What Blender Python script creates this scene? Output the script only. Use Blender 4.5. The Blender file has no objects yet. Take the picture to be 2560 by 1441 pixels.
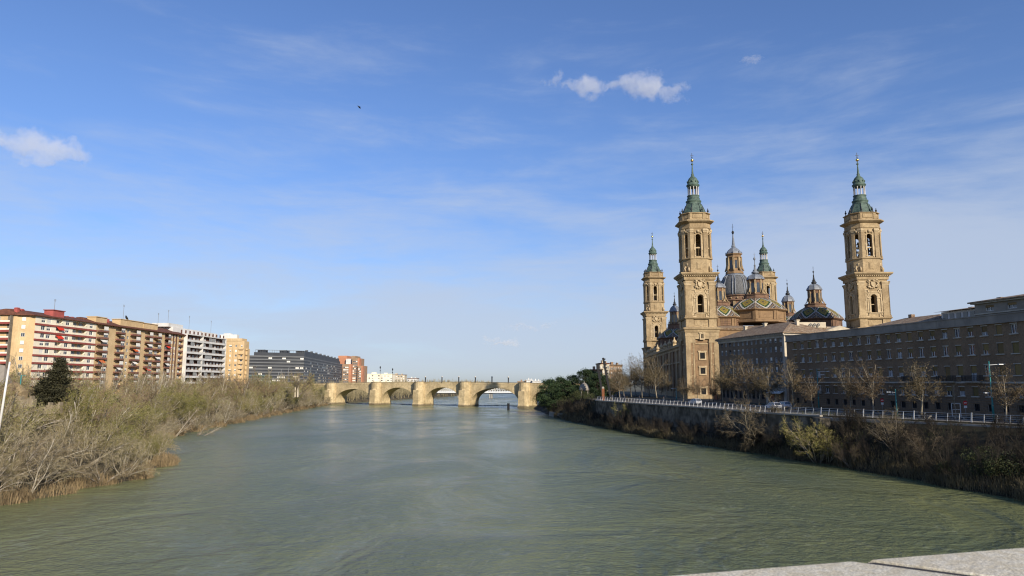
import bpy, math, random
import numpy as np
from mathutils import Vector, Matrix

random.seed(11)
RNG = np.random.default_rng(11)
SC = bpy.context.scene
COL = SC.collection
PI = math.pi

# ------------------------------------------------------------------ camera
F = 1762.0            # focal length in pixels of the 2560 px wide photograph
HC = 14.0             # camera height above the river
PITCH = math.atan(235.0 / F)
cam_d = bpy.data.cameras.new('camera')
cam = bpy.data.objects.new('camera', cam_d)
COL.objects.link(cam)
cam.location = (0, 0, HC)
cam.rotation_euler = (PI / 2 + PITCH, 0, 0)
cam_d.sensor_width = 36.0
cam_d.lens = F / 2560.0 * 36.0
cam_d.clip_start = 0.05
cam_d.clip_end = 30000
cam_d.dof.use_dof = True
cam_d.dof.focus_distance = 200
cam_d.dof.aperture_fstop = 9.0
SC.camera = cam

# ------------------------------------------------------------------ sun + sky
SUN_EL = math.radians(24)
SUN_AZ = math.radians(150)                 # clockwise from the view direction +Y
sdir = Vector((math.sin(SUN_AZ) * math.cos(SUN_EL), math.cos(SUN_AZ) * math.cos(SUN_EL), math.sin(SUN_EL)))
sun_d = bpy.data.lights.new('sun', 'SUN')
sun_d.energy = 4.8
sun_d.angle = math.radians(0.5)
sun_d.color = (1.0, 0.89, 0.73)
sun = bpy.data.objects.new('sun', sun_d)
COL.objects.link(sun)
sun.location = (200, -150, 200)
sun.rotation_euler = sdir.to_track_quat('Z', 'Y').to_euler()

world = bpy.data.worlds.new('World')
SC.world = world
world.use_nodes = True
SKY_STRENGTH = 0.1
SC.view_settings.view_transform = 'Standard'
SC.view_settings.look = 'None'
SC.view_settings.exposure = 0.3
SC.view_settings.gamma = 1.0
SC.cycles.use_denoising = True
SC.cycles.pixel_filter_type = 'BLACKMAN_HARRIS'
SC.cycles.filter_width = 1.15
SC.cycles.max_bounces = 6
SC.cycles.transparent_max_bounces = 12
SC.cycles.volume_bounces = 6
SC.cycles.caustics_reflective = False
SC.cycles.caustics_refractive = False


class G:
    """small node-graph helper"""
    def __init__(s, nt):
        s.nt = nt
    def n(s, t, **kw):
        nd = s.nt.nodes.new(t)
        for k, v in kw.items():
            if k.startswith('i_'):
                nd.inputs[k[2:]].default_value = v
            else:
                setattr(nd, k, v)
        return nd
    def l(s, a, b):
        s.nt.links.new(a, b)
    def put(s, sock, v):
        if hasattr(v, 'is_output'):
            s.l(v, sock)
        else:
            sock.default_value = v
    def math(s, op, a, b=0.0, c=0.0, clamp=False):
        nd = s.n('ShaderNodeMath', operation=op, use_clamp=clamp)
        s.put(nd.inputs[0], a); s.put(nd.inputs[1], b)
        if op in ('MULTIPLY_ADD', 'SMOOTH_MAX', 'SMOOTH_MIN', 'COMPARE'):
            s.put(nd.inputs[2], c)
        return nd.outputs[0]
    def vmath(s, op, a, b=(0, 0, 0)):
        nd = s.n('ShaderNodeVectorMath', operation=op)
        s.put(nd.inputs[0], a); s.put(nd.inputs[1], b)
        return nd.outputs['Value'] if op in ('LENGTH', 'DISTANCE', 'DOT_PRODUCT') else nd.outputs[0]
    def noise(s, vec, scale, detail=4, rough=0.55, dist=0.0):
        nd = s.n('ShaderNodeTexNoise')
        s.put(nd.inputs['Vector'], vec)
        nd.inputs['Scale'].default_value = scale
        nd.inputs['Detail'].default_value = detail
        nd.inputs['Roughness'].default_value = rough
        nd.inputs['Distortion'].default_value = dist
        return nd.outputs['Fac']
    def ramp(s, v, a, b, c=0.0, d=1.0, smooth=True):
        nd = s.n('ShaderNodeMapRange', interpolation_type='SMOOTHSTEP' if smooth else 'LINEAR')
        s.put(nd.inputs['Value'], v)
        for i, x in ((1, a), (2, b), (3, c), (4, d)):
            s.put(nd.inputs[i], x)
        return nd.outputs[0]
    def mix(s, f, a, b, mode='MIX'):
        nd = s.n('ShaderNodeMix', data_type='RGBA', blend_type=mode)
        s.put(nd.inputs[0], f)
        for sock, v in ((nd.inputs[6], a), (nd.inputs[7], b)):
            if hasattr(v, 'is_output'):
                s.l(v, sock)
            else:
                sock.default_value = (v[0], v[1], v[2], 1)
        return nd.outputs[2]


def build_world():
    g = G(world.node_tree)
    for nd in list(world.node_tree.nodes):
        world.node_tree.nodes.remove(nd)
    out = g.n('ShaderNodeOutputWorld')
    bg = g.n('ShaderNodeBackground')
    sky = g.n('ShaderNodeTexSky', sky_type='NISHITA')
    sky.sun_disc = False
    sky.sun_elevation = SUN_EL
    sky.sun_rotation = SUN_AZ
    sky.altitude = 200
    sky.air_density = 1.0
    sky.dust_density = 0.6
    sky.ozone_density = 2.0
    tc = g.n('ShaderNodeTexCoord')
    v = tc.outputs['Generated']
    sep = g.n('ShaderNodeSeparateXYZ')
    g.l(v, sep.inputs[0])
    zz = sep.outputs[2]
    # thin high cirrus: stretched streaks, thicker towards the horizon and to the south (right)
    st = g.vmath('MULTIPLY', v, (1.6, 1.0, 7.0))
    n1 = g.noise(st, 1.7, 7, 0.62, 0.35)
    st2 = g.vmath('MULTIPLY', v, (3.0, 2.0, 16.0))
    n2 = g.noise(st2, 2.1, 6, 0.6, 0.6)
    nn = g.math('MULTIPLY_ADD', n2, 0.30, g.math('MULTIPLY', n1, 0.78))
    low = g.ramp(zz, 0.42, 0.02, 0.0, 0.41)
    right = g.math('MULTIPLY', g.ramp(sep.outputs[0], 0.0, 0.55, 0.0, 0.27), g.ramp(zz, 0.42, 0.12, 0.0, 1.0))
    thr = g.math('ADD', nn, g.math('ADD', low, right))
    mask = g.ramp(thr, 0.56, 1.06, 0.0, 0.78)
    mask = g.math('MULTIPLY', mask, g.ramp(zz, -0.02, 0.03, 0.0, 1.0))
    col = g.mix(1.0, sky.outputs[0], SKY_TINT, 'MULTIPLY')
    dim = g.mix(g.ramp(zz, 0.0, 0.40), (0.84, 0.82, 0.84), (1.0, 1.0, 1.0))      # the air near the ground is dull, not glowing
    col = g.mix(1.0, col, dim, 'MULTIPLY')
    c2 = g.mix(mask, col, CIRRUS)
    g.l(c2, bg.inputs['Color'])
    bg.inputs['Strength'].default_value = SKY_STRENGTH
    g.l(bg.outputs[0], out.inputs[0])


SKY_TINT = (0.80, 0.95, 1.28)
CIRRUS = (4.3, 4.9, 6.0)
build_world()

# ------------------------------------------------------------------ photograph geometry -> world
CP, SP = math.cos(PITCH), math.sin(PITCH)
def ray(px, py):
    xc = (px - 1280.0) / F
    yc = (720.5 - py) / F
    return Vector((xc, CP - yc * SP, SP + yc * CP))
def at(px, py, Y):
    d = ray(px, py)
    return Vector((0, 0, HC)) + d * (Y / d.y)
def gp(px, py, z=0.0):
    d = ray(px, py)
    return Vector((0, 0, HC)) + d * ((z - HC) / d.z)
def s_on(px, A, d, py=900):
    """distance along the ground line A + s d at which it crosses image column px"""
    r = ray(px, py)
    k = r.x / r.y
    return (k * A[1] - A[0]) / (d[0] - k * d[1])

# ------------------------------------------------------------------ materials
def mat(name, col, rough=0.85, col2=None, nscale=0.4, ndetail=5, nlo=0.35, nhi=0.65, bump=0.0, bscale=8.0,
        metal=0.0, spec=0.3, streak=None, rand=0.0, fine=None, stretch=(1, 1, 1), coords='pos', tide=None):
    m = bpy.data.materials.new(name)
    m.use_nodes = True
    g = G(m.node_tree)
    b = m.node_tree.nodes['Principled BSDF']
    b.inputs['Roughness'].default_value = rough
    b.inputs['Metallic'].default_value = metal
    b.inputs['Specular IOR Level'].default_value = spec
    if coords == 'pos':
        geo = g.n('ShaderNodeNewGeometry'); vec = geo.outputs['Position']
    else:
        tc = g.n('ShaderNodeTexCoord'); vec = tc.outputs['Object']
    if stretch != (1, 1, 1):
        vec = g.vmath('MULTIPLY', vec, stretch)
    c = None
    if col2 is not None:
        n = g.noise(vec, nscale, ndetail, 0.6)
        c = g.mix(g.ramp(n, nlo, nhi), col, col2)
    if fine is not None:                      # (scale, darkest multiplier) small grain
        n = g.noise(vec, fine[0], 3, 0.7)
        k = g.ramp(n, 0.3, 0.7, fine[1], 1.0)
        cc = g.n('ShaderNodeCombineColor')
        for i in range(3):
            g.l(k, cc.inputs[i])
        c = g.mix(1.0, c if c is not None else col, cc.outputs[0], 'MULTIPLY')
    if streak is not None:                    # rain streaks running down the wall: (colour, amount)
        sv = g.vmath('MULTIPLY', vec, (0.9, 0.9, 0.07))
        n = g.noise(sv, 1.0, 5, 0.65)
        c = g.mix(g.ramp(n, 0.52, 0.78, 0.0, streak[1]), c if c is not None else col, streak[0])
    if tide is not None:                      # damp, algae-dark band where floods wet the stone
        sz = g.n('ShaderNodeSeparateXYZ'); g.l(vec, sz.inputs[0])
        lv = g.math('ADD', sz.outputs[2], g.math('MULTIPLY', g.noise(vec, 0.6, 4, 0.6), -1.6))
        c = g.mix(g.ramp(lv, tide[0] - 0.6, tide[0] - 1.6, 0.0, 0.85), c, tide[1])
    if rand > 0:
        oi = g.n('ShaderNodeObjectInfo')
        hv = g.n('ShaderNodeHueSaturation')
        g.put(hv.inputs['Value'], g.ramp(oi.outputs['Random'], 0, 1, 1 - rand, 1 + rand, False))
        g.put(hv.inputs['Hue'], g.ramp(g.math('FRACT', g.math('MULTIPLY', oi.outputs['Random'], 7.31)), 0, 1, 0.5 - rand * 0.06, 0.5 + rand * 0.06, False))
        if c is not None:
            g.l(c, hv.inputs['Color'])
        else:
            hv.inputs['Color'].default_value = (*col, 1)
        c = hv.outputs[0]
    if c is not None:
        g.l(c, b.inputs['Base Color'])
    else:
        b.inputs['Base Color'].default_value = (*col, 1)
    if bump > 0:
        bp = g.n('ShaderNodeBump')
        bp.inputs['Strength'].default_value = bump
        bp.inputs['Distance'].default_value = 0.1
        g.l(g.noise(vec, bscale, 4, 0.6), bp.inputs['Height'])
        g.l(bp.outputs[0], b.inputs['Normal'])
    return m


def glass_mat(name, col, rough=0.08):
    m = mat(name, col, rough, col2=tuple(c * 0.5 for c in col), nscale=0.5, spec=0.8)
    return m


M = {}
M['stone'] = mat('pale_stone', (0.45, 0.34, 0.195), 0.9, (0.31, 0.225, 0.125), 0.22, ndetail=9, bump=0.4, bscale=3, streak=((0.15, 0.11, 0.075), 0.7), fine=(1.6, 0.74))
M['stone_light'] = mat('carved_stone', (0.50, 0.39, 0.24), 0.9, (0.38, 0.29, 0.17), 0.8, bump=0.5, bscale=5, streak=((0.20, 0.15, 0.10), 0.5))
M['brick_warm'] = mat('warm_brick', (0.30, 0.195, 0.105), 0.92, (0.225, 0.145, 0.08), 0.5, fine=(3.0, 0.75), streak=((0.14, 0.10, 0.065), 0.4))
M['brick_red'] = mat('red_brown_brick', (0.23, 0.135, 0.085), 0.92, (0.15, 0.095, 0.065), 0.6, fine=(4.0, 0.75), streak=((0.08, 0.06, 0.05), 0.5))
M['copper'] = mat('green_copper', (0.085, 0.13, 0.10), 0.65, (0.035, 0.06, 0.05), 0.9, nlo=0.4, nhi=0.66, spec=0.4, streak=((0.035, 0.055, 0.05), 0.75))
M['column_white'] = mat('pale_column', (0.50, 0.47, 0.43), 0.7)
M['gold'] = mat('gilded_metal', (0.85, 0.58, 0.18), 0.28, metal=1.0)
M['iron'] = mat('dark_iron', (0.025, 0.027, 0.03), 0.5)
M['lead'] = mat('lead_sheet', (0.20, 0.22, 0.25), 0.55, (0.13, 0.145, 0.165), 0.8, spec=0.5, streak=((0.12, 0.12, 0.13), 0.5))
M['slate'] = mat('grey_scale_tiles', (0.155, 0.16, 0.165), 0.7, (0.095, 0.095, 0.095), 1.6, fine=(3.0, 0.6), bump=0.5, bscale=4)
M['dark'] = mat('dark_void', (0.012, 0.012, 0.012), 0.9)
M['bronze'] = mat('bell_bronze', (0.045, 0.04, 0.03), 0.5, metal=0.6)
M['tile_roof'] = mat('old_clay_tiles', (0.24, 0.15, 0.09), 0.9, (0.36, 0.28, 0.19), 1.2, fine=(2.2, 0.45), bump=0.8, bscale=2.2, streak=((0.09, 0.065, 0.05), 0.6))
M['brick_dark'] = mat('brown_brick', (0.245, 0.17, 0.105), 0.92, (0.18, 0.125, 0.078), 0.16, ndetail=8, fine=(3.5, 0.72), streak=((0.085, 0.066, 0.05), 0.5))
M['brick_grey'] = mat('grey_brown_brick', (0.225, 0.165, 0.11), 0.92, (0.165, 0.122, 0.082), 0.2, fine=(3.5, 0.75), streak=((0.07, 0.055, 0.045), 0.4))
M['trim'] = mat('pale_trim', (0.44, 0.40, 0.33), 0.85, (0.33, 0.30, 0.25), 0.5, streak=((0.2, 0.18, 0.15), 0.4))
M['parapet_grey'] = mat('weathered_render', (0.28, 0.25, 0.21), 0.9, (0.20, 0.178, 0.15), 0.35, streak=((0.09, 0.08, 0.07), 0.5))
M['white_wall'] = mat('white_render', (0.66, 0.65, 0.62), 0.8, (0.54, 0.53, 0.50), 0.25, streak=((0.42, 0.40, 0.36), 0.4))
M['pale_wall'] = mat('pale_plaster', (0.55, 0.48, 0.36), 0.9, (0.44, 0.38, 0.28), 0.4, streak=((0.3, 0.25, 0.19), 0.5))
M['frame_white'] = mat('white_frame', (0.62, 0.62, 0.60), 0.5)
M['blind_ochre'] = mat('ochre_roller_blind', (0.175, 0.12, 0.045), 0.7, rand=0.25)
M['blind_white'] = mat('white_roller_blind', (0.68, 0.66, 0.60), 0.7, rand=0.1)
M['glass'] = glass_mat('window_glass', (0.05, 0.06, 0.075))
M['curtain'] = mat('pale_curtain', (0.38, 0.38, 0.38), 0.85, (0.2, 0.21, 0.23), 1.5)
M['ochre'] = mat('ochre_brick', (0.62, 0.455, 0.255), 0.9, (0.54, 0.39, 0.21), 0.25, fine=(1.5, 0.88), streak=((0.36, 0.24, 0.11), 0.35))
M['cream'] = mat('cream_render', (0.84, 0.77, 0.61), 0.85, (0.77, 0.70, 0.54), 0.2, streak=((0.48, 0.41, 0.30), 0.35))
M['red_band'] = mat('red_band_paint', (0.30, 0.075, 0.06), 0.8, (0.24, 0.06, 0.05), 0.4, streak=((0.16, 0.06, 0.05), 0.4))
M['red_paint'] = mat('red_render', (0.40, 0.10, 0.085), 0.85, (0.32, 0.08, 0.07), 0.4, streak=((0.2, 0.06, 0.05), 0.4))
M['awning_red'] = mat('red_awning_cloth', (0.60, 0.04, 0.02), 0.8)
M['awning_orange'] = mat('orange_awning_cloth', (0.62, 0.13, 0.03), 0.8)
M['brown_balcony'] = mat('brown_balcony_front', (0.22, 0.105, 0.075), 0.85, (0.16, 0.075, 0.055), 0.6, rand=0.15)
M['brown_brick'] = mat('dark_red_brick', (0.17, 0.085, 0.06), 0.9, (0.125, 0.062, 0.045), 0.5, fine=(2, 0.8))
M['grey_brick'] = mat('grey_stone_cladding', (0.20, 0.175, 0.14), 0.9, (0.15, 0.13, 0.105), 0.8, fine=(1.5, 0.8))
M['roof_brown'] = mat('red_brown_tiles', (0.185, 0.075, 0.045), 0.85, (0.13, 0.055, 0.035), 0.7, fine=(2, 0.6))
M['rail_grey'] = mat('grey_metal_rail', (0.22, 0.23, 0.24), 0.5)
M['rail_pale'] = mat('pale_grey_rail_paint', (0.46, 0.47, 0.47), 0.5, (0.36, 0.37, 0.37), 1.0)
M['dark_clad'] = mat('dark_grey_cladding', (0.042, 0.048, 0.058), 0.5, (0.03, 0.034, 0.042), 0.1)
M['mid_clad'] = mat('grey_metal_band', (0.13, 0.135, 0.14), 0.5, (0.10, 0.105, 0.11), 0.08)
M['orange_brick'] = mat('salmon_brick', (0.48, 0.22, 0.125), 0.9, (0.41, 0.185, 0.105), 0.2)
M['tan_brick'] = mat('tan_brick', (0.33, 0.225, 0.145), 0.9, (0.27, 0.18, 0.115), 0.2)
M['bridge_stone'] = mat('bridge_sandstone', (0.64, 0.51, 0.30), 0.95, (0.46, 0.36, 0.205), 0.22, ndetail=9, fine=(0.9, 0.72), bump=0.4, bscale=1.2, streak=((0.19, 0.14, 0.08), 0.55), tide=(1.3, (0.10, 0.08, 0.05)))
M['bridge_cap'] = mat('grey_coping_stone', (0.30, 0.25, 0.17), 0.95, (0.22, 0.18, 0.12), 0.4)
M['white_steel'] = mat('white_steel', (0.68, 0.70, 0.70), 0.5)
M['concrete'] = mat('grey_concrete', (0.36, 0.33, 0.28), 0.9, (0.26, 0.24, 0.20), 0.3, streak=((0.14, 0.13, 0.11), 0.5))
M['quay_stone'] = mat('mossy_quay_stone', (0.25, 0.215, 0.16), 0.95, (0.075, 0.066, 0.048), 0.55, ndetail=8, nlo=0.38, nhi=0.62, fine=(2.2, 0.5), bump=0.8, bscale=1.5, streak=((0.05, 0.045, 0.03), 0.7))
M['asphalt'] = mat('asphalt', (0.055, 0.055, 0.055), 0.9, (0.045, 0.045, 0.045), 0.3)
M['paving'] = mat('stone_paving', (0.24, 0.225, 0.20), 0.9, (0.18, 0.17, 0.15), 0.4)
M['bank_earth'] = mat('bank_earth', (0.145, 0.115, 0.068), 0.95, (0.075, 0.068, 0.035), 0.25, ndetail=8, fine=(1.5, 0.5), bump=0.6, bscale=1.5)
M['bank_shaded'] = mat('shade_toned_overgrown_soil', (0.05, 0.042, 0.026), 0.95, (0.028, 0.028, 0.015), 0.4, ndetail=8, fine=(1.5, 0.5))  # right bank soil, with the embankment's shade put into its colour
M['land'] = mat('town_ground', (0.13, 0.12, 0.085), 0.95, (0.085, 0.085, 0.055), 0.02)
M['bark'] = mat('grey_bark', (0.20, 0.17, 0.125), 0.9, (0.115, 0.095, 0.07), 2.0, coords='obj', rand=0.2)
M['bark_pale'] = mat('pale_bark', (0.40, 0.36, 0.285), 0.9, (0.24, 0.205, 0.155), 1.5, coords='obj', rand=0.15)
M['bark_plane'] = mat('mottled_plane_bark', (0.30, 0.265, 0.20), 0.9, (0.17, 0.145, 0.105), 1.5, coords='obj', rand=0.15)
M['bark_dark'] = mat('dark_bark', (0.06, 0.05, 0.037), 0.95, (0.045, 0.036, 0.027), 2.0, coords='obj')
M['twig_grey'] = mat('grey_brown_twigs', (0.30, 0.248, 0.15), 0.9, (0.19, 0.155, 0.092), 1.2, coords='obj', rand=0.22)
M['twig_shaded'] = mat('shade_toned_bank_twigs', (0.034, 0.028, 0.020), 0.95, (0.022, 0.019, 0.014), 1.2, coords='obj', rand=0.25)  # colour lowered to stand in for shade on the right bank shrubs
M['twig_red'] = mat('reddish_twigs', (0.245, 0.17, 0.112), 0.9, (0.175, 0.122, 0.08), 1.2, coords='obj', rand=0.2)
M['twig_plane'] = mat('brown_plane_twigs', (0.155, 0.122, 0.073), 0.9, (0.105, 0.083, 0.052), 1.2, coords='obj', rand=0.15)
M['twig_olive'] = mat('olive_budding_twigs', (0.20, 0.18, 0.065), 0.9, (0.245, 0.20, 0.095), 1.0, coords='obj', rand=0.2)
M['bud_green'] = mat('young_green_buds', (0.135, 0.14, 0.03), 0.8, (0.18, 0.165, 0.05), 2.0, coords='obj', rand=0.15)
M['bud_tan'] = mat('tan_catkins', (0.25, 0.22, 0.088), 0.9, (0.19, 0.18, 0.06), 1.5, coords='obj', rand=0.25)
M['leaf_brown'] = mat('dry_brown_leaves', (0.16, 0.115, 0.055), 0.9, (0.105, 0.075, 0.038), 2.0, coords='obj', rand=0.2)
M['pine'] = mat('pine_needles', (0.042, 0.068, 0.022), 0.75, (0.022, 0.042, 0.018), 0.8, coords='obj', rand=0.2)
M['cypress'] = mat('dark_conifer_sprays', (0.047, 0.044, 0.019), 0.8, (0.027, 0.027, 0.013), 0.8, coords='obj')
M['ivy'] = mat('dark_green_leaves', (0.034, 0.046, 0.015), 0.7, (0.058, 0.062, 0.02), 0.8, rand=0.2)
M['reed'] = mat('dry_straw_reeds', (0.29, 0.215, 0.115), 0.9, (0.17, 0.125, 0.07), 0.4)
M['reed_dark'] = mat('faded_reeds', (0.17, 0.14, 0.08), 0.9, (0.10, 0.085, 0.048), 0.4)
M['teal'] = mat('teal_paint', (0.035, 0.20, 0.20), 0.45)
M['granite'] = mat('speckled_granite', (0.74, 0.66, 0.48), 0.85, (0.86, 0.80, 0.64), 30.0, nlo=0.4, nhi=0.6, bump=0.12, bscale=60, fine=(170.0, 0.42), streak=((0.46, 0.41, 0.32), 0.5))
M['mortar'] = mat('dark_mortar', (0.03, 0.03, 0.035), 0.95)
M['foam'] = mat('river_foam', (0.75, 0.77, 0.76), 0.7)
M['rubber'] = mat('black_rubber', (0.015, 0.015, 0.015), 0.9)
M['car_silver'] = mat('silver_car_paint', (0.55, 0.56, 0.58), 0.25, metal=0.3, spec=0.6)
M['car_white'] = mat('white_car_paint', (0.7, 0.7, 0.7), 0.25, spec=0.6)
M['rust'] = mat('rusty_orange_steel', (0.33, 0.12, 0.05), 0.85, (0.2, 0.08, 0.04), 1.0)
M['black_steel'] = mat('black_steel', (0.010, 0.010, 0.012), 0.7)
M['skin'] = mat('skin', (0.45, 0.27, 0.19), 0.6)
M['hair'] = mat('dark_hair', (0.03, 0.02, 0.015), 0.7)
M['cloth_dark'] = mat('dark_clothes', (0.04, 0.045, 0.06), 0.9, rand=0.5)
M['red_sign'] = mat('red_sign_paint', (0.5, 0.02, 0.02), 0.5)


def tile_mat():
    """glazed roof tiles laid in nested lozenges, one per dome side (u across the side, v up)"""
    m = bpy.data.materials.new('glazed_lozenge_tiles')
    m.use_nodes = True
    g = G(m.node_tree)
    b = m.node_tree.nodes['Principled BSDF']
    b.inputs['Roughness'].default_value = 0.6
    b.inputs['Specular IOR Level'].default_value = 0.2
    uv = g.n('ShaderNodeTexCoord').outputs['UV']
    # stepped like rows of tiles
    sn = g.n('ShaderNodeVectorMath', operation='SNAP')
    g.l(uv, sn.inputs[0]); sn.inputs[1].default_value = (1 / 34.0, 1 / 26.0, 1)
    sp = g.n('ShaderNodeSeparateXYZ'); g.l(sn.outputs[0], sp.inputs[0])
    du = g.math('MULTIPLY', g.math('ABSOLUTE', g.math('SUBTRACT', sp.outputs[0], 0.49)), 2.0)
    dv = g.math('MULTIPLY', g.math('ABSOLUTE', g.math('SUBTRACT', sp.outputs[1], 0.50)), 2.0)
    d = g.math('ADD', du, dv)
    cr = g.n('ShaderNodeValToRGB')
    cr.color_ramp.interpolation = 'CONSTANT'
    e = cr.color_ramp.elements
    stops = [(0.0, (0.02, 0.03, 0.07)), (0.06, (0.30, 0.22, 0.05)), (0.15, (0.17, 0.13, 0.04)), (0.19, (0.34, 0.26, 0.06)), (0.30, (0.03, 0.075, 0.028)),
             (0.40, (0.55, 0.52, 0.46)), (0.485, (0.04, 0.045, 0.07)), (0.54, (0.27, 0.185, 0.10)), (0.60, (0.05, 0.055, 0.07)),
             (0.65, (0.45, 0.40, 0.33)), (0.69, (0.08, 0.07, 0.07)), (0.76, (0.28, 0.19, 0.10)), (0.84, (0.06, 0.06, 0.08)), (0.90, (0.28, 0.19, 0.10))]
    e[0].position = 0.0; e[0].color = (*stops[0][1], 1)
    e[1].position = stops[1][0]; e[1].color = (*stops[1][1], 1)
    for p, c in stops[2:]:
        x = e.new(p); x.color = (*c, 1)
    g.l(g.math('MULTIPLY', d, 0.44), cr.inputs[0])
    ch = g.noise(g.vmath('MULTIPLY', uv, (34, 26, 1)), 1.0, 2)
    k = g.ramp(ch, 0.3, 0.7, 0.42, 0.92)
    cc = g.n('ShaderNodeCombineColor')
    for i in range(3):
        g.l(k, cc.inputs[i])
    g.l(g.mix(1.0, cr.outputs[0], cc.outputs[0], 'MULTIPLY'), b.inputs['Base Color'])
    return m


M['tiles'] = tile_mat()


def water_mat():
    m = bpy.data.materials.new('river_water')
    m.use_nodes = True
    g = G(m.node_tree)
    b = m.node_tree.nodes['Principled BSDF']
    geo = g.n('ShaderNodeNewGeometry'); p = geo.outputs['Position']
    # silt colour drifts in long patches along the current
    pv = g.vmath('MULTIPLY', p, (0.022, 0.008, 1))
    c = g.mix(g.ramp(g.noise(pv, 1.0, 5, 0.6, 0.6), 0.35, 0.68), WATER_A, WATER_B)
    # thin threads of foam and scum drawn out along the current
    fv = g.vmath('MULTIPLY', p, (0.11, 0.035, 1))
    rid = g.math('ABSOLUTE', g.math('SUBTRACT', g.noise(fv, 1.0, 6, 0.6, 1.4), 0.5))
    thr = g.math('MULTIPLY', g.ramp(rid, 0.022, 0.0), g.ramp(g.noise(g.vmath('MULTIPLY', p, (0.9, 0.7, 1)), 1.0, 4, 0.7), 0.45, 0.62))
    c = g.mix(g.math('MULTIPLY', thr, 0.16), c, (0.42, 0.45, 0.40))
    g.l(c, b.inputs['Base Color'])
    b.inputs['IOR'].default_value = 1.333
    b.inputs['Specular IOR Level'].default_value = 0.5
    w1 = g.noise(g.vmath('MULTIPLY', p, (0.62, 0.80, 1)), 1.0, 5, 0.62, 0.6)
    w2 = g.noise(g.vmath('MULTIPLY', p, (2.0, 2.6, 1)), 1.0, 4, 0.65, 0.4)
    w3 = g.noise(g.vmath('MULTIPLY', p, (0.05, 0.035, 1)), 1.0, 4, 0.6, 0.8)
    calm = g.ramp(w3, 0.36, 0.62, 0.28, 1.0)
    g.l(g.ramp(w3, 0.36, 0.62, 0.15, 0.26), b.inputs['Roughness'])
    w0 = g.noise(g.vmath('MULTIPLY', p, (0.19, 0.26, 1)), 1.0, 3, 0.55, 0.8)
    h = g.math('MULTIPLY_ADD', w2, 0.42, g.math('MULTIPLY_ADD', w0, 0.5, g.math('MULTIPLY', w1, 0.95)))
    h = g.math('MULTIPLY', h, calm)
    bp = g.n('ShaderNodeBump')
    bp.inputs['Strength'].default_value = 1.0
    bp.inputs['Distance'].default_value = 0.85
    g.l(h, bp.inputs['Height'])
    g.l(bp.outputs[0], b.inputs['Normal'])
    return m


WATER_A = (0.105, 0.128, 0.066)
WATER_B = (0.18, 0.19, 0.08)
M['water'] = water_mat()

# ------------------------------------------------------------------ mesh helpers
KIDS = {}

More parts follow.
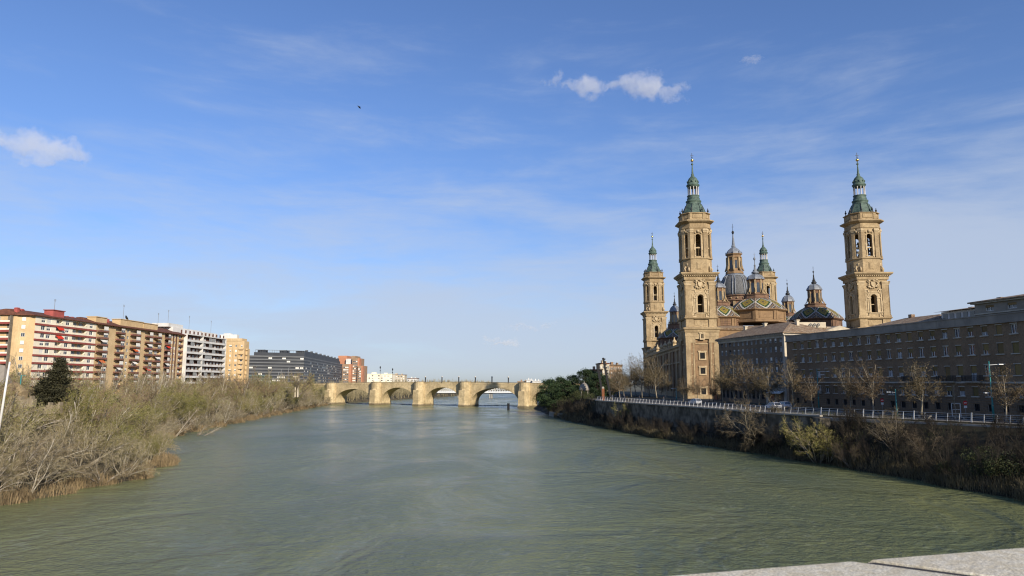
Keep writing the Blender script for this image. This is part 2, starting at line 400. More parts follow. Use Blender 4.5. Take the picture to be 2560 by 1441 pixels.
class MB:
    def __init__(s):
        s.v = []; s.f = []; s.m = []; s.uv = {}; s.sm = []
    def add(s, vs, fs, m=0, smooth=False):
        o = len(s.v)
        s.v.extend(vs)
        for f in fs:
            s.f.append([i + o for i in f]); s.m.append(m); s.sm.append(smooth)
    def quad(s, a, b, c, d, m=0):
        s.add([tuple(a), tuple(b), tuple(c), tuple(d)], [(0, 1, 2, 3)], m)
    def box(s, x0, x1, y0, y1, z0, z1, m=0):
        vs = [(x, y, z) for z in (z0, z1) for y in (y0, y1) for x in (x0, x1)]
        s.add(vs, [(0, 2, 3, 1), (4, 5, 7, 6), (0, 1, 5, 4), (2, 6, 7, 3), (0, 4, 6, 2), (1, 3, 7, 5)], m)
    def obox(s, c, ax, ay, az, m=0):
        """box from a centre and three half-axis vectors"""
        c = Vector(c); ax = Vector(ax); ay = Vector(ay); az = Vector(az)
        vs = [tuple(c + ax * i + ay * j + az * k) for k in (-1, 1) for j in (-1, 1) for i in (-1, 1)]
        s.add(vs, [(0, 2, 3, 1), (4, 5, 7, 6), (0, 1, 5, 4), (2, 6, 7, 3), (0, 4, 6, 2), (1, 3, 7, 5)], m)
    def bar(s, p, q, w, m=0, h=None):
        p = Vector(p); q = Vector(q); d = (q - p)
        L = d.length / 2; d.normalize()
        u = Vector((0, 0, 1)) if abs(d.z) < 0.95 else Vector((1, 0, 0))
        a = d.cross(u).normalized(); b = a.cross(d)
        s.obox((p + q) / 2, d * L, a * w / 2, b * (h or w) / 2, m)
    def loft(s, rings, m=0, cap0=True, cap1=True, smooth=False, closed=True):
        """rings: list of equal-length point lists"""
        n = len(rings[0]); o = len(s.v)
        for r in rings:
            s.v.extend([tuple(p) for p in r])
        for k in range(len(rings) - 1):
            for i in range(n if closed else n - 1):
                j = (i + 1) % n
                s.f.append([o + k * n + i, o + k * n + j, o + (k + 1) * n + j, o + (k + 1) * n + i]); s.m.append(m); s.sm.append(smooth)
        if cap0:
            s.f.append([o + i for i in reversed(range(n))]); s.m.append(m); s.sm.append(False)
        if cap1:
            s.f.append([o + (len(rings) - 1) * n + i for i in range(n)]); s.m.append(m); s.sm.append(False)
    def lathe(s, prof, n=16, cx=0, cy=0, m=0, rot=0.0, smooth=True, cap=True):
        rings = [[(cx + r * math.cos(rot + 2 * PI * i / n), cy + r * math.sin(rot + 2 * PI * i / n), z) for i in range(n)] for r, z in prof]
        s.loft(rings, m, cap, cap, smooth)
    def tube(s, pts, rad, n=6, m=0):
        pts = [Vector(p) for p in pts]
        rings = []
        for i, p in enumerate(pts):
            d = (pts[min(i + 1, len(pts) - 1)] - pts[max(i - 1, 0)]).normalized()
            u = Vector((0, 0, 1)) if abs(d.z) < 0.9 else Vector((1, 0, 0))
            a = d.cross(u).normalized(); b = a.cross(d)
            r = rad[i] if isinstance(rad, (list, tuple)) else rad
            rings.append([p + (a * math.cos(2 * PI * k / n) + b * math.sin(2 * PI * k / n)) * r for k in range(n)])
        s.loft(rings, m, True, True, True)
    def sphere(s, c, r, m=0, n=10, sz=1.0):
        prof = [(max(0.001, r * math.sin(PI * k / 6)), c[2] - r * sz * math.cos(PI * k / 6)) for k in range(7)]
        s.lathe(prof, n, c[0], c[1], m)
    def mesh(s, name, mats):
        me = bpy.data.meshes.new(name)
        me.from_pydata([tuple(p) for p in s.v], [], s.f)
        for mm in mats:
            me.materials.append(M[mm] if isinstance(mm, str) else mm)
        me.polygons.foreach_set('material_index', s.m)
        me.polygons.foreach_set('use_smooth', s.sm)
        if s.uv:
            ul = me.uv_layers.new(name='UVMap')
            for fi, uvs in s.uv.items():
                p = me.polygons[fi]
                for k, li in enumerate(p.loop_indices):
                    ul.data[li].uv = uvs[k]
        me.update()
        return me
    def build(s, name, mats, parent=None, loc=(0, 0, 0), rz=0.0):
        if isinstance(mats, str):
            mats = [mats]
        return link(name, s.mesh(name, mats), parent, loc, rz)


def link(name, me, parent=None, loc=(0, 0, 0), rz=0.0):
    o = bpy.data.objects.new(name, me)
    COL.objects.link(o)
    o.location = loc
    o.rotation_euler = (0, 0, rz)
    if parent is not None:
        o.parent = parent
        KIDS.setdefault(parent.name, []).append(o)
    return o


def tag(o, label=None, cat=None, group=None, kind=None):
    if label: o['label'] = label
    if cat: o['category'] = cat
    if group: o['group'] = group
    if kind: o['kind'] = kind
    return o


def thing(name, label, cat, loc=(0, 0, 0), rz=0.0, group=None):
    return tag(link(name, None, None, loc, rz), label, cat, group)


def copy_tree(o, parent=None):
    c = o.copy()
    COL.objects.link(c)
    if parent is not None:
        c.parent = parent
    for ch in KIDS.get(o.name, ()):
        copy_tree(ch, c)
    return c


def square(a, z):
    return [(-a, -a, z), (a, -a, z), (a, a, z), (-a, a, z)]
def octo(a, z, c=None):
    """square of half-width a with corners cut by c"""
    c = a * 0.5858 if c is None else c
    b = a - c
    return [(-b, -a, z), (b, -a, z), (a, -b, z), (a, b, z), (b, a, z), (-b, a, z), (-a, b, z), (-a, -b, z)]


def arch_panel(mb, p0, p1, z0, z1, s0, s1, zb, zs, depth, m=0, mr=None, n=10, nrm=None, back=True, rise=None):
    """wall from p0 to p1 (xy) pierced by one round-headed opening between s0..s1 along the wall, sill zb, springing zs"""
    p0 = Vector((p0[0], p0[1], 0)); p1 = Vector((p1[0], p1[1], 0))
    d = (p1 - p0); L = d.length; d.normalize()
    inn = Vector((-d.y, d.x, 0)) * depth if nrm is None else Vector(nrm) * depth
    mr = m if mr is None else mr
    r = (s1 - s0) / 2; cx = (s0 + s1) / 2
    hr = r if rise is None else rise
    arc = [(cx - r * math.cos(PI * k / n), zs + hr * math.sin(PI * k / n)) for k in range(n + 1)]
    def P(s_, z_, b):
        q = p0 + d * s_ + (inn if b else Vector((0, 0, 0)))
        return (q.x, q.y, z_)
    for b in ((False, True) if back else (False,)):
        mb.quad(P(0, z0, b), P(s0, z0, b), P(s0, z1, b), P(0, z1, b), m)
        mb.quad(P(s1, z0, b), P(L, z0, b), P(L, z1, b), P(s1, z1, b), m)
        if zb > z0 + 1e-4:
            mb.quad(P(s0, z0, b), P(s1, z0, b), P(s1, zb, b), P(s0, zb, b), m)
        for k in range(n):
            a, c = arc[k], arc[k + 1]
            mb.quad(P(a[0], a[1], b), P(c[0], c[1], b), P(c[0], z1, b), P(a[0], z1, b), m)
    out = [(s0, zb)] + arc + [(s1, zb)]
    for k in range(len(out) - 1):
        a, c = out[k], out[k + 1]
        mb.quad(P(a[0], a[1], False), P(c[0], c[1], False), P(c[0], c[1], True), P(a[0], a[1], True), mr)
    mb.quad(P(s0, zb, False), P(s1, zb, False), P(s1, zb, True), P(s0, zb, True), mr)


def facade(mb, L, z0, z1, ops, m=0, x0=0.0):
    """wall in the plane y=0 (outside is -y) with rectangular recesses; ops: (xa, xb, za, zb, depth, back material or None, reveal material)"""
    xs = sorted({x0, L} | {o[0] for o in ops} | {o[1] for o in ops})
    zs = sorted({z0, z1} | {o[2] for o in ops} | {o[3] for o in ops})
    hit = set()
    for o in ops:
        for i in range(len(xs) - 1):
            if o[0] - 1e-6 <= xs[i] and xs[i + 1] <= o[1] + 1e-6:
                for k in range(len(zs) - 1):
                    if o[2] - 1e-6 <= zs[k] and zs[k + 1] <= o[3] + 1e-6:
                        hit.add((i, k))
    for i in range(len(xs) - 1):
        k = 0
        while k < len(zs) - 1:
            if (i, k) in hit:
                k += 1; continue
            j = k
            while j < len(zs) - 1 and (i, j) not in hit:
                j += 1
            mb.quad((xs[i], 0, zs[k]), (xs[i + 1], 0, zs[k]), (xs[i + 1], 0, zs[j]), (xs[i], 0, zs[j]), m)
            k = j
    for (xa, xb, za, zb, dp, bm, rm) in ops:
        mb.quad((xa, 0, za), (xa, dp, za), (xa, dp, zb), (xa, 0, zb), rm)
        mb.quad((xb, 0, za), (xb, 0, zb), (xb, dp, zb), (xb, dp, za), rm)
        mb.quad((xa, 0, zb), (xa, dp, zb), (xb, dp, zb), (xb, 0, zb), rm)
        mb.quad((xa, 0, za), (xb, 0, za), (xb, dp, za), (xa, dp, za), rm)
        if bm is not None:
            mb.quad((xa, dp, za), (xb, dp, za), (xb, dp, zb), (xa, dp, zb), bm)


def body_box(mb, x0, x1, D, z0, z1, m=0, mt=None):
    """the other sides of a building whose front is the plane y=0"""
    mb.quad((x0, 0, z0), (x0, D, z0), (x0, D, z1), (x0, 0, z1), m)
    mb.quad((x1, 0, z0), (x1, D, z0), (x1, D, z1), (x1, 0, z1), m)
    mb.quad((x0, D, z0), (x1, D, z0), (x1, D, z1), (x0, D, z1), m)
    mb.quad((x0, 0, z1), (x1, 0, z1), (x1, D, z1), (x0, D, z1), m if mt is None else mt)


WCACHE = {}
def window_mesh(w, h, blind=0.0, mats=('glass', 'frame_white', 'blind_ochre'), mullion=1, curtain=False):
    """glass + frame + drawn part of a roller blind; origin bottom centre, outside is -y"""
    key = (round(w, 2), round(h, 2), blind, mats, mullion, curtain)
    if key in WCACHE:
        return WCACHE[key]
    mb = MB()
    t = 0.09
    mb.quad((-w / 2, 0, 0), (w / 2, 0, 0), (w / 2, 0, h), (-w / 2, 0, h), 0)
    if curtain:
        mb.quad((-w / 2 + t, -0.012, t), (w / 2 - t, -0.012, t), (w / 2 - t, -0.012, h * 0.62), (-w / 2 + t, -0.012, h * 0.62), 3)
    mb.box(-w / 2, -w / 2 + t, -0.08, -0.02, 0, h, 1)
    mb.box(w / 2 - t, w / 2, -0.08, -0.02, 0, h, 1)
    mb.box(-w / 2 + t, w / 2 - t, -0.08, -0.02, h - t, h, 1)
    mb.box(-w / 2 + t, w / 2 - t, -0.08, -0.02, 0, t, 1)
    for k in range(mullion):
        x = -w / 2 + w * (k + 1) / (mullion + 1)
        mb.box(x - 0.05, x + 0.05, -0.075, -0.02, t, h - t, 1)
    if blind > 0:
        mb.box(-w / 2 + 0.03, w / 2 - 0.03, -0.14, -0.095, h * (1 - blind), h - 0.02, 2)
    me = mb.mesh('window', list(mats) + ['curtain'])
    WCACHE[key] = me
    return me

# ================================================================== the setting: water and land
def interp(tab, y):
    for (y0, x0), (y1, x1) in zip(tab, tab[1:]):
        if y <= y1:
            t = (y - y0) / (y1 - y0)
            return x0 + (x1 - x0) * max(0.0, t)
    return tab[-1][1]

LEFT_W = [(-150, -50), (20, -60), (70, -62), (84, -59.5), (93, -55.5), (104, -55), (112, -56), (126, -59), (140, -70), (165, -82), (190, -89), (247, -95), (330, -104),
          (411, -112), (470, -116), (520, -96), (560, -90), (600, -82), (690, -58), (800, -40), (900, -30), (1200, 0), (1500, 60)]
RIGHT_W = [(-150, 66), (0, 66), (60, 63), (83.6, 60.5), (100, 58.5), (116, 55.6), (137, 50), (162, 42), (187, 35), (224, 28), (260, 20.5),
           (300, 16), (379, 11), (420, 16), (480, 22), (600, 12), (700, 4), (900, 14), (1200, 45), (1500, 70)]
RAIL = [(-150, 150), (0, 110), (80, 82), (103.6, 71.8), (124, 59.8), (141, 51.6), (176, 45.7), (203, 38), (235, 29.3), (262, 26)]
QZ = 8.0
def LW(y):
    return interp(LEFT_W, y) + 1.3 * math.sin(y * 0.31) + 0.8 * math.sin(y * 0.83 + 1)
def RW(y):
    return interp(RIGHT_W, y) + (0.7 * math.sin(y * 0.37) if y < 420 else 0)
def RL(y):
    if y <= 262: return interp(RAIL, y)
    return RW(y) + min(14, 6 + (y - 262) * 0.15)
LEFT_PROF = [(-3, -1.2), (0.0, -0.15), (0.8, 0.35), (4, 1.3), (14, 3.2), (32, 5.6), (60, 7.6), (90, 8.0), (6000, 8.0)]
def left_z(x, y):
    d = LW(y) - x
    for (d0, z0), (d1, z1) in zip(LEFT_PROF, LEFT_PROF[1:]):
        if d <= d1:
            return z0 + (z1 - z0) * max(0, (d - d0) / (d1 - d0))
    return 8.0
def right_z(x, y):
    d = x - RW(y)
    w = max(1.0, RL(y) - RW(y))
    if d < 0: return -0.3
    top = 2.6 if 128 < y < 240 else 7.7
    if d < w - 0.4:
        t = d / (w - 0.4)
        return 0.2 + (top - 0.2) * t ** 0.8
    return QZ

mb = MB()
mb.quad((-7000, -400, 0), (7000, -400, 0), (7000, 7000, 0), (-7000, 7000, 0))
tag(mb.build('river_water', 'water'), kind='structure')

def land_sheet(name, stations, rowfn, soil):
    mb = MB()
    rows = [rowfn(y) for y in stations]
    n = len(rows[0])
    vs = [p for r in rows for p in r]
    fs = []; ms = []
    for k in range(len(rows) - 1):
        for i in range(n - 1):
            fs.append((k * n + i, k * n + i + 1, (k + 1) * n + i + 1, (k + 1) * n + i))
            mb.m.append(0 if i < n - 3 else 1); mb.sm.append(True)
    mb.v = vs; mb.f = fs
    return tag(mb.build(name, [soil, 'land']), kind='structure')

ST = list(range(-150, 60, 30)) + [60 + 4 * i for i in range(110)] + [510, 540, 580, 640, 700, 800, 900, 1050, 1200, 1500, 1501, 7000]
def lrow(y):
    w = LW(min(y, 1500)) if y <= 1500 else 300
    return [(w - d, y, z + (0.35 * math.sin(d * 0.9 + y * 0.5) if 3 < d < 50 else 0)) for d, z in LEFT_PROF]
def rrow(y):
    if y > 1500:
        w = 280.0
    else:
        w = RW(y)
    e = RL(y) if y <= 1500 else w + 20
    ws = [w - 3, w, w + 0.7]
    top = 2.6 if 128 < y < 240 else 7.7
    k = e - 0.45 - (w + 0.7)
    r = [(ws[0], y, -1.2), (ws[1], y, -0.15), (ws[2], y, 0.3)]
    for t in (0.3, 0.65, 1.0):
        r.append((w + 0.7 + k * t, y, 0.3 + (top - 0.3) * t ** 0.8))
    r += [(e - 0.4, y, QZ), (e + 30, y, QZ), (e + 300, y, QZ), (6500, y, QZ)]
    return r
land_sheet('left_bank', ST, lrow, 'bank_earth')
land_sheet('right_bank', ST, rrow, 'bank_shaded')

# street and promenade along the right quay
def strip(name, x0, x1, ys, z, m):
    mb = MB()
    for a, b in zip(ys, ys[1:]):
        mb.quad((RL(a) + x0, a, z), (RL(a) + x1, a, z), (RL(b) + x1, b, z), (RL(b) + x0, b, z))
    return tag(mb.build(name, m), kind='structure')
YS = [70 + 6 * i for i in range(33)]
strip('promenade', 0.5, 4.5, YS, QZ + 0.006, 'paving')
strip('road', 4.5, 13.0, YS, QZ + 0.004, 'asphalt')
strip('pavement', 13.0, 16.5, YS, QZ + 0.12, 'paving')

# ================================================================== basilica
BZ = QZ
def zt(py, Y=265.0, px=1735.0):
    return at(px, py, Y).z - BZ
PX = 265.0 / F / 0.967        # metres per photo pixel at the near towers

def statue_mb(mb, x, y, z, h, m=0):
    k = h / 4.4
    mb.lathe([(0.62 * k, z), (0.62 * k, z + 0.5 * k), (0.5 * k, z + 0.55 * k), (0.62 * k, z + 0.9 * k), (0.5 * k, z + 1.8 * k), (0.58 * k, z + 2.6 * k),
              (0.72 * k, z + 3.15 * k), (0.5 * k, z + 3.5 * k), (0.18 * k, z + 3.6 * k), (0.3 * k, z + 3.85 * k), (0.3 * k, z + 4.15 * k), (0.1 * k, z + 4.4 * k)], 8, x, y, m)
    a = math.atan2(y, x)
    for s in (-1, 1):
        ox, oy = -math.sin(a) * s, math.cos(a) * s
        mb.tube([(x + ox * 0.65 * k, y + oy * 0.65 * k, z + 3.0 * k), (x + ox * 0.85 * k + 0.2 * math.cos(a), y + oy * 0.85 * k + 0.2 * math.sin(a), z + 2.2 * k),
                 (x + ox * 0.3 * k + 0.6 * k * math.cos(a), y + oy * 0.3 * k + 0.6 * k * math.sin(a), z + 2.0 * k)], [0.22 * k, 0.19 * k, 0.15 * k], 5, m)

def finial_mb(mb, x, y, z, h, m=0):
    mb.lathe([(0.22 * h, z), (0.22 * h, z + 0.08 * h), (0.08 * h, z + 0.16 * h), (0.07 * h, z + 0.34 * h), (0.17 * h, z + 0.46 * h), (0.15 * h, z + 0.62 * h),
              (0.05 * h, z + 0.72 * h), (0.09 * h, z + 0.82 * h), (0.02 * h, z + h)], 8, x, y, m)

FACES = [((-1, -1), (1, -1)), ((1, -1), (1, 1)), ((1, 1), (-1, 1)), ((-1, 1), (-1, -1))]

def eared_frame(mb, mapf, w, z0, z1, m=0, t=0.42, ear=0.75):
    """raised frame with ears at the corners and half height, around an opening of half-width w"""
    o = w + 0.75
    B = lambda a, b, c, d, dp=0.28: mb.obox(*mapf(a, b, c, d, dp), m)
    zm = z0 + (z1 - z0) * 0.48
    for s in (-1, 1):
        B(s * o, s * (o + t), z0 + 1.5, z1 - 1.4)
        B(s * (o + t), s * (o + t + ear * 0.6), zm - 0.9, zm + 0.9)
        B(s * (o - 0.55), s * (o + ear + t), z1 - 1.35, z1 - 0.95)
        B(s * (o + ear), s * (o + ear + t), z1 - 0.95, z1 + 0.4)
        B(s * (o - 0.55), s * (o + ear), z1 + 0.0, z1 + 0.4)
        B(s * (o - 0.9), s * (o - 0.55), z1 - 0.95, z1 + 0.0)
        B(s * (o - 0.9), s * (o + ear + t), z0 + 1.1, z0 + 1.5)
        B(s * (o + ear), s * (o + ear + t), z0 - 0.5, z0 + 1.1)
        B(s * (o - 0.9), s * (o + ear), z0 - 0.5, z0 - 0.1)
        B(s * (o - 0.9), s * (o - 0.5), z0 - 0.1, z0 + 1.1)
        B(s * (o - 0.1), s * (o + 0.65), z0 + 0.1, z0 + 0.9, 0.16)
        B(s * (o - 0.1), s * (o + 0.65), z1 - 0.7, z1 - 0.15, 0.16)
    B(-o + 0.9, o - 0.9, z1 - 0.95, z1 - 0.6)
    B(-o + 0.5, o - 0.5, z0 + 0.75, z0 + 1.1)

def face_map(k, a):
    """maps (u along the face, z, depth) of side k of a square tower of half-width a to oriented boxes"""
    ang = k * PI / 2
    ax = Vector((math.cos(ang), math.sin(ang), 0)); nrm = Vector((math.sin(ang), -math.cos(ang), 0))
    def f(u0, u1, z0, z1, dp, base=0.0):
        c = ax * ((u0 + u1) / 2) + nrm * (a + base + dp / 2) + Vector((0, 0, (z0 + z1) / 2))
        return c, ax * (abs(u1 - u0) / 2), nrm * (dp / 2), Vector((0, 0, abs(z1 - z0) / 2))
    return f, ax, nrm

TW = {}
def build_tower_meshes():
    a = 5.4
    # --- brick shaft
    mb = MB(); z1 = zt(829)
    mb.loft([square(a, 0), square(a, z1)], 0)
    for k in range(4):
        f, ax, nrm = face_map(k, a)
        for s in (-1, 1):
            mb.obox(*f(s * (a - 2.9), s * (a + 0.45), 0, z1 - 2.6, 0.45), 0)
            mb.obox(*f(s * (a - 1.15), s * (a + 0.62), 1.4, z1 - 3.0, 0.17, 0.45), 1)
            mb.obox(*f(s * (a - 2.5), s * (a - 2.0), 1.4, z1 - 3.0, 0.12, 0.45), 1)
            mb.obox(*f(s * (a - 3.0), s * (a + 0.62), z1 - 4.6, z1 - 3.9, 0.35, 0.3), 1)
            mb.obox(*f(s * (a - 2.9), s * (a + 0.55), z1 - 3.9, z1 - 3.2, 0.2, 0.4), 1)
            for q in range(5):                 # pale stone studs on the pilasters
                zz = 8 + q * 4.1
                mb.obox(*f(s * (a - 1.75), s * (a - 1.35), zz, zz + 0.45, 0.1, 0.45), 2)
                if q in (1, 3, 4):
                    mb.obox(*f(s * 0.2 - 0.2, s * 0.2 + 0.2, zz + 1.9, zz + 2.35, 0.08), 2)
        mb.obox(*f(-a - 0.5, a + 0.5, 0, 1.4, 0.62), 1)
    mb.loft([square(a + 0.62, z1 - 3.2), square(a + 0.7, z1 - 2.3), square(a + 0.75, z1 - 2.2), square(a + 0.75, z1 - 0.9)], 1)
    TW['shaft'] = mb.mesh('tower_shaft', ['brick_warm', 'stone', 'stone_light'])
    # shaft windows
    mb = MB()
    def sq_window(w, h):
        q = MB()
        q.quad((-w / 2, -0.03, 0), (w / 2, -0.03, 0), (w / 2, -0.03, h), (-w / 2, -0.03, h), 1)
        q.box(-0.05, 0.05, -0.09, -0.04, 0, h, 0) if w < 1 else q.box(-w / 2, w / 2, -0.09, -0.04, h * 0.6, h * 0.64, 1)
        fr = 0.48
        q.box(-w / 2 - fr, -w / 2, -0.3, 0.1, -fr, h + fr, 0); q.box(w / 2, w / 2 + fr, -0.3, 0.1, -fr, h + fr, 0)
        q.box(-w / 2, w / 2, -0.3, 0.1, h, h + fr, 0); q.box(-w / 2, w / 2, -0.3, 0.1, -fr, 0, 0)
        q.box(-w / 2 - fr - 0.2, -w / 2 + 0.3, -0.36, -0.3, h + fr - 0.28, h + fr + 0.2, 0); q.box(w / 2 - 0.3, w / 2 + fr + 0.2, -0.36, -0.3, h + fr - 0.28, h + fr + 0.2, 0)
        return q
    TW['win_big'] = sq_window(1.75, 2.25).mesh('window', ['stone_light', 'dark'])
    TW['win_small'] = sq_window(0.9, 1.6).mesh('window', ['stone_light', 'dark'])
    # --- middle stage (stone): cornice, pedestal, square stage with four arches, big cornice
    mb = MB()
    zc0, zc1 = zt(829), zt(823)
    mb.loft([square(a + 0.78, zc0 - 0.9), square(a + 1.0, zc0 - 0.4), square(a + 1.0, zc0), square(a + 1.45, zc0 + 0.5), square(a + 1.5, zc1), square(a + 0.4, zc1 + 0.35)], 0)
    zp = zt(801)
    mb.loft([square(a - 0.1, zc1), square(a - 0.1, zp)], 0)
    for k in range(4):
        f, ax, nrm = face_map(k, a - 0.1)
        for s in (-1, 1):
            mb.obox(*f(s * (a - 2.6), s * (a + 0.25), zc1 + 0.3, zp, 0.35), 0)
        mb.obox(*f(-2.3, 2.3, zc1 + 0.9, zp - 0.7, 0.12), 0)
    mb.loft([square(a + 0.35, zp - 0.1), square(a + 0.8, zp + 0.3), square(a + 0.8, zp + 0.55), square(a, zp + 0.75)], 0)
    zs0, zs1 = zp + 0.6, zt(703)
    zo0, zo1 = zt(785), zt(742)
    ow = 0.98
    for k in range(4):
        f, ax, nrm = face_map(k, a)
        A = ax * -a + nrm * a; B = ax * a + nrm * a
        arch_panel(mb, A, B, zs0, zs1, a - ow, a + ow, zo0, zo1 - ow, 1.5, 0, 0, 10, nrm=(-nrm.x, -nrm.y, 0))
        # moulded ring and jambs round the arch
        for rr, dp in ((2.05, 0.2), (1.45, 0.42)):
            n = 12
            for q in range(n):
                t0 = PI * q / n; t1 = PI * (q + 1) / n; tm = (t0 + t1) / 2
                c = ax * (-rr * math.cos(tm)) + nrm * (a + dp / 2) + Vector((0, 0, zo1 - ow + rr * math.sin(tm)))
                tg = ax * math.sin(tm) + Vector((0, 0, math.cos(tm)))
                rad = ax * -math.cos(tm) + Vector((0, 0, math.sin(tm)))
                mb.obox(c, tg * (rr * PI / n / 2 * 1.04), nrm * dp / 2, rad * 0.3, 1)
        for s in (-1, 1):
            mb.obox(*f(s * 1.15, s * 1.75, zo0, zo1 - ow - 0.35, 0.4), 1)
            mb.obox(*f(s * 1.05, s * 2.4, zo1 - ow - 0.35, zo1 - ow + 0.02, 0.5), 1)
            mb.obox(*f(s * 1.75, s * 2.35, zo0, zo1 - ow - 0.35, 0.2), 1)
            # corner pilasters with capitals
            mb.obox(*f(s * (a - 2.2), s * (a + 0.38), zs0, zs1 - 2.3, 0.38), 0)
            mb.obox(*f(s * (a - 2.4), s * (a + 0.55), zs0, zs0 + 0.9, 0.55), 0)
            for q, (zz, dd) in enumerate(((2.3, 0.48), (1.85, 0.62), (1.4, 0.75))):
                mb.obox(*f(s * (a - 2.2 - q * 0.1), s * (a + dd), zs1 - zz, zs1 - zz + 0.42, dd), 1)
        mb.obox(*f(-ow, ow, zo0 + 2.9, zo0 + 3.15, 0.2, -1.0), 1)
        eared_frame(mb, f, 1.85, zt(795) + 0.3, zt(727) - 0.5, 1)
    mb.loft([square(a - 1.5, zs0 + 0.05), square(a - 1.5, zs0 + 0.3)], 0)
    zk0, zk1 = zt(703), zt(686)
    mb.loft([square(a + 0.45, zk0 - 0.3), square(a + 0.5, zk0 + 0.75), square(a + 0.75, zk0 + 0.9), square(a + 0.75, zk0 + 1.25), square(a + 1.25, zk0 + 1.4), square(a + 1.7, zk0 + 1.9),
             square(a + 1.7, zk1 - 0.25), square(a + 0.2, zk1)], 0)
    for k in range(4):                                     # dentils
        f, ax, nrm = face_map(k, a + 0.75)
        for q in range(16):
            u = -a - 0.5 + q * (2 * a + 1.0) / 15
            mb.obox(*f(u - 0.17, u + 0.17, zk0 + 0.98, zk0 + 1.3, 0.3), 1)
    TW['middle'] = mb.mesh('arched_stage', ['stone', 'stone_light'])
    # --- coat of arms relief (origin at the face)
    mb = MB()
    mb.loft([[(x * s, -0.55 if k else 0.0, z * s) for x, z in ((-0.85, 0.95), (0.85, 0.95), (0.95, 0.1), (0.6, -0.8), (0, -1.3), (-0.6, -0.8), (-0.95, 0.1))] for k, s in ((0, 1.05), (1, 0.85))], 0)
    rr = random.Random(3)
    for q in range(18):
        t = 2 * PI * q / 18
        R = 1.55 + 0.25 * math.cos(3 * t)
        x, z = R * 1.05 * math.cos(t), R * 0.95 * math.sin(t) + 0.1
        mb.sphere((x, -0.1, z), rr.uniform(0.26, 0.46), 0, 7)
    for q in range(7):
        mb.box(-0.75 + q * 0.22, -0.63 + q * 0.22, -0.42, 0.0, 1.55 + (0.3 if q % 2 else 0), 2.1 + (0.25 if q % 2 == 0 else 0), 0)
    for s in (-1, 1):
        mb.tube([(s * 0.9, -0.2, -0.9), (s * 1.7, -0.25, -1.2), (s * 2.0, -0.2, -0.6), (s * 1.6, -0.25, -0.2)], [0.25, 0.22, 0.2, 0.15], 6, 0)
        mb.tube([(s * 0.9, -0.2, 1.2), (s * 1.6, -0.25, 1.6), (s * 2.05, -0.2, 1.1), (s * 1.75, -0.25, 0.7)], [0.25, 0.22, 0.2, 0.15], 6, 0)
    TW['arms'] = mb.mesh('coat_of_arms', ['stone_light'])
    # --- octagonal pedestal + belfry + attic
    mb = MB()
    b, c = 5.25, 2.35
    z0, z1 = zt(686) - 0.1, zt(652)
    mb.loft([octo(b + 0.1, z0, c), octo(b + 0.1, z1 - 0.3, c), octo(b + 0.45, z1 - 0.15, c), octo(b + 0.45, z1 + 0.15, c), octo(b, z1 + 0.35, c)], 0)
    P = octo(b, 0, c)
    hz0, hz1 = zt(651), zt(578)
    oz0, oz1 = zt(649.5) + 0.5, zt(592)
    for k in range(8):
        p, q = Vector(P[k]), Vector(P[(k + 1) % 8])
        L = (q - p).length; d = (q - p).normalized(); nrm = Vector((d.y, -d.x, 0))
        w = 0.98 if L > 4 else 0.72
        arch_panel(mb, p, q, hz0, hz1, L / 2 - w, L / 2 + w, oz0, oz1 - w, 0.95, 0, 0, 8, nrm=(-nrm.x, -nrm.y, 0))
        mid = (p + q) / 2
        def fb(u0, u1, za, zb, dp, base=0.0):
            return (mid + d * ((u0 + u1) / 2) + nrm * (base + dp / 2) + Vector((0, 0, (za + zb) / 2)), d * (abs(u1 - u0) / 2), nrm * (dp / 2), Vector((0, 0, (zb - za) / 2)))
        for s in (-1, 1):
            e = L / 2
            mb.obox(*fb(s * (e - 0.95), s * (e + 0.1), hz0 + 0.3, hz1 - 1.5, 0.3), 0)
            mb.obox(*fb(s * (e - 1.05), s * (e + 0.2), hz0 - 0.1, hz0 + 0.9, 0.42), 0)
            mb.obox(*fb(s * (e - 1.1), s * (e + 0.15), hz1 - 1.5, hz1 - 1.0, 0.45), 1)
            mb.obox(*fb(s * (e - 1.2), s * (e + 0.25), hz1 - 1.0, hz1 - 0.2, 0.6), 1)
            mb.obox(*fb(s * w, s * (w + 0.3), oz0 - 0.2, oz1 - w * 0.4, 0.2), 1)
            mb.obox(*fb(s * (w + 0.3), s * (w + 0.62), oz0 + 2.2, oz0 + 4.6, 0.2), 1)
            mb.obox(*fb(s * (w + 0.3), s * (w + 0.55), oz0 - 0.7, oz0 + 0.3, 0.2), 1)
        mb.obox(*fb(-w - 0.55, w + 0.55, oz0 - 0.95, oz0 - 0.7, 0.2), 1)
        mb.obox(*fb(-w, w, oz0 + 3.0, oz0 + 3.45, 0.5, -0.8), 1)
        mb.sphere(tuple(mid + nrm * 0.1 + Vector((0, 0, oz1 + 1.0))), 0.62, 1, 8)
        for s in (-1, 1):
            mb.sphere(tuple(mid + nrm * 0.1 + d * s * (w + 0.1) + Vector((0, 0, oz1 + 0.5))), 0.4, 1, 7)
        if L > 4:
            mb.obox(*fb(-0.85, 0.85, z0 + 1.2, z1 - 1.5, 0.14, 0.1), 0)
            mb.obox(*fb(-0.6, 0.6, z0 + 1.45, z1 - 1.75, 0.1, 0.24), 0)
    mb.loft([octo(b - 0.95, hz0 + 0.1, c), octo(b - 0.95, hz0 + 0.4, c)], 0)
    ze0, ze1, zf0, zf1 = zt(578), zt(566), zt(557), zt(539)
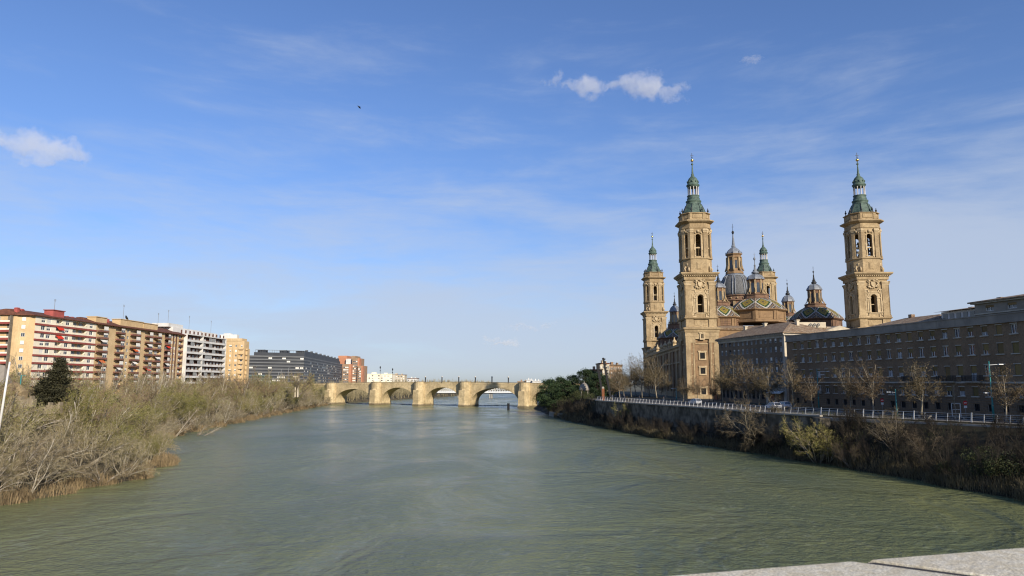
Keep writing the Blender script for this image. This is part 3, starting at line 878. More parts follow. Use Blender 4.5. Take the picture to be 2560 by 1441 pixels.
    mb.loft([octo(b + 0.02, ze0 - 0.05, c), octo(b + 0.3, ze0 + 0.1, c), octo(b + 0.3, ze0 + 0.5, c), octo(b + 0.1, ze0 + 0.6, c), octo(b + 0.1, ze1, c), octo(b + 0.6, ze1 + 0.3, c), octo(b + 1.25, ze1 + 0.8, c),
             octo(b + 1.25, zf0 - 0.2, c), octo(b + 0.1, zf0 + 0.15, c), octo(b - 0.15, zf0 + 0.2, c), octo(b - 0.15, zf1 - 0.4, c), octo(b + 0.3, zf1 - 0.25, c), octo(b + 0.3, zf1, c)], 0)
    Pa = octo(b - 0.15, 0, c)
    for k in range(8):
        p, q = Vector(Pa[k]), Vector(Pa[(k + 1) % 8]); L = (q - p).length; d = (q - p).normalized(); nrm = Vector((d.y, -d.x, 0)); mid = (p + q) / 2
        mb.obox(mid + nrm * 0.06 + Vector((0, 0, (zf0 + zf1) / 2)), d * (L / 2 - 0.95), nrm * 0.1, Vector((0, 0, (zf1 - zf0) / 2 - 0.75)), 0)
        for s in (-1, 1):
            mb.obox(mid + d * s * (L / 2 - 0.3) + nrm * 0.08 + Vector((0, 0, (zf0 + zf1) / 2)), d * 0.36, nrm * 0.12, Vector((0, 0, (zf1 - zf0) / 2 - 0.2)), 0)
    TW['belfry'] = mb.mesh('octagonal_belfry', ['stone', 'stone_light'])
    # statues at the four cut corners
    mb = MB()
    statue_mb(mb, 0, 0, 0, 4.7, 0)
    mb.box(-0.75, 0.75, -0.75, 0.75, -0.1, 0.5, 0)
    mb.tube([(0.9, -0.5, 0.4), (1.3, -0.7, 1.6), (0.8, -0.5, 2.4)], [0.4, 0.35, 0.2], 6, 0)
    mb.tube([(0.7, 0.8, 0.4), (1.0, 1.0, 1.4), (0.6, 0.7, 2.2)], [0.4, 0.35, 0.2], 6, 0)
    TW['statue'] = mb.mesh('statue', ['stone_light'])
    # urns on the attic
    mb = MB(); finial_mb(mb, 0, 0, 0, 2.3, 0)
    TW['urn'] = mb.mesh('urn', ['iron'])
    # bell
    mb = MB()
    mb.lathe([(0.85, 0), (0.8, 0.15), (0.6, 0.6), (0.48, 1.2), (0.3, 1.45), (0.1, 1.55)], 14, 0, 0, 0)
    mb.box(-1.25, 1.25, -0.15, 0.15, 1.5, 1.85, 0); mb.box(-0.55, 0.55, -0.2, 0.2, 1.85, 2.6, 0)
    TW['bell'] = mb.mesh('bell', ['bronze'])
    # --- copper spire
    mb = MB()
    zz = lambda p: zt(p)
    r = lambda px: px * PX
    mb.loft([octo(r(29) * 1.0, zz(539) - 0.1), octo(r(26.5), zz(534)), octo(r(23.2), zz(526)), octo(r(20), zz(518)), octo(r(17.6), zz(512.5))], 0)
    for k in range(8):
        t = PI / 8 + k * PI / 4
        mb.tube([(r(30.5) * math.cos(t), r(30.5) * math.sin(t), zz(539)), (r(25.2) * math.cos(t), r(25.2) * math.sin(t), zz(526)), (r(19.2) * math.cos(t), r(19.2) * math.sin(t), zz(513))], 0.13, 5, 1)
        t = k * PI / 4
        for w0 in range(5):                                   # looped drapery along the skirt
            tt = t - PI / 8 + PI / 4 * (w0 + 0.5) / 5
            rr_ = r(28.0 if abs(w0 - 2) == 2 else 27.2)
            mb.sphere((rr_ * 0.96 * math.cos(tt), rr_ * 0.96 * math.sin(tt), zz(538.2) + 0.28 * abs(w0 - 2)), 0.24, 0, 6)
    mb.lathe([(r(17.9), zz(513)), (r(18.2), zz(511)), (r(17.2), zz(509.6)), (r(17.4), zz(508)), (r(18.9), zz(506)), (r(18.9), zz(503.8)), (r(16.2), zz(502)), (r(15.2), zz(499.5)), (r(15.8), zz(497.8)),
              (r(14.4), zz(496)), (r(14.4), zz(492.5)), (r(15.4), zz(491.3)), (r(15.4), zz(490.2)), (r(13), zz(489.7))], 24, 0, 0, 0)
    mb.lathe([(r(13), zz(469.5)), (r(14.2), zz(468.5)), (r(14.2), zz(466.8)), (r(16.0), zz(465.4)), (r(16.0), zz(463.2)), (r(14.0), zz(461.6)), (r(13.2), zz(460)), (r(12.9), zz(456)), (r(12), zz(451)), (r(9.6), zz(446.5)),
              (r(6.2), zz(443.2)), (r(4.4), zz(442)), (r(4.6), zz(440.4)), (r(3.0), zz(439)), (r(4.0), zz(437)), (r(2.6), zz(435)), (r(2.3), zz(431)), (r(1.25), zz(415)), (r(1.25), zz(413)),
              (r(3.1), zz(412)), (r(2.4), zz(410)), (r(1.0), zz(408)), (r(0.9), zz(404))], 24, 0, 0, 0)
    for k in range(10):
        t = 2 * PI * k / 10
        mb.sphere((r(13.3) * math.cos(t), r(13.3) * math.sin(t), zz(455.5)), 0.3, 0, 6, 1.3)
    TW['spire'] = mb.mesh('copper_spire', ['copper', 'iron'])
    mb = MB()
    for k in range(10):
        t = 2 * PI * (k + 0.3) / 10
        mb.lathe([(0.3, zz(490)), (0.2, zz(489)), (0.2, zz(470.5)), (0.32, zz(469))], 6, r(12.3) * math.cos(t), r(12.3) * math.sin(t), 0)
    TW['colonnade'] = mb.mesh('lantern_colonnade', ['column_white'])
    mb = MB(); mb.sphere((0, 0, zz(401)), r(3.9), 0, 14)
    TW['ball'] = mb.mesh('gold_ball', ['gold'])
    mb = MB()
    mb.bar((0, 0, zz(398)), (0, 0, zz(383)), 0.16, 0); mb.bar((-0.62, 0, zz(389.5)), (0.62, 0, zz(389.5)), 0.15, 0)
    mb.sphere((0, 0, zz(394)), 0.24, 0, 6)
    TW['cross'] = mb.mesh('cross', ['iron'])
build_tower_meshes()

bas = thing('basilica', 'large baroque basilica with four spired towers and tiled domes on the right bank', 'basilica', (0, 0, BZ))
def tower(px, py, bells=False, label=None):
    """place one tower so that its gilded ball falls on the given image pixel at one shared height"""
    d = ray(px, py)
    top = zt(401) + BZ
    Y = (top - HC) * d.y / d.z
    x = d.x / d.y * Y
    rz = math.radians(-1.5)
    t = link('bell_tower', TW['shaft'], bas, (x, Y, 0), rz)
    if label: t['label'] = label
    link('arched_stage', TW['middle'], t); link('belfry', TW['belfry'], t)
    link('spire', TW['spire'], t); link('lantern_colonnade', TW['colonnade'], t); link('gold_ball', TW['ball'], t); link('cross', TW['cross'], t)
    a = 5.4
    for k in (0, 1, 3):
        ang = k * PI / 2
        nx, ny = math.sin(ang), -math.cos(ang)
        for me, z, dd in (('win_big', zt(898.5), 0.0), ('win_big', zt(935.5), 0.0), ('win_big', zt(986), 0.0), ('win_small', zt(849), 0.77)):
            link('window', TW[me], t, (nx * (a + dd), ny * (a + dd), z), ang)
        link('coat_of_arms', TW['arms'], t, (nx * (a + 0.1), ny * (a + 0.1), zt(716)), ang)
    for k in range(4):
        ang = PI / 4 + k * PI / 2
        link('statue', TW['statue'], t, (5.35 * math.cos(ang), 5.35 * math.sin(ang), zt(686.5)), ang)
    for k in range(8):
        ang = PI / 8 + k * PI / 4
        link('urn', TW['urn'], t, (5.25 * math.cos(ang), 5.25 * math.sin(ang), zt(539)))
    if bells:
        for k in range(4):
            ang = k * PI / 2
            for zz in (zt(648) + 0.9, zt(648) + 4.4):
                link('bell', TW['bell'], t, (3.3 * math.sin(ang), -3.3 * math.cos(ang), zz), ang)
    return Vector((x, Y, 0))
T_NW = tower(1730, 401.5)
T_SW = tower(2143, 400.5, bells=True)
T_NE = tower(1630.5, 592)
T_SE = tower(1906.5, 591)
print('towers', T_NW, T_SW, T_NE, T_SE)

# --- body of the church
def body():
    mb = MB()
    hz = zt(868, 285, 1690)                     # top of the side walls
    x0, y0, y1 = T_NW.x - 5.0, T_NW.y - 4.6, T_NE.y + 4.0
    xs0, xs1 = T_NW.x - 5.3, T_NE.x - 5.3
    w = T_SW.x - T_NW.x + 10
    def P(u, v, z):                             # u 0..1 across (north to south), v 0..1 west to east
        xa = xs0 + (xs1 - xs0) * v; 
        return (xa + w * u, y0 + (y1 - y0) * v, z)
    c4 = [P(0, 0, 0), P(1, 0, 0), P(1, 1, 0), P(0, 1, 0)]
    up = lambda z: [(p[0], p[1], z) for p in c4]
    mb.loft([up(0), up(hz)], 0)
    # cornice, string course and buttress strips on the north and west walls
    ex = lambda e, z: [(p[0] + (-e if i in (0, 3) else e), p[1] + (-e if i in (0, 1) else e), z) for i, p in enumerate(c4)]
    mb.loft([ex(0.1, hz - 1.6), ex(0.3, hz - 1.4), ex(0.35, hz - 0.7), ex(1.0, hz - 0.2), ex(1.0, hz + 0.15), ex(0.2, hz + 0.3), ex(0.2, hz + 1.0)], 1)
    mb.loft([ex(0.15, hz * 0.66), ex(0.5, hz * 0.67), ex(0.5, hz * 0.685), ex(0.15, hz * 0.70)], 1)
    mb.loft([ex(0.5, 0), ex(0.5, 2.0), ex(0.1, 2.2)], 1)
    nb = 15
    for k in range(nb):
        v = (k + 0.5) / nb
        q = Vector(P(0, v, 0))
        mb.box(q.x - 0.55, q.x + 0.3, q.y - 1.0, q.y + 1.0, 0, hz - 1.5, 0 if k % 2 else 1)
    for k in range(9):
        u = 0.14 + k * 0.72 / 8
        q = Vector(P(u, 0, 0))
        mb.box(q.x - 0.8, q.x + 0.8, q.y - 0.45, q.y + 0.3, 0, hz - 1.5, 1)
    o = mb.build('church_walls', ['brick_warm', 'stone'], bas)
    # urn-topped pedestals along the parapet
    um = MB()
    um.box(-0.7, 0.7, -0.7, 0.7, 0, 1.0); um.lathe([(0.5, 1.0), (0.95, 1.5), (1.0, 2.0), (0.55, 2.5), (0.25, 2.9), (0.32, 3.2), (0.05, 3.8)], 10)
    ume = um.mesh('parapet_urn', ['stone_light'])
    for k in range(9):
        q = Vector(P(0, 0.12 + k * 0.095, hz + 0.8))
        link('parapet_urn', ume, o, q)
    # roofs: aisles slope up to the nave walls, nave has a low gable
    mb = MB()
    e = hz + 0.5
    A = [P(0.02, 0.05, e), P(0.98, 0.05, e), P(0.98, 0.97, e), P(0.02, 0.97, e)]
    n0, n1 = 0.27, 0.73
    N = [P(n0, 0.08, e + 3.2), P(n1, 0.08, e + 3.2), P(n1, 0.95, e + 3.2), P(n0, 0.95, e + 3.2)]
    mb.loft([A, N], 0, cap0=False)
    N2 = [(p[0], p[1], e + 4.2) for p in N]
    mb.loft([N, N2], 1, cap0=False, cap1=False)
    R = [P(0.5, 0.12, e + 7.2), P(0.5, 0.91, e + 7.2)]
    mb.add([*N2, *R], [(0, 1, 4), (1, 2, 5, 4), (2, 3, 5), (3, 0, 4, 5)], 0)
    mb.build('roof', ['tile_roof', 'brick_warm'], bas)
    # raised walls that carry the domes
    mb = MB()
    ht = zt(827.5, 285, 1800)
    U = [P(0.13, 0.035, hz), P(0.87, 0.035, hz), P(0.87, 0.95, hz), P(0.13, 0.95, hz)]
    up2 = lambda z, e=0.0: [(p[0] + (-e if i in (0, 3) else e), p[1] + (-e if i in (0, 1) else e), z) for i, p in enumerate(U)]
    mb.loft([up2(hz - 1), up2(ht - 1.2)], 0)
    mb.loft([up2(ht - 1.25, 0.1), up2(ht - 1.1, 0.4), up2(ht - 0.5, 0.7), up2(ht - 0.3, 0.7), up2(ht + 0.3, -2.0), up2(ht + 1.2, -8.0)], 1, cap0=False)
    mb.build('upper_walls', ['brick_warm', 'tile_roof'], bas)
    # west front: pale gable wall with a circular moulding
    mb = MB()
    q = Vector(P(0.24, 0, 0)); n = 20
    for k in range(n):
        t = 2 * PI * (k + 0.5) / n
        c = Vector((q.x - 2 + 3.6 * math.cos(t), q.y - 0.2, hz - 6.5 + 3.6 * math.sin(t)))
        mb.obox(c, Vector((-math.sin(t), 0, math.cos(t))) * 0.6, Vector((0, 0.22, 0)), Vector((math.cos(t), 0, math.sin(t))) * 0.25, 0)
    mb.box(T_NW.x + 5.7, T_NW.x + 16, q.y - 0.6, q.y, 0.0, 15.0, 1)
    mb.box(T_NW.x + 5.7, T_NW.x + 16, q.y - 1.1, q.y - 0.1, 14.4, 15.4, 0)
    mb.build('west_front', ['stone', 'brick_warm'], bas)
    return hz
HZ = body()

def dome(px, pe, Y, hw_px, p_tile_top, p_lant0, p_lant1, p_cup, p_tip, hw_l, drum_low, rz=0.0, parts='brick', vents=False, finial='ball', label=None, drum_bulge=0.0):
    """tiled octagonal dome with its lantern; pixel rows are read at the dome's own distance"""
    z = lambda p: at(px, p, Y).z - BZ
    m = Y / F / 0.985
    x = at(px, pe, Y).x
    R = hw_px * m
    Rl = hw_l * m
    ze, zt_ = z(pe), z(p_tile_top)
    mb = MB()
    c8 = lambda a, zz: [(a / math.cos(PI / 8) * math.cos(PI / 8 + k * PI / 4 + rz), a / math.cos(PI / 8) * math.sin(PI / 8 + k * PI / 4 + rz), zz) for k in range(8)]
    Rt = Rl * 1.55
    rows = 7
    prof = []
    for k in range(rows + 1):
        t = k / rows
        prof.append((R - (R - Rt) * (t ** 1.12), ze + (zt_ - ze) * (0.55 * t + 0.45 * math.sin(t * PI / 2))))
    rings = [c8(r_, z_) for r_, z_ in prof]
    for k in range(rows):
        for i in range(8):
            j = (i + 1) % 8
            o = len(mb.v)
            mb.v += [rings[k][i], rings[k][j], rings[k + 1][j], rings[k + 1][i]]
            mb.f.append([o, o + 1, o + 2, o + 3]); mb.m.append(0); mb.sm.append(False)
            t0, t1 = k / rows, (k + 1) / rows
            mb.uv[len(mb.f) - 1] = [(0, t0), (1, t0), (1, t1), (0, t1)]
    root = link('tiled_dome', None, bas, (x, Y, 0))
    if label: root['label'] = label
    tl = mb.build('glazed_tiles', ['tiles'], root)
    # white hip ribs
    for i in range(8):
        mb = MB(); mb.tube([Vector(rings[k][i]) for k in range(rows + 1)], 0.09, 5, 0)
        mb.build('hip_rib', ['stone_light'], root)
    mb = MB()
    mb.loft([c8(R - 0.9, z(drum_low)), c8(R - 0.9, ze - 0.9), c8(R - 0.3, ze - 0.55), c8(R + 0.2, ze - 0.2), c8(R + 0.2, ze)], 0)
    mb.loft([c8(R - 0.35, z(drum_low) - 0.2), c8(R - 0.35, z(drum_low) + 0.5), c8(R - 0.85, z(drum_low) + 0.7)], 0)
    zl = z(drum_low)
    for i in range(8):
        t = i * PI / 4 + rz + PI / 4
        nrm = Vector((math.cos(t), math.sin(t), 0)); d = Vector((-nrm.y, nrm.x, 0))
        half = (R - 0.9) * math.tan(PI / 8)
        for s in (-1, 1):
            mb.obox(nrm * (R - 0.8) + d * s * (half - 0.5) + Vector((0, 0, (zl + ze) / 2)), d * 0.5, nrm * 0.2, Vector((0, 0, (ze - zl) / 2 - 0.8)), 0)
        if vents:
            n = 5
            for q in range(n):
                zz = zl + 1.0 + (ze - zl - 2.2) * q / (n - 1)
                mb.obox(nrm * (R - 0.85) + Vector((0, 0, zz)), d * (half - 1.4), nrm * 0.14, Vector((0, 0, 0.24)), 2)
                for s in (-0.3, 0.25):
                    mb.obox(nrm * (R - 0.75) + d * s * half + Vector((0, 0, zz + 0.05)), d * 0.08, nrm * 0.14, Vector((0, 0, 0.26)), 0)
        else:
            mb.obox(nrm * (R - 0.88) + Vector((0, 0, (zl + ze) / 2)), d * (half - 1.5), nrm * 0.1, Vector((0, 0, (ze - zl) / 2 - 1.3)), 0)
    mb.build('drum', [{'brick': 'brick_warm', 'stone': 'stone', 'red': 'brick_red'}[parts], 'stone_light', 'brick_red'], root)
    # lantern
    lz0, lz1 = z(p_lant0), z(p_lant1)
    mb = MB()
    mb.loft([c8(Rt + 0.1, zt_ - 0.3), c8(Rt + 0.25, zt_ + 0.15), c8(Rt - 0.2, zt_ + 0.3), c8(Rt - 0.3, lz0 - 0.3), c8(Rt - 0.05, lz0 - 0.15), c8(Rt - 0.05, lz0 + 0.15), c8(Rl * 0.92, lz0 + 0.2)], 0)
    mb.loft([c8(Rl * 0.90, lz0), c8(Rl * 0.90, lz1 - 0.4), c8(Rl * 1.02, lz1 - 0.25), c8(Rl * 1.1, lz1)], 0)
    h = lz1 - lz0
    for i in range(8):
        t = i * PI / 4 + rz
        nrm = Vector((math.cos(t), math.sin(t), 0)); d = Vector((-nrm.y, nrm.x, 0))
        w = Rl * 0.21
        nw = 8
        pts = [(-w, lz0 + h * 0.16)] + [(-w * math.cos(PI * q / nw), lz0 + h * 0.68 + w * math.sin(PI * q / nw)) for q in range(nw + 1)] + [(w, lz0 + h * 0.16)]
        o = len(mb.v)
        mb.v += [tuple(nrm * (Rl * 0.90 + 0.05) + d * a_ + Vector((0, 0, b_))) for a_, b_ in pts]
        mb.f.append([o + q for q in range(len(pts))]); mb.m.append(1); mb.sm.append(False)
        for s in (-1, 1):
            mb.obox(nrm * (Rl * 0.93) + d * s * (w + 0.12) + Vector((0, 0, lz0 + h * 0.45)), d * 0.1, nrm * 0.12, Vector((0, 0, h * 0.3)), 2)
        t += PI / 8
        nrm = Vector((math.cos(t), math.sin(t), 0)); d = Vector((-nrm.y, nrm.x, 0))
        mb.obox(nrm * (Rl * 0.99) + Vector((0, 0, lz0 + h * 0.5)), d * Rl * 0.1, nrm * Rl * 0.06, Vector((0, 0, h * 0.48)), 2)
        # scrolled buttress foot
        mb.tube([nrm * (Rl * 1.04) + Vector((0, 0, lz0 + h * 0.45)), nrm * (Rl * 1.16) + Vector((0, 0, lz0 + h * 0.22)), nrm * (Rl * 1.36) + Vector((0, 0, lz0 + h * 0.1)), nrm * (Rl * 1.38) + Vector((0, 0, lz0 + 0.2))],
                [Rl * 0.06, Rl * 0.08, Rl * 0.09, Rl * 0.1], 6, 2)
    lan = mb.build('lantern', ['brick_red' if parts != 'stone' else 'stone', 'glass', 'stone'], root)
    zc, ztp = z(p_cup), z(p_tip)
    hh = ztp - zc
    mb = MB()
    mb.loft([c8(Rl * 1.1, lz1), c8(Rl * 1.02, lz1 + (zc - lz1) * 0.25), c8(Rl * 0.82, lz1 + (zc - lz1) * 0.6), c8(Rl * 0.45, lz1 + (zc - lz1) * 0.9), c8(Rl * 0.22, zc)], 0)
    for i in range(8):
        t = PI / 8 + i * PI / 4 + rz
        e = Vector((math.cos(t), math.sin(t), 0))
        mb.tube([e * (Rl * 1.18) + Vector((0, 0, lz1)), e * (Rl * 1.1) + Vector((0, 0, lz1 + (zc - lz1) * 0.25)), e * (Rl * 0.89) + Vector((0, 0, lz1 + (zc - lz1) * 0.6)), e * (Rl * 0.48) + Vector((0, 0, lz1 + (zc - lz1) * 0.9))], 0.11, 5, 0)
    if finial == 'ball':
        pr = [(0.34, 0.0), (0.40, 0.03), (0.42, 0.08), (0.26, 0.14), (0.18, 0.18), (0.30, 0.20), (0.16, 0.24), (0.085, 0.45), (0.12, 0.47), (0.055, 0.50), (0.04, 0.62), (0.12, 0.655), (0.14, 0.68), (0.10, 0.71), (0.03, 0.73), (0.015, 1.0)]
    else:
        pr = [(0.30, 0.0), (0.50, 0.03), (0.46, 0.08), (0.24, 0.13), (0.30, 0.17), (0.17, 0.2), (0.10, 0.36), (0.15, 0.38), (0.05, 0.45), (0.045, 0.62), (0.15, 0.68), (0.15, 0.73), (0.04, 0.79), (0.015, 1.0)]
    mb.lathe([(max(0.03, r_ * Rl), zc + t_ * hh) for r_, t_ in pr], 12, 0, 0, 1)
    mb.bar((-Rl * 0.16, 0, zc + hh * 0.9), (Rl * 0.16, 0, zc + hh * 0.9), 0.1, 1)
    mb.build('lantern_cap', ['lead', 'lead' if finial != 'ball' else 'iron'], root)
    return root

dome(1892, 778, 289, 65, 749, 739, 700, 685, 632, 18.5, 808, label='broad tiled dome in front, over the nave', finial='scroll')
dome(1799, 796, 290, 54, 767, 758, 721, 707, 662, 15.5, 827, vents=True, label='smaller tiled dome beside the near north tower', parts='brick')
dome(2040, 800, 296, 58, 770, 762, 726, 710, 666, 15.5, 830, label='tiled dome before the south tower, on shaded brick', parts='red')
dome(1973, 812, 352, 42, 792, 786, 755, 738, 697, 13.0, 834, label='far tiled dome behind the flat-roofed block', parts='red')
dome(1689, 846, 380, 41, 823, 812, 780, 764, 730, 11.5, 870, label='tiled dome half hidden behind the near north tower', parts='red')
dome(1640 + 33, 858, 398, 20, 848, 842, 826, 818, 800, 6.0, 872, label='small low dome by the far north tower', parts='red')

def main_dome():
    px, Y = 1837, 337
    z = lambda p: at(px, p, Y).z - BZ
    m = Y / F / 0.98
    x = at(px, 700, Y).x
    root = link('main_dome', None, bas, (x, Y, 0))
    root['label'] = 'tall grey scaled main dome with brick lantern'
    R = 36.5 * m
    mb = MB()
    prof = [(1.02, 742), (1.03, 735), (1.0, 724), (0.95, 713), (0.86, 703), (0.74, 695), (0.6, 690), (0.55, 688.5)]
    n = 48
    mb.lathe([(R * r_, z(p_)) for r_, p_ in prof], n, 0, 0, 0)
    mb.build('dome_shell', ['slate'], root)
    mb = MB()
    for k in range(8):
        for s in (-0.09, 0.09):
            t = k * PI / 4 + PI / 8 + s
            mb.tube([(R * r_ * 1.012 * math.cos(t), R * r_ * 1.012 * math.sin(t), z(p_)) for r_, p_ in prof], 0.28, 6, 0)
    mb.lathe([(R * 0.62, z(692)), (R * 0.66, z(690.5)), (R * 0.62, z(688)), (R * 0.52, z(686.5))], 32, 0, 0, 0)
    mb.build('dome_ribs', ['lead'], root)
    mb = MB()
    mb.lathe([(R * 1.0, z(800)), (R * 1.0, z(757)), (R * 1.1, z(755)), (R * 1.1, z(753)), (R * 0.98, z(751)), (R * 0.98, z(744)), (R * 1.06, z(743)), (R * 1.06, z(741))], 32, 0, 0, 0, smooth=False)
    for k in range(16):
        t = k * PI / 8
        e = Vector((math.cos(t), math.sin(t), 0)); d = Vector((-e.y, e.x, 0))
        mb.obox(e * (R * 1.02) + Vector((0, 0, z(775))), d * 0.55, e * 0.5, Vector((0, 0, abs(z(757) - z(793)) / 2)), 1)
        t += PI / 16
        e = Vector((math.cos(t), math.sin(t), 0)); d = Vector((-e.y, e.x, 0))
        mb.obox(e * (R * 1.0) + Vector((0, 0, z(776))), d * 0.6, e * 0.06, Vector((0, 0, abs(z(764) - z(788)) / 2)), 2)
        mb.sphere(tuple(e * R * 1.05 + Vector((0, 0, z(749)))), 0.45, 1, 6)
    mb.build('drum', ['brick_red', 'stone', 'dark'], root)
    Rl = 17.5 * m
    c8 = lambda a, zz: [(a * 1.082 * math.cos(k * PI / 4 + PI / 8), a * 1.082 * math.sin(k * PI / 4 + PI / 8), zz) for k in range(8)]
    mb = MB()
    z0, z1 = z(686), z(636)
    mb.loft([c8(Rl * 1.15, z0), c8(Rl * 1.1, z(680)), c8(Rl * 0.95, z(679)), c8(Rl * 0.86, z(672)), c8(Rl * 0.86, z(647)), c8(Rl * 1.0, z(645.5)), c8(Rl * 1.0, z(644)), c8(Rl * 0.9, z(643)), c8(Rl * 0.92, z(640)), c8(Rl * 1.08, z(637.5)), c8(Rl * 1.08, z1)], 0)
    for i in range(8):
        t = i * PI / 4
        nrm = Vector((math.cos(t), math.sin(t), 0)); d = Vector((-nrm.y, nrm.x, 0))
        w = Rl * 0.19
        pts = [(-w, z(674))] + [(-w * math.cos(PI * q / 8), z(656) + w * math.sin(PI * q / 8)) for q in range(9)] + [(w, z(674))]
        o = len(mb.v)
        mb.v += [tuple(nrm * (Rl * 0.86 + 0.06) + d * a_ + Vector((0, 0, b_))) for a_, b_ in pts]
        mb.f.append([o + q for q in range(len(pts))]); mb.m.append(1); mb.sm.append(False)
        for s in (-1, 1):
            mb.obox(nrm * (Rl * 0.88) + d * s * (w + 0.13) + Vector((0, 0, z(664))), d * 0.12, nrm * 0.14, Vector((0, 0, abs(z(655) - z(673)) / 2)), 2)
        t += PI / 8
        nrm = Vector((math.cos(t), math.sin(t), 0)); d = Vector((-nrm.y, nrm.x, 0))
        mb.obox(nrm * (Rl * 0.98) + Vector((0, 0, z(660))), d * 0.38, nrm * 0.4, Vector((0, 0, abs(z(646) - z(675)) / 2)), 2)
        mb.tube([nrm * (Rl * 1.02) + Vector((0, 0, z(664))), nrm * (Rl * 1.1) + Vector((0, 0, z(672))), nrm * (Rl * 1.22) + Vector((0, 0, z(679)))], [0.3, 0.4, 0.45], 6, 2)
        finial_mb(mb, nrm.x * Rl * 1.1, nrm.y * Rl * 1.1, z1, 1.1, 1)
    mb.build('lantern', ['brick_warm', 'glass', 'stone'], root)
    mb = MB()
    mb.loft([c8(Rl * 1.0, z(636)), c8(Rl * 0.92, z(631.5)), c8(Rl * 0.72, z(626)), c8(Rl * 0.42, z(621)), c8(Rl * 0.22, z(618.5))], 0)
    mb.lathe([(Rl * 0.28, z(618.5)), (Rl * 0.30, z(616)), (Rl * 0.22, z(613)), (Rl * 0.08, z(588)), (Rl * 0.10, z(586))], 8, 0, 0, 0, smooth=False)
    mb.lathe([(Rl * 0.06, z(586)), (Rl * 0.16, z(583.5)), (Rl * 0.19, z(581.5)), (Rl * 0.14, z(579)), (Rl * 0.03, z(577)), (Rl * 0.02, z(560))], 12, 0, 0, 1)
    mb.bar((-0.5, 0, z(568)), (0.5, 0, z(568)), 0.14, 1)
    mb.build('lantern_cap', ['lead', 'iron'], root)
main_dome()

# ================================================================== brick residences on the right quay
def wall_frame(A, d):
    return math.atan2(d[1], d[0])

def hip_roof(mb, x0, x1, y0, y1, z, h, m=0, over=0.7):
    x0 -= over; x1 += over; y0 -= over; y1 += over
    w = (y1 - y0) / 2
    i = min(w, (x1 - x0) / 2)
    ym = (y0 + y1) / 2
    mb.add([(x0, y0, z), (x1, y0, z), (x1, y1, z), (x0, y1, z), (x0 + i, ym, z + h), (x1 - i, ym, z + h)],
           [(0, 1, 5, 4), (1, 2, 5), (2, 3, 4, 5), (3, 0, 4)], m)
    mb.box(x0, x1, y0, y1, z - 0.22, z - 0.004, m)

rw = random.Random(5)
# ---- long building
LA, LB = Vector((69.8, 179.6)), Vector((84.6, 116.6))  # this residence and the block beyond scaled down about the camera, heights included
Ld = (LB - LA).normalized()
LL = 140.0  # near end lengthened out of view, added to throw shade on the bank
def lb_s(px, py=900): return s_on(px, LA, Ld, py)
lb = thing('brick_residence', 'long brown brick residence facing the quay with ochre roller blinds and flat parapet', 'building', (LA.x, LA.y, 0), wall_frame(LA, Ld))
cols_px = [1972, 1990] + [2000 + p / 4.003 for p in (30, 105, 180, 262, 342, 430, 515, 605, 700, 797, 900, 1005, 1113, 1227, 1342, 1468, 1598, 1732, 1870, 2017, 2170)]
cols = [lb_s(p) for p in cols_px]
while cols[-1] + 3.1 < LL - 2: cols.append(cols[-1] + 3.1)
pitch = (cols[20] - cols[4]) / 16
cols = [cols[4] + pitch * (k - 4) for k in range(len(cols)) if cols[4] + pitch * (k - 4) > 1.2]
ZT = 25.2
rows = [(22.1, 1.6, 1.15, 'w'), (18.8, 1.78, 1.2, 'w'), (15.15, 1.8, 1.2, 'd'), (11.5, 1.6, 1.2, 'w'), (8.9, 1.25, 1.15, 'b')]
ops = []; wins = []
for k, s in enumerate(cols):
    for (z, h, w, t) in rows:
        if t == 'b' and k % 7 == 3: continue
        za = z
        if t == 'd' and k in (13, 16, 18): za = z - 1.0; h = h + 0.9
        ops.append((s - w / 2, s + w / 2, za, za + h, 0.28, None, 1))
        wins.append((s, za, w, h, t, k))
mb = MB()
facade(mb, LL, 7.9, ZT - 1.2, ops, 0)
body_box(mb, 0, LL, 20, 7.9, ZT - 1.2, 0, 2)
lbw = mb.build('wall', ['brick_dark', 'parapet_grey', 'land'], lb)
mb = MB()                                   # rusticated joints of the two lower storeys
for z in [8.6 + 0.45 * k for k in range(11)]:
    xs = [0.0]
    for (xa, xb, za, zb, *_r) in sorted(o for o in ops if o[2] - 0.1 < z < o[3] + 0.1):
        if xa - xs[-1] > 0.2: mb.box(xs[-1], xa - 0.08, -0.07, 0.0, z - 0.16, z + 0.16, 0)
        xs.append(xb + 0.08)
    mb.box(xs[-1], LL, -0.07, 0.0, z - 0.16, z + 0.16, 0)
mb.build('rusticated_base', ['brick_grey'], lb)
mb = MB()
mb.box(-0.1, LL, -0.3, 0.0, 13.75, 14.05, 0)
mb.build('string_course', ['trim'], lb)
mb = MB()
mb.box(-0.15, LL, -0.35, 20.2, ZT - 1.2, ZT - 0.95, 0)
mb.box(-0.05, LL, -0.18, 0.35, ZT - 0.95, ZT + 0.25, 0)
mb.box(-0.12, LL, -0.28, 0.45, ZT + 0.25, ZT + 0.45, 0)
mb.box(-0.05, 0.35, 0.35, 20, ZT - 0.95, ZT + 0.25, 0)
mb.build('parapet', ['parapet_grey'], lb)
sill = MB(); sill.box(-0.82, 0.82, -0.24, 0.02, -0.2, 0.0, 0); sill_me = sill.mesh('sill', ['trim'])
lint = MB(); lint.box(-0.68, 0.68, -0.06, 0.0, 0.0, 0.16, 0); lint_me = lint.mesh('blind_box', ['trim'])
bl_choices = [0.0, 0.3, 0.45, 0.6, 0.85, 1.0]
grp = MB()
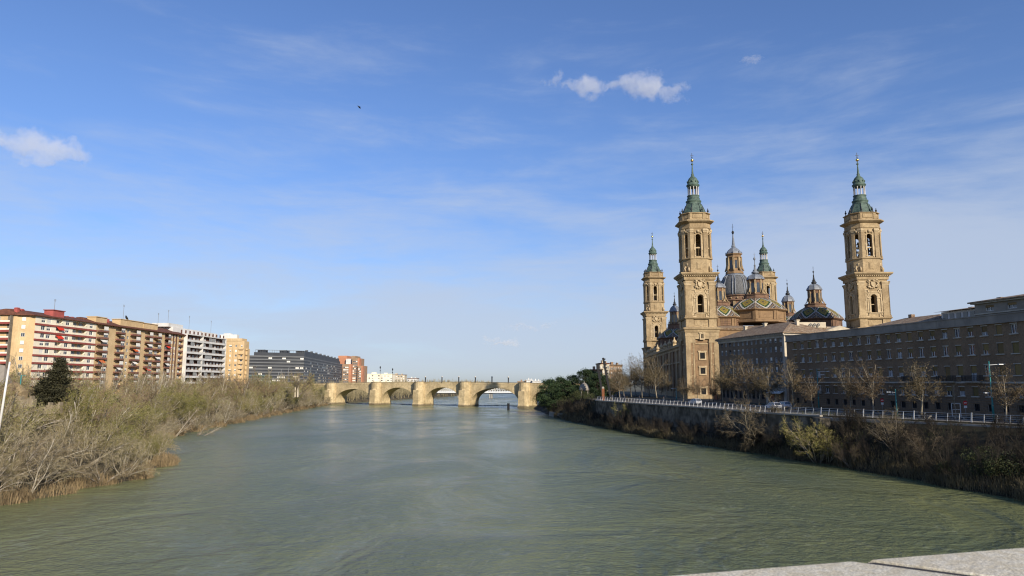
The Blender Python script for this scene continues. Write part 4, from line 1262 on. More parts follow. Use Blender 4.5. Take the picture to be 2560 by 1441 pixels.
for (s, z, w, h, t, k) in wins:
    if s > 72: continue
    if t == 'b':
        b = 0.0
        me = window_mesh(w, h, 0.0, ('dark', 'iron', 'iron'), 2)
    else:
        b = rw.choice([0.0, 0.3, 0.45, 0.6, 1.0, 0.6, 0.3, 0.0] if s > 20 else [0, 0.3, 1.0, 0.6, 1.0])
        me = window_mesh(w, h, b, ('glass', 'frame_white', 'blind_ochre'), 1, rw.random() < 0.4)
    w_ = link('window', me, lb, (s, 0.27, z))
    if t != 'b':
        if h < 2.5:
            link('sill', sill_me, w_, (0, -0.27, 0))
        link('blind_box', lint_me, w_, (0, -0.27, h))
# iron balconies before the tall windows
bal = MB()
bal.box(-1.9, 1.9, -0.95, 0.0, -0.18, 0.0, 0)
for q in range(27):
    x = -1.85 + q * 3.7 / 26
    bal.box(x - 0.02, x + 0.02, -0.93, -0.89, 0, 1.0, 1)
bal.box(-1.9, 1.9, -0.94, -0.88, 1.0, 1.07, 1)
for s in (-1, 1):
    for q in range(5): bal.box(s * 1.87 - 0.02, s * 1.87 + 0.02, -0.85 + q * 0.18, -0.81 + q * 0.18, 0, 1.0, 1)
    bal.box(s * 1.87 - 0.03, s * 1.87 + 0.03, -0.9, 0.0, 1.0, 1.07, 1)
bal_me = bal.mesh('iron_balcony', ['trim', 'iron'])
for k in (13, 16, 18):
    link('iron_balcony', bal_me, lb, (cols[k], 0, 14.1))
# roof-top volumes behind the parapet
mb = MB()
s0, s1 = lb_s(2130, 810), lb_s(2296, 800)
mb.box(s0 + 0.5, s1 - 0.5, 5.5, 14.0, ZT - 1, ZT + 0.72, 1)
hip_roof(mb, s0, s1, 5, 14.5, ZT + 0.95, 1.7, 0)
mb.build('hipped_tile_roof', ['tile_roof', 'pale_wall'], lb)
mb = MB()
s0, s1 = lb_s(2290, 790), lb_s(2441, 780)
mb.box(s0, s1 + 3, 6.0, 13, ZT - 1, ZT + 2.5, 0)
for q in range(9):
    x = s0 + 1.0 + q * (s1 - s0 - 1.2) / 8
    mb.box(x - 0.55, x + 0.45, 5.93, 6.0, ZT + 0.9, ZT + 2.1, 1)
mb.add([(s0 - 1.0, 5.0, ZT + 2.55), (s1 + 3, 5.0, ZT + 2.55), (s1 + 3, 13.5, ZT + 4.0), (s0 - 1.0, 13.5, ZT + 3.2)], [(0, 1, 2, 3)], 2)
mb.box(s0 + 9, s0 + 9.3, 5.2, 6, ZT + 0.3, ZT + 2.53, 0)
mb.build('white_penthouse', ['white_wall', 'glass', 'tile_roof'], lb)
mb = MB()
s0 = lb_s(2437, 790)
aops = []
for q in range(8):
    x = s0 + 3.0 + q * 4.3
    if x + 1 < LL: aops.append((x - 0.85, x + 0.85, ZT + 1.12, ZT + 2.12, 0.25, None, 1))
sub = MB()
facade(sub, LL, ZT + 0.452, ZT + 2.5, aops, 0, x0=s0)
body_box(sub, s0, LL, 22, ZT + 0.452, ZT + 2.5, 0, 0)
sub.box(s0 - 0.1, LL, -0.22, 0, ZT + 0.6, ZT + 0.82, 1)
sub.box(s0 - 0.4, LL + 0.4, -0.5, 22.4, ZT + 2.5, ZT + 2.7, 1)
up = sub.build('upper_storey', ['parapet_grey', 'trim'], lb, (0, 0.12, 0))
for o in aops:
    link('window', window_mesh(1.7, 1.0, rw.choice([0.4, 1.0, 0.0]), ('glass', 'frame_white', 'blind_ochre'), 1), up, ((o[0] + o[1]) / 2, 0.24, o[2]))
mb = MB(); hip_roof(mb, s0, LL, 0.2, 21.8, ZT + 2.93, 2.0, 0, 0.8)
mb.build('tile_roof', ['tile_roof'], lb)
mb = MB()
s0, s1 = lb_s(2392, 760), lb_s(2552, 745)
mb.box(s0, s1 + 12, 15.0, 26.0, ZT - 1, ZT + 4.2, 0)
mb.box(s0 + 12.0, s0 + 13.6, 14.93, 15.0, ZT + 2.9, ZT + 3.7, 1)
hip_roof(mb, s0, s1 + 12, 15.0, 26.0, ZT + 4.4, 1.6, 2)
mb.build('rear_block', ['white_wall', 'glass', 'tile_roof'], lb)
for px, yy in ((2405, 9), (2330, 9.5), (2180, 10), (2350, 16)):
    s = lb_s(px, 790)
    mb = MB(); mb.box(s - 0.45, s + 0.45, yy - 0.45, yy + 0.45, ZT + 2, ZT + 4.4 if px == 2405 else ZT + 3.3, 0)
    mb.build('chimney', ['tile_roof'], lb)

# ---- six-storey block with the hipped roof
SA, SB = Vector((65.6, 224.1)), Vector((73.6, 190.8))  # ends, eaves and window rows scaled down about the camera with the long building
Sd = (SB - SA).normalized()
SL = (SB - SA).length
sb = thing('brick_block', 'grey-brown six-storey brick block with low hipped tile roof and pale cornice', 'building', (SA.x, SA.y, 0), wall_frame(SA, Sd))
SE = 26.6
ops = []; wins = []
n = 14
for k in range(n):
    s = 1.9 + k * (SL - 3.6) / (n - 1)
    for r_, (z, h) in enumerate(((24.8, 1.15), (22.2, 1.5), (19.3, 1.5), (16.7, 1.45), (14.6, 1.2))):
        ops.append((s - 0.56, s + 0.56, z, z + h, 0.3, None, 1)); wins.append((s, z, 1.12, h, k, r_))
    if k not in (11, 12):
        ops.append((s - 0.75, s + 0.75, 9.2, 11.6, 0.35, None, 1)); wins.append((s, 9.2, 1.5, 2.4, k, 9))
mb = MB()
facade(mb, SL, 7.9, SE, ops, 0)
body_box(mb, 0, SL, 16, 7.9, SE, 0, 0)
mb.quad((SL + 0.004, 0.0, 7.9), (SL + 0.004, 16, 7.9), (SL + 0.004, 16, SE), (SL + 0.004, 0, SE), 2)
mb.build('wall', ['brick_grey', 'parapet_grey', 'pale_wall'], sb)
mb = MB()
mb.box(SL - 0.75, SL + 0.15, -0.16, 0.0, 7.9, SE - 0.6, 0)
mb.box(-0.1, SL + 0.1, -0.2, 0.0, 13.7, 14.05, 0)
mb.box(-0.1, SL + 0.2, -0.15, 0.0, SE - 0.6, SE, 0)
mb.box(SL - 9.5, SL + 0.1, -0.12, 0.0, 7.95, 13.7, 0)
mb.build('stone_trim', ['trim'], sb)
mb = MB()                                    # shop front with its awning in the pale corner bay
mb.box(SL - 8.0, SL - 5.2, -0.18, -0.12, 8.1, 11.0, 0); mb.box(SL - 4.6, SL - 1.2, -0.18, -0.12, 8.1, 11.0, 0)
mb.add([(SL - 8.2, -0.2, 11.6), (SL - 0.9, -0.2, 11.6), (SL - 0.9, -1.5, 10.9), (SL - 8.2, -1.5, 10.9)], [(0, 1, 2, 3)], 1)
mb.build('shop_front', ['glass', 'blind_white'], sb)
mb = MB()
hip_roof(mb, 0, SL, 0, 16, SE + 0.75, 3.7, 0, 0.9)
mb.box(-0.45, SL + 0.45, -0.45, 16.4, SE, SE + 0.52, 1)
for q in range(44):
    x = -0.6 + q * (SL + 1.2) / 43
    mb.box(x - 0.13, x + 0.13, -0.8, -0.45, SE + 0.2, SE + 0.5, 1)
mb.build('roof', ['tile_roof', 'trim'], sb)
for s, yy, h in ((6, 6, 1.2), (15, 7, 1.5), (22, 10.5, 1.2), (29, 8, 1.3)):
    mb = MB(); mb.box(s - 0.5, s + 0.5, yy - 0.4, yy + 0.4, SE + 2, SE + 3.2 + h, 0); mb.box(s - 0.65, s + 0.65, yy - 0.55, yy + 0.55, SE + 3.2 + h, SE + 3.45 + h, 0)
    mb.build('chimney', ['pale_wall'], sb)
for (s, z, w, h, k, r_) in wins:
    if r_ == 9:
        me = window_mesh(w, h, 0, ('dark', 'iron', 'iron'), 1)
    else:
        me = window_mesh(w, h, rw.choice([0, 0, 0.3, 0.6]) if k > 7 else rw.choice([0, 0, 0.3]), ('glass', 'frame_white' if (k > 2 or rw.random() < 0.5) else 'iron', 'blind_white'), 1, rw.random() < 0.35)
    link('window', me, sb, (s, 0.29, z))

# ---- pale flat-roofed block with vent pipes between church and residences
Y = 266
x0, x1 = at(1990, 830, Y).x, at(2112, 830, Y).x
pb = thing('plastered_block', 'pale plastered block with three vent pipes under the shaded tiled dome', 'building', (x0, Y, QZ))
zz = lambda p: at(2050, p, Y).z - QZ
mb = MB()
W = x1 - x0
mb.box(0, W * 0.62, 0, 14, 0, zz(806), 0)
mb.box(-W * 0.2, W * 1.35, -4, -0.01, 0, zz(836), 0)
mb.add([(W * 0.35, -5, zz(836)), (W * 1.25, -5, zz(836)), (W * 0.78, -5, zz(817)), (W * 0.35, 3, zz(836)), (W * 1.25, 3, zz(836)), (W * 0.78, 3, zz(817))], [(0, 1, 2), (3, 5, 4), (0, 2, 5, 3), (1, 4, 5, 2)], 0)
mb.build('wall', ['pale_wall'], pb)
mb = MB()
for q, t in enumerate((0.28, 0.36, 0.44)):
    mb.tube([(W * t, -0.5, zz(838)), (W * t, -0.5, zz(811)), (W * t + 0.35, -0.5, zz(809)), (W * t + 0.7, -0.5, zz(811)), (W * t + 0.7, -0.5, zz(815))], 0.17, 8, 0)
mb.build('vent_pipe', ['lead'], pb)
mb = MB(); mb.box(W * 0.64, W * 0.72, 0.2, 1.4, zz(836), zz(818), 0)
mb.build('chimney', ['pale_wall'], pb)

# ================================================================== apartment blocks on the left bank
AA = Vector((-181.0, 267.0)); Adir = Vector((7.0, 158.0)).normalized()
def ap_s(px, py=880): return s_on(px, AA, Adir, py)
Arot = wall_frame(AA, Adir)
ra = random.Random(8)
ZE = 38.9; FH = 2.95; NF = 10
def antenna(mb, x, y, z, h, m=0):
    mb.bar((x, y, z), (x, y, z + h), 0.12, m)
    for q in range(4): mb.bar((x - 0.7 + q * 0.05, y, z + h - 0.25 * q), (x + 0.7 - q * 0.05, y, z + h - 0.25 * q), 0.07, m)

# ---- L1 cream block with red bands
S0, S1 = 0.0, ap_s(236)
l1 = thing('apartment_block', 'cream apartment block with dark red bands along every floor and red rooftop box', 'building', (AA.x, AA.y, 0), Arot)
def px_s(zx): return ap_s(zx / 4.0)
win_s = [px_s(410), px_s(467), px_s(655), px_s(895)]
log1 = (px_s(540), px_s(602)); log2 = (px_s(708), px_s(845))
ops = []
for f in range(NF):
    zb = ZE - FH * (f + 1)
    for s in win_s: ops.append((s - 1.15, s + 1.15, zb + 0.85, zb + 2.45, 0.2, None, 1))
    ops.append((log1[0], log1[1], zb + 0.3, zb + 2.6, 1.1, 0, 1)); ops.append((log2[0], log2[1], zb + 0.3, zb + 2.6, 1.1, 2, 0))
mb = MB()
facade(mb, S1, 7.0, ZE, ops, 0)
body_box(mb, 0, S1, 16, 7.0, ZE, 3, 3)
mb.build('wall', ['cream', 'cream', 'ochre', 'ochre'], l1)
for f in range(NF + 1):
    zb = ZE - FH * (f + 1)
    if zb < 8.5: break
    mb = MB(); mb.box(-0.15, S1 + 0.1, -0.32, 0.0, zb - 0.42, zb + 0.28, 0)
    mb.build('floor_band', ['red_band'], l1)
def rail_mesh(w, kind):
    b = MB()
    if kind == 'cream':
        b.box(-w / 2, w / 2, -0.28, -0.12, 0, 0.75, 0); b.box(-w / 2, w / 2, -0.3, -0.1, 0.95, 1.02, 1)
        return b.mesh('balcony', ['cream', 'rail_grey'])
r1 = rail_mesh(log1[1] - log1[0], 'cream'); r2 = rail_mesh(log2[1] - log2[0], 'cream')
for f in range(NF):
    zb = ZE - FH * (f + 1)
    for q, s in enumerate(win_s):
        if f > 8: continue
        b = ra.choice([0, 0.5, 1.0, 0.3, 0])
        link('window', window_mesh(2.3, 1.6, b, ('glass', 'frame_white', 'blind_white'), 1), l1, (s, 0.24, zb + 0.85))
    for (a, b), rm in ((log1, r1), (log2, r2)):
        c = (a + b) / 2
        link('balcony', rm, l1, (c, 0.02, zb + 0.32))
        nw = 1 if b - a < 6 else 2
        for q in range(nw):
            s = a + (b - a) * (q + 0.5) / nw
            if f < 9: link('balcony_window', window_mesh(2.6 if nw == 2 else 2.0, 1.9, ra.choice([0, 0.4, 0]), ('glass', 'frame_white', 'blind_white'), 2), l1, (s, 1.06, zb + 0.5))
aw = MB(); w = log1[1] - log1[0]
aw.add([(-w / 2, 0.0, 1.0), (w / 2, 0.0, 1.0), (w / 2, -1.1, 0.0), (-w / 2, -1.1, 0.0), (-w / 2, -1.1, -0.35), (w / 2, -1.1, -0.35)], [(0, 1, 2, 3), (3, 2, 5, 4)], 0)
awm = aw.mesh('awning', ['awning_red'])
for f in (1, 2):
    link('awning', awm, l1, ((log1[0] + log1[1]) / 2, -0.05, ZE - FH * (f + 1) + 1.7 - 0.5 * (f == 2)))
# chamfered ochre corner and the wing that turns towards the camera (local x goes away, -y to the river)
mb = MB()
cw = 9.0                                        # wing length
wing = [(0, 0), (-1.4, 1.2), (-2.6, 4.6), (-3.2, 5.0), (-4.0, 20.0), (-2, 26), (0, 26)]
mb.loft([[(x, y, 7.0) for x, y in wing], [(x, y, ZE) for x, y in wing]], 0)
mb.build('corner_wing', ['ochre'], l1)
def wall_piece(p, q):
    p = Vector((*p, 0)); q = Vector((*q, 0)); d = (q - p)
    return p, d.normalized(), math.atan2(d.y, d.x), d.length
p, d, rz_, L = wall_piece((-4.0, 20.0), (-3.2, 5.0))
for f in range(NF):
    zb = ZE - FH * (f + 1)
    mb = MB()
    mb.box(1.5, L - 1.5, -1.3, -0.001, zb - 0.1, zb + 0.15, 0); mb.box(1.5, L - 1.5, -1.45, -1.3, zb - 0.45, zb + 0.95, 0)
    mb.box(1.5, L - 1.5, -1.47, -1.28, zb + 0.35, zb + 0.95, 1)
    mb.box(L - 1.5, L - 1.2, -1.4, -0.002, zb - 0.1, zb + 2.8, 2)
    o = mb.build('corner_balcony', ['red_band', 'cream', 'grey_brick'], l1, p, rz_)
    link('balcony_window', window_mesh(2.2, 2.0, 0, ('glass', 'frame_white', 'blind_white'), 2), l1, p + d * 8.0 + Vector((d.y, -d.x, 0)) * 0.1 + Vector((0, 0, zb + 0.4)), rz_)
mb = MB(); mb.box(0.0, 2.4, -0.35, -0.002, 7, ZE - 0.3, 0); mb.box(L - 3.2, L - 1.6, -0.1, -0.003, 7, ZE - 0.3, 0)
mb.build('stone_pier', ['grey_brick'], l1, p, rz_)
p, d, rz_, L = wall_piece((-2.6, 4.6), (-1.4, 1.2))
for f in range(NF - 1):
    zb = ZE - FH * (f + 1)
    link('window', window_mesh(1.3, 1.4, ra.choice([0, 1.0, 0]), ('glass', 'frame_white', 'blind_white'), 1), l1, p + d * (L / 2) + Vector((d.y, -d.x, 0)) * 0.09 + Vector((0, 0, zb + 0.9)), rz_)
mb = MB()
rf = [(-5.0, -0.9), (S1 + 0.2, -0.9), (S1 + 0.2, 17), (-5.0, 27)]
r0 = [(-2.2, -0.9), (S1 + 0.1, -0.9), (S1 + 0.1, 17), (-2, 27), (-5.0, 20.5), (-4.0, 4.4)]
cx_, cy_ = 12, 9
mb.loft([[(x, y, ZE) for x, y in r0], [(x, y, ZE + 0.35) for x, y in r0], [(cx_ + (x - cx_) * 0.85, cy_ + (y - cy_) * 0.1, ZE + 2.6) for x, y in r0]], 0)
mb.build('roof', ['roof_brown'], l1)
mb = MB()
s = px_s(565); s2 = px_s(640)
s = px_s(530); mb.box(s, s2, 1.2, 5.0, ZE + 0.3, ZE + 3.3, 0); mb.box(s - 0.3, s2 + 0.3, 0.9, 5.3, ZE + 3.3, ZE + 3.6, 1)
mb.build('rooftop_box', ['red_paint', 'red_band'], l1)
for zx, yy, h in ((150, 6, 3.0), (240, 7, 2.4), (335, 6, 2.7), (640, 5, 3.9), (800, 7, 2.5), (850, 7, 2.5)):
    mb = MB(); s = px_s(zx) if zx > 370 else (-4 + zx / 80)
    mb.box(s - 0.6, s + 0.6, yy - 0.6, yy + 0.6, ZE + 0.8, ZE + h, 0); mb.box(s - 0.75, s + 0.75, yy - 0.75, yy + 0.75, ZE + h - 0.5, ZE + h - 0.25, 0)
    mb.build('chimney', ['red_paint'], l1)
mb = MB(); antenna(mb, px_s(580), 3, ZE + 3.5, 4.5); mb.build('antenna', ['rail_grey'], l1)

# ---- L2 ochre block with brown balconies
s0_, s1_ = S1, ap_s(457)
l2 = thing('apartment_block', 'ochre brick apartment block with dark brown balconies and three rooftop boxes', 'building', (AA.x + Adir.x * s0_, AA.y + Adir.y * s0_, 0), Arot)
q_s = lambda zx: px_s(zx) - s0_
L = s1_ - s0_
bays = [(q_s(955), q_s(1060)), (q_s(1143), q_s(1228)), (q_s(1292), q_s(1386)), (q_s(1438), q_s(1512)), (q_s(1524), q_s(1598)), (q_s(1640), q_s(1690)), (q_s(1780), q_s(1815))]
sw = [q_s(1268), q_s(1712), q_s(1740)]
ZE2 = ZE - 0.2
ops = []
for f in range(NF):
    zb = ZE2 - FH * (f + 1)
    for a, b in bays: ops.append((a, b, zb + 0.1, zb + 2.55, 0.7, 0 if a < 52 else 2, 1))
    for s in sw: ops.append((s - 0.8, s + 0.8, zb + 0.95, zb + 2.3, 0.25, None, 0))
mb = MB()
facade(mb, L, 7.0, ZE2, ops, 0); body_box(mb, 0, L, 16, 7.0, ZE2, 0, 0)
mb.build('wall', ['ochre', 'ochre', 'brown_brick'], l2)
mb = MB()
for a, b in ((q_s(1692), q_s(1762)),):
    for f in range(NF):
        zb = ZE2 - FH * (f + 1)
        for u, v in ((a, sw[1] - 0.85), (sw[1] + 0.85, sw[2] - 0.85), (sw[2] + 0.85, b)):
            if v > u: mb.box(u, v, -0.1, 0, zb, zb + FH, 0)
mb.build('brick_panel', ['brown_brick'], l2)
for bi, (a, b) in enumerate(bays):
    w = b - a - 0.3
    q = MB(); q.box(-w / 2, w / 2, -0.8, 0.0, -0.1, 0.1, 0); q.box(-w / 2, w / 2, -0.92, -0.8, -0.15, 0.62, 0); q.box(-w / 2, w / 2, -0.9, -0.83, 0.9, 0.97, 1)
    for s in (-1, 1): q.box(s * w / 2 - 0.06, s * w / 2 + 0.06, -0.8, 0.0, 0.1, 0.62, 0)
    for k in range(6): q.box(-w / 2 + w * k / 5 - 0.03, -w / 2 + w * k / 5 + 0.03, -0.88, -0.84, 0.62, 0.9, 1)
    me = q.mesh('balcony', ['brown_balcony', 'rail_grey'])
    for f in range(9):
        zb = ZE2 - FH * (f + 1)
        link('balcony', me, l2, ((a + b) / 2, 0, zb))
        if ra.random() < 0.68 and bi != 6:
            link('glazed_bay', window_mesh(w * 0.42, 1.75, 1.0 if ra.random() < 0.6 else 0.4, ('glass', 'frame_white', 'blind_white'), 1), l2, (b - w * 0.26, -0.55, zb + 0.65))
        else:
            link('balcony_window', window_mesh(min(2.0, w * 0.5), 2.1, ra.choice([0, 0.5]), ('glass', 'frame_white', 'blind_white'), 1), l2, ((a + b) / 2 + 0.5, 0.66, zb + 0.15))
for f in range(8):
    for s in sw:
        link('window', window_mesh(1.6, 1.35, ra.choice([0, 1.0, 0.5, 0]), ('glass', 'frame_white', 'blind_white'), 1), l2, (s, 0.24, ZE2 - FH * (f + 1) + 0.95))
sh_ = MB(); sh_.add([(-1.6, 0, 0.9), (1.6, 0, 0.9), (1.6, -1.2, 0.0), (-1.6, -1.2, 0.0), (-1.6, -1.2, -0.25), (1.6, -1.2, -0.25)], [(0, 1, 2, 3), (3, 2, 5, 4)], 0)
shm = [sh_.mesh('awning', [m_]) for m_ in ('awning_orange', 'blind_white', 'awning_red', 'blind_ochre')]
for bi, f, k in ((0, 2, 1), (0, 5, 0), (1, 1, 3), (1, 6, 1), (2, 3, 0), (2, 5, 1), (3, 2, 1), (3, 6, 2), (4, 1, 3), (4, 4, 1), (5, 2, 2), (5, 5, 1)):
    a, b = bays[bi]
    link('awning', shm[k], l2, ((a + b) / 2, -0.3, ZE2 - FH * (f + 1) + 1.55))
mb = MB()
r0 = [(0, -1.3), (L + 0.5, -1.3), (L + 0.5, 17), (0, 17)]
mb.loft([[(x, y, ZE2) for x, y in r0], [(x, y, ZE2 + 0.3) for x, y in r0], [(x, 8 + (y - 8) * 0.1, ZE2 + 3.2) for x, y in r0]], 0)
mb.build('roof', ['roof_brown'], l2)
for za, zb_, h in ((880, 1070, 3.3), (1205, 1430, 3.8), (1440, 1580, 3.6)):
    mb = MB(); a, b = q_s(za), q_s(zb_)
    if za == 880: a = 1.0; b = q_s(1068)
    mb.box(a, b, 1.0, 5.0, ZE2 + 0.3, ZE2 + h, 0); mb.box(a - 0.3, b + 0.3, 0.7, 5.3, ZE2 + h, ZE2 + h + 0.3, 0)
    mb.build('rooftop_box', ['ochre'], l2)
mb = MB(); antenna(mb, q_s(1270), 3, ZE2 + 4.0, 7.0); mb.build('antenna', ['rail_grey'], l2)
mb = MB(); mb.lathe([(0.05, 0), (0.6, 0.12), (1.1, 0.4), (1.3, 0.65)], 12, 0, 0, 0, cap=False)
o = mb.build('satellite_dish', ['iron'], l2, (q_s(1295), 3, ZE2 + 4.9)); o.rotation_euler = (math.radians(60), 0.3, 0.6)
for zx in (1110, 1130, 1215, 1435):
    mb = MB(); s = q_s(zx); mb.box(s - 0.5, s + 0.5, 3, 4, ZE2 + 1, ZE2 + 3.4, 0); mb.build('chimney', ['red_paint'], l2)

# ---- L3 white block of continuous balconies
s0_, s1_ = ap_s(457) + 0.3, ap_s(557)
l3 = thing('apartment_block', 'white apartment block with long stacked white balconies and set-back roof floors', 'building', (AA.x + Adir.x * s0_, AA.y + Adir.y * s0_, 0), Arot)
L = s1_ - s0_
q_s = lambda zx: px_s(zx) - s0_
ZE3 = 39.3; FH3 = 3.25
mb = MB()
mb.box(0, L, 0, 16, 7, ZE3, 0)
mb.build('wall', ['brown_brick'], l3)
mb = MB(); mb.box(-0.05, 0.35, -1.9, 0, 7, ZE3, 0); mb.box(L - 0.3, L + 0.05, -1.9, 16, 7, ZE3, 0); mb.box(L * 0.38, L * 0.38 + 0.4, -1.95, 0, 7, ZE3, 0); mb.box(-0.05, L + 0.05, -1.9, 16.1, ZE3, ZE3 + 0.5, 0)
mb.build('divider', ['white_wall'], l3)
sl = MB(); sl.box(0.35, L - 0.3, -1.75, 0.0, -0.2, 0.1, 0); sl.box(0.35, L - 0.3, -1.9, -1.75, -0.35, 0.75, 0); sl.box(0.35, L - 0.3, -1.87, -1.8, 1.0, 1.06, 1)
slm = sl.mesh('balcony', ['white_wall', 'rail_grey'])
for f in range(10):
    zb = ZE3 - FH3 * (f + 1)
    if zb < 8: break
    link('balcony', slm, l3, (0, 0, zb))
    n = 11
    for k in range(n):
        s = 2.5 + k * (L - 5) / (n - 1)
        if f < 8:
            if ra.random() < 0.18:
                link('glazed_bay', window_mesh(3.6, 1.9, 0.0, ('glass', 'frame_white', 'blind_white'), 3), l3, (s, -1.5, zb + 0.8))
            else:
                link('balcony_window', window_mesh(2.2, 2.1, ra.choice([0, 0.5, 1.0]), ('glass', 'frame_white', 'blind_white'), 1), l3, (s, -0.02, zb + 0.15))
mb = MB()
mb.box(-6, L * 0.55, 3.0, 14, ZE3 + 0.5, ZE3 + 3.6, 0); mb.box(L * 0.6, L * 0.98, 3.5, 14, ZE3 + 0.5, ZE3 + 3.4, 0); mb.box(-9, 6, 4, 13, ZE3 + 3.6, ZE3 + 5.5, 0)
for k in range(12): mb.box(2 + k * 4.6, 3.6 + k * 4.6, 2.93, 3.0, ZE3 + 0.9, ZE3 + 2.8, 1)
mb.build('roof_floor', ['white_wall', 'brown_brick'], l3)
for zx, h in ((1675, 7), (1772, 9.5), (1980, 8.5), (2195, 8)):
    mb = MB(); antenna(mb, q_s(zx), 6, ZE3 + 3, h); mb.build('antenna', ['rail_grey'], l3)

# ---- L4 ochre tower facing the river bend
Y4 = 441
x0, x1 = at(554, 900, Y4).x, at(609, 900, Y4).x
l4 = thing('apartment_block', 'ochre brick apartment tower with small scattered windows at the end of the row', 'building', (x0, Y4, 0), 0.0)
zz = lambda p: at(580, p, Y4).z
W = x1 - x0
ops = []; wn = []
for f in range(9):
    zb = zz(868) - f * 3.0
    for k in range(4):
        s = 1.6 + k * (W - 3.2) / 3
        if ra.random() < 0.85:
            w = ra.choice([1.2, 1.6, 1.0]); ops.append((s - w / 2, s + w / 2, zb, zb + 1.3, 0.2, None, 0)); wn.append((s, zb, w))
mb = MB()
facade(mb, W, 7, zz(853), ops, 0); body_box(mb, 0, W, 8, 7, zz(853), 0, 0)
for k in (0.28, 0.52, 0.76): mb.box(W * k - 0.35, W * k + 0.35, -0.5, 0, 7, zz(860), 0)
mb.box(-0.2, W * 0.9, -0.3, 7.5, zz(853), zz(846.5), 0)
mb.box(W + 0.001, W + 1.0, 3, 7, 7, zz(872), 0)
mb.build('wall', ['ochre'], l4)
for (s, z, w) in wn: link('window', window_mesh(w, 1.3, ra.choice([0, 1.0, 0.5]), ('glass', 'frame_white', 'blind_white'), 1), l4, (s, 0.19, z))
for f in range(8):
    mb = MB(); mb.box(W + 0.3, W + 1.4, 2, 2.9, zz(872) - f * 3.0 - 1.0, zz(872) - f * 3.0, 0); mb.build('balcony', ['ochre'], l4)
    mb = MB(); mb.box(W * 0.76, W * 0.98, -1.0, 0, zz(870) - f * 3.0 - 1.1, zz(870) - f * 3.0 - 0.1, 0); mb.build('balcony', ['ochre'], l4)
mb = MB(); mb.box(-3, W * 0.55, 3, 7, zz(846.5), zz(836), 0); mb.box(-1, W * 0.25, 3.5, 6.5, zz(836), zz(833), 0)
mb.build('rooftop_box', ['white_wall'], l4)

# ================================================================== dark grey modern block
DC = Vector((at(760, 905, 600).x, 600.0)); DLp = Vector((at(622, 905, 573).x, 573.0)); DR = Vector((at(856, 905, 860).x, 860.0))
dk = thing('modern_block', 'dark grey modern apartment block with horizontal metal bands and black set-back attic', 'building', (0, 0, 0))
zT = at(760, 892, 600).z
NFD = 8
fh = (zT - 8.0) / 10.5
mb = MB()
back = DLp + (DR - DC)
poly = [DLp, DC, DR, back]
mb.loft([[(p.x, p.y, 7) for p in poly], [(p.x, p.y, zT) for p in poly]], 0)
mb.build('wall', ['dark_clad'], dk)
ctr = (DLp + DR) / 2
def scaled(poly, k): return [ctr + (p - ctr) * k for p in poly]
for f in range(10):
    zb = zT - fh * (f + 1) + fh * 0.62
    mb = MB(); p2 = scaled(poly, 1.006)
    mb.loft([[(p.x, p.y, zb) for p in p2], [(p.x, p.y, zb + fh * 0.42) for p in p2]], 0)
    mb.build('metal_band', ['mid_clad'], dk)
# ribbon windows and white blinds on the receding side, fewer on the front
for (A, B, n, prob) in ((DC, DR, 34, 0.62), (DLp, DC, 12, 0.12)):
    d = (B - A); Lw = d.length; d.normalize()
    rz_ = math.atan2(d.y, d.x)
    for f in range(9):
        zb = zT - fh * (f + 1) + 0.02
        k = 0
        while k < n:
            if ra.random() < prob and (n == 12 or f > 0):
                w = Lw / n * 0.8
                p = A + d * (Lw * (k + 0.5) / n) + Vector((d.y, -d.x)) * 0.05
                me = window_mesh(w, fh * 0.58, 0.0, (ra.choice(['blind_white', 'glass', 'glass']) if n == 34 else 'blind_white', 'iron', 'blind_white'), 1)
                if len([c for c in KIDS.get(dk.name, []) if c.name.startswith('window')]) < 98 and (n == 12 or ra.random() < 0.45):
                    link('window', me, dk, (p.x, p.y, zb), rz_)
            k += 1
mb = MB()
for (kk, za, zb) in ((0.93, zT, zT + fh * 1.2), (0.90, zT + fh * 1.2, zT + fh * 2.1)):
    p2 = scaled(poly, kk)
    if kk == 0.93: mb.loft([[(p.x, p.y, za) for p in p2], [(p.x, p.y, zb) for p in p2]], 0)
    else:
        a, b, c, e = p2
        mb.loft([[(p.x, p.y, za) for p in (b + (a - b) * 0.18, b, c, e + (c - e) * 0.8)], [(p.x, p.y, zb) for p in (b + (a - b) * 0.18, b, c, e + (c - e) * 0.8)]], 0)
        for t in (0.45, 0.9):
            q = b + (a - b) * t; mb.box(q.x - 3, q.x + 3, q.y, q.y + 8, za, zb, 0)
mb.build('attic', ['dark_clad'], dk)
mb = MB()
a, b, c, e = scaled(poly, 0.91)
mb.bar((a.x, a.y, zT + fh * 2.0), (b.x, b.y, zT + fh * 2.0), 0.3, 0)
for k in range(22):
    q = a + (b - a) * k / 21; mb.bar((q.x, q.y, zT + fh * 1.2), (q.x, q.y, zT + fh * 2.0), 0.14, 0)
for k in range(9):
    q = b + (c - b) * (k + 0.5) / 9; mb.box(q.x - 1.2, q.x + 0.3, q.y - 2, q.y + 2, zT + fh * 2.1, zT + fh * 2.5, 0)
mb.build('roof_railing', ['mid_clad'], dk)

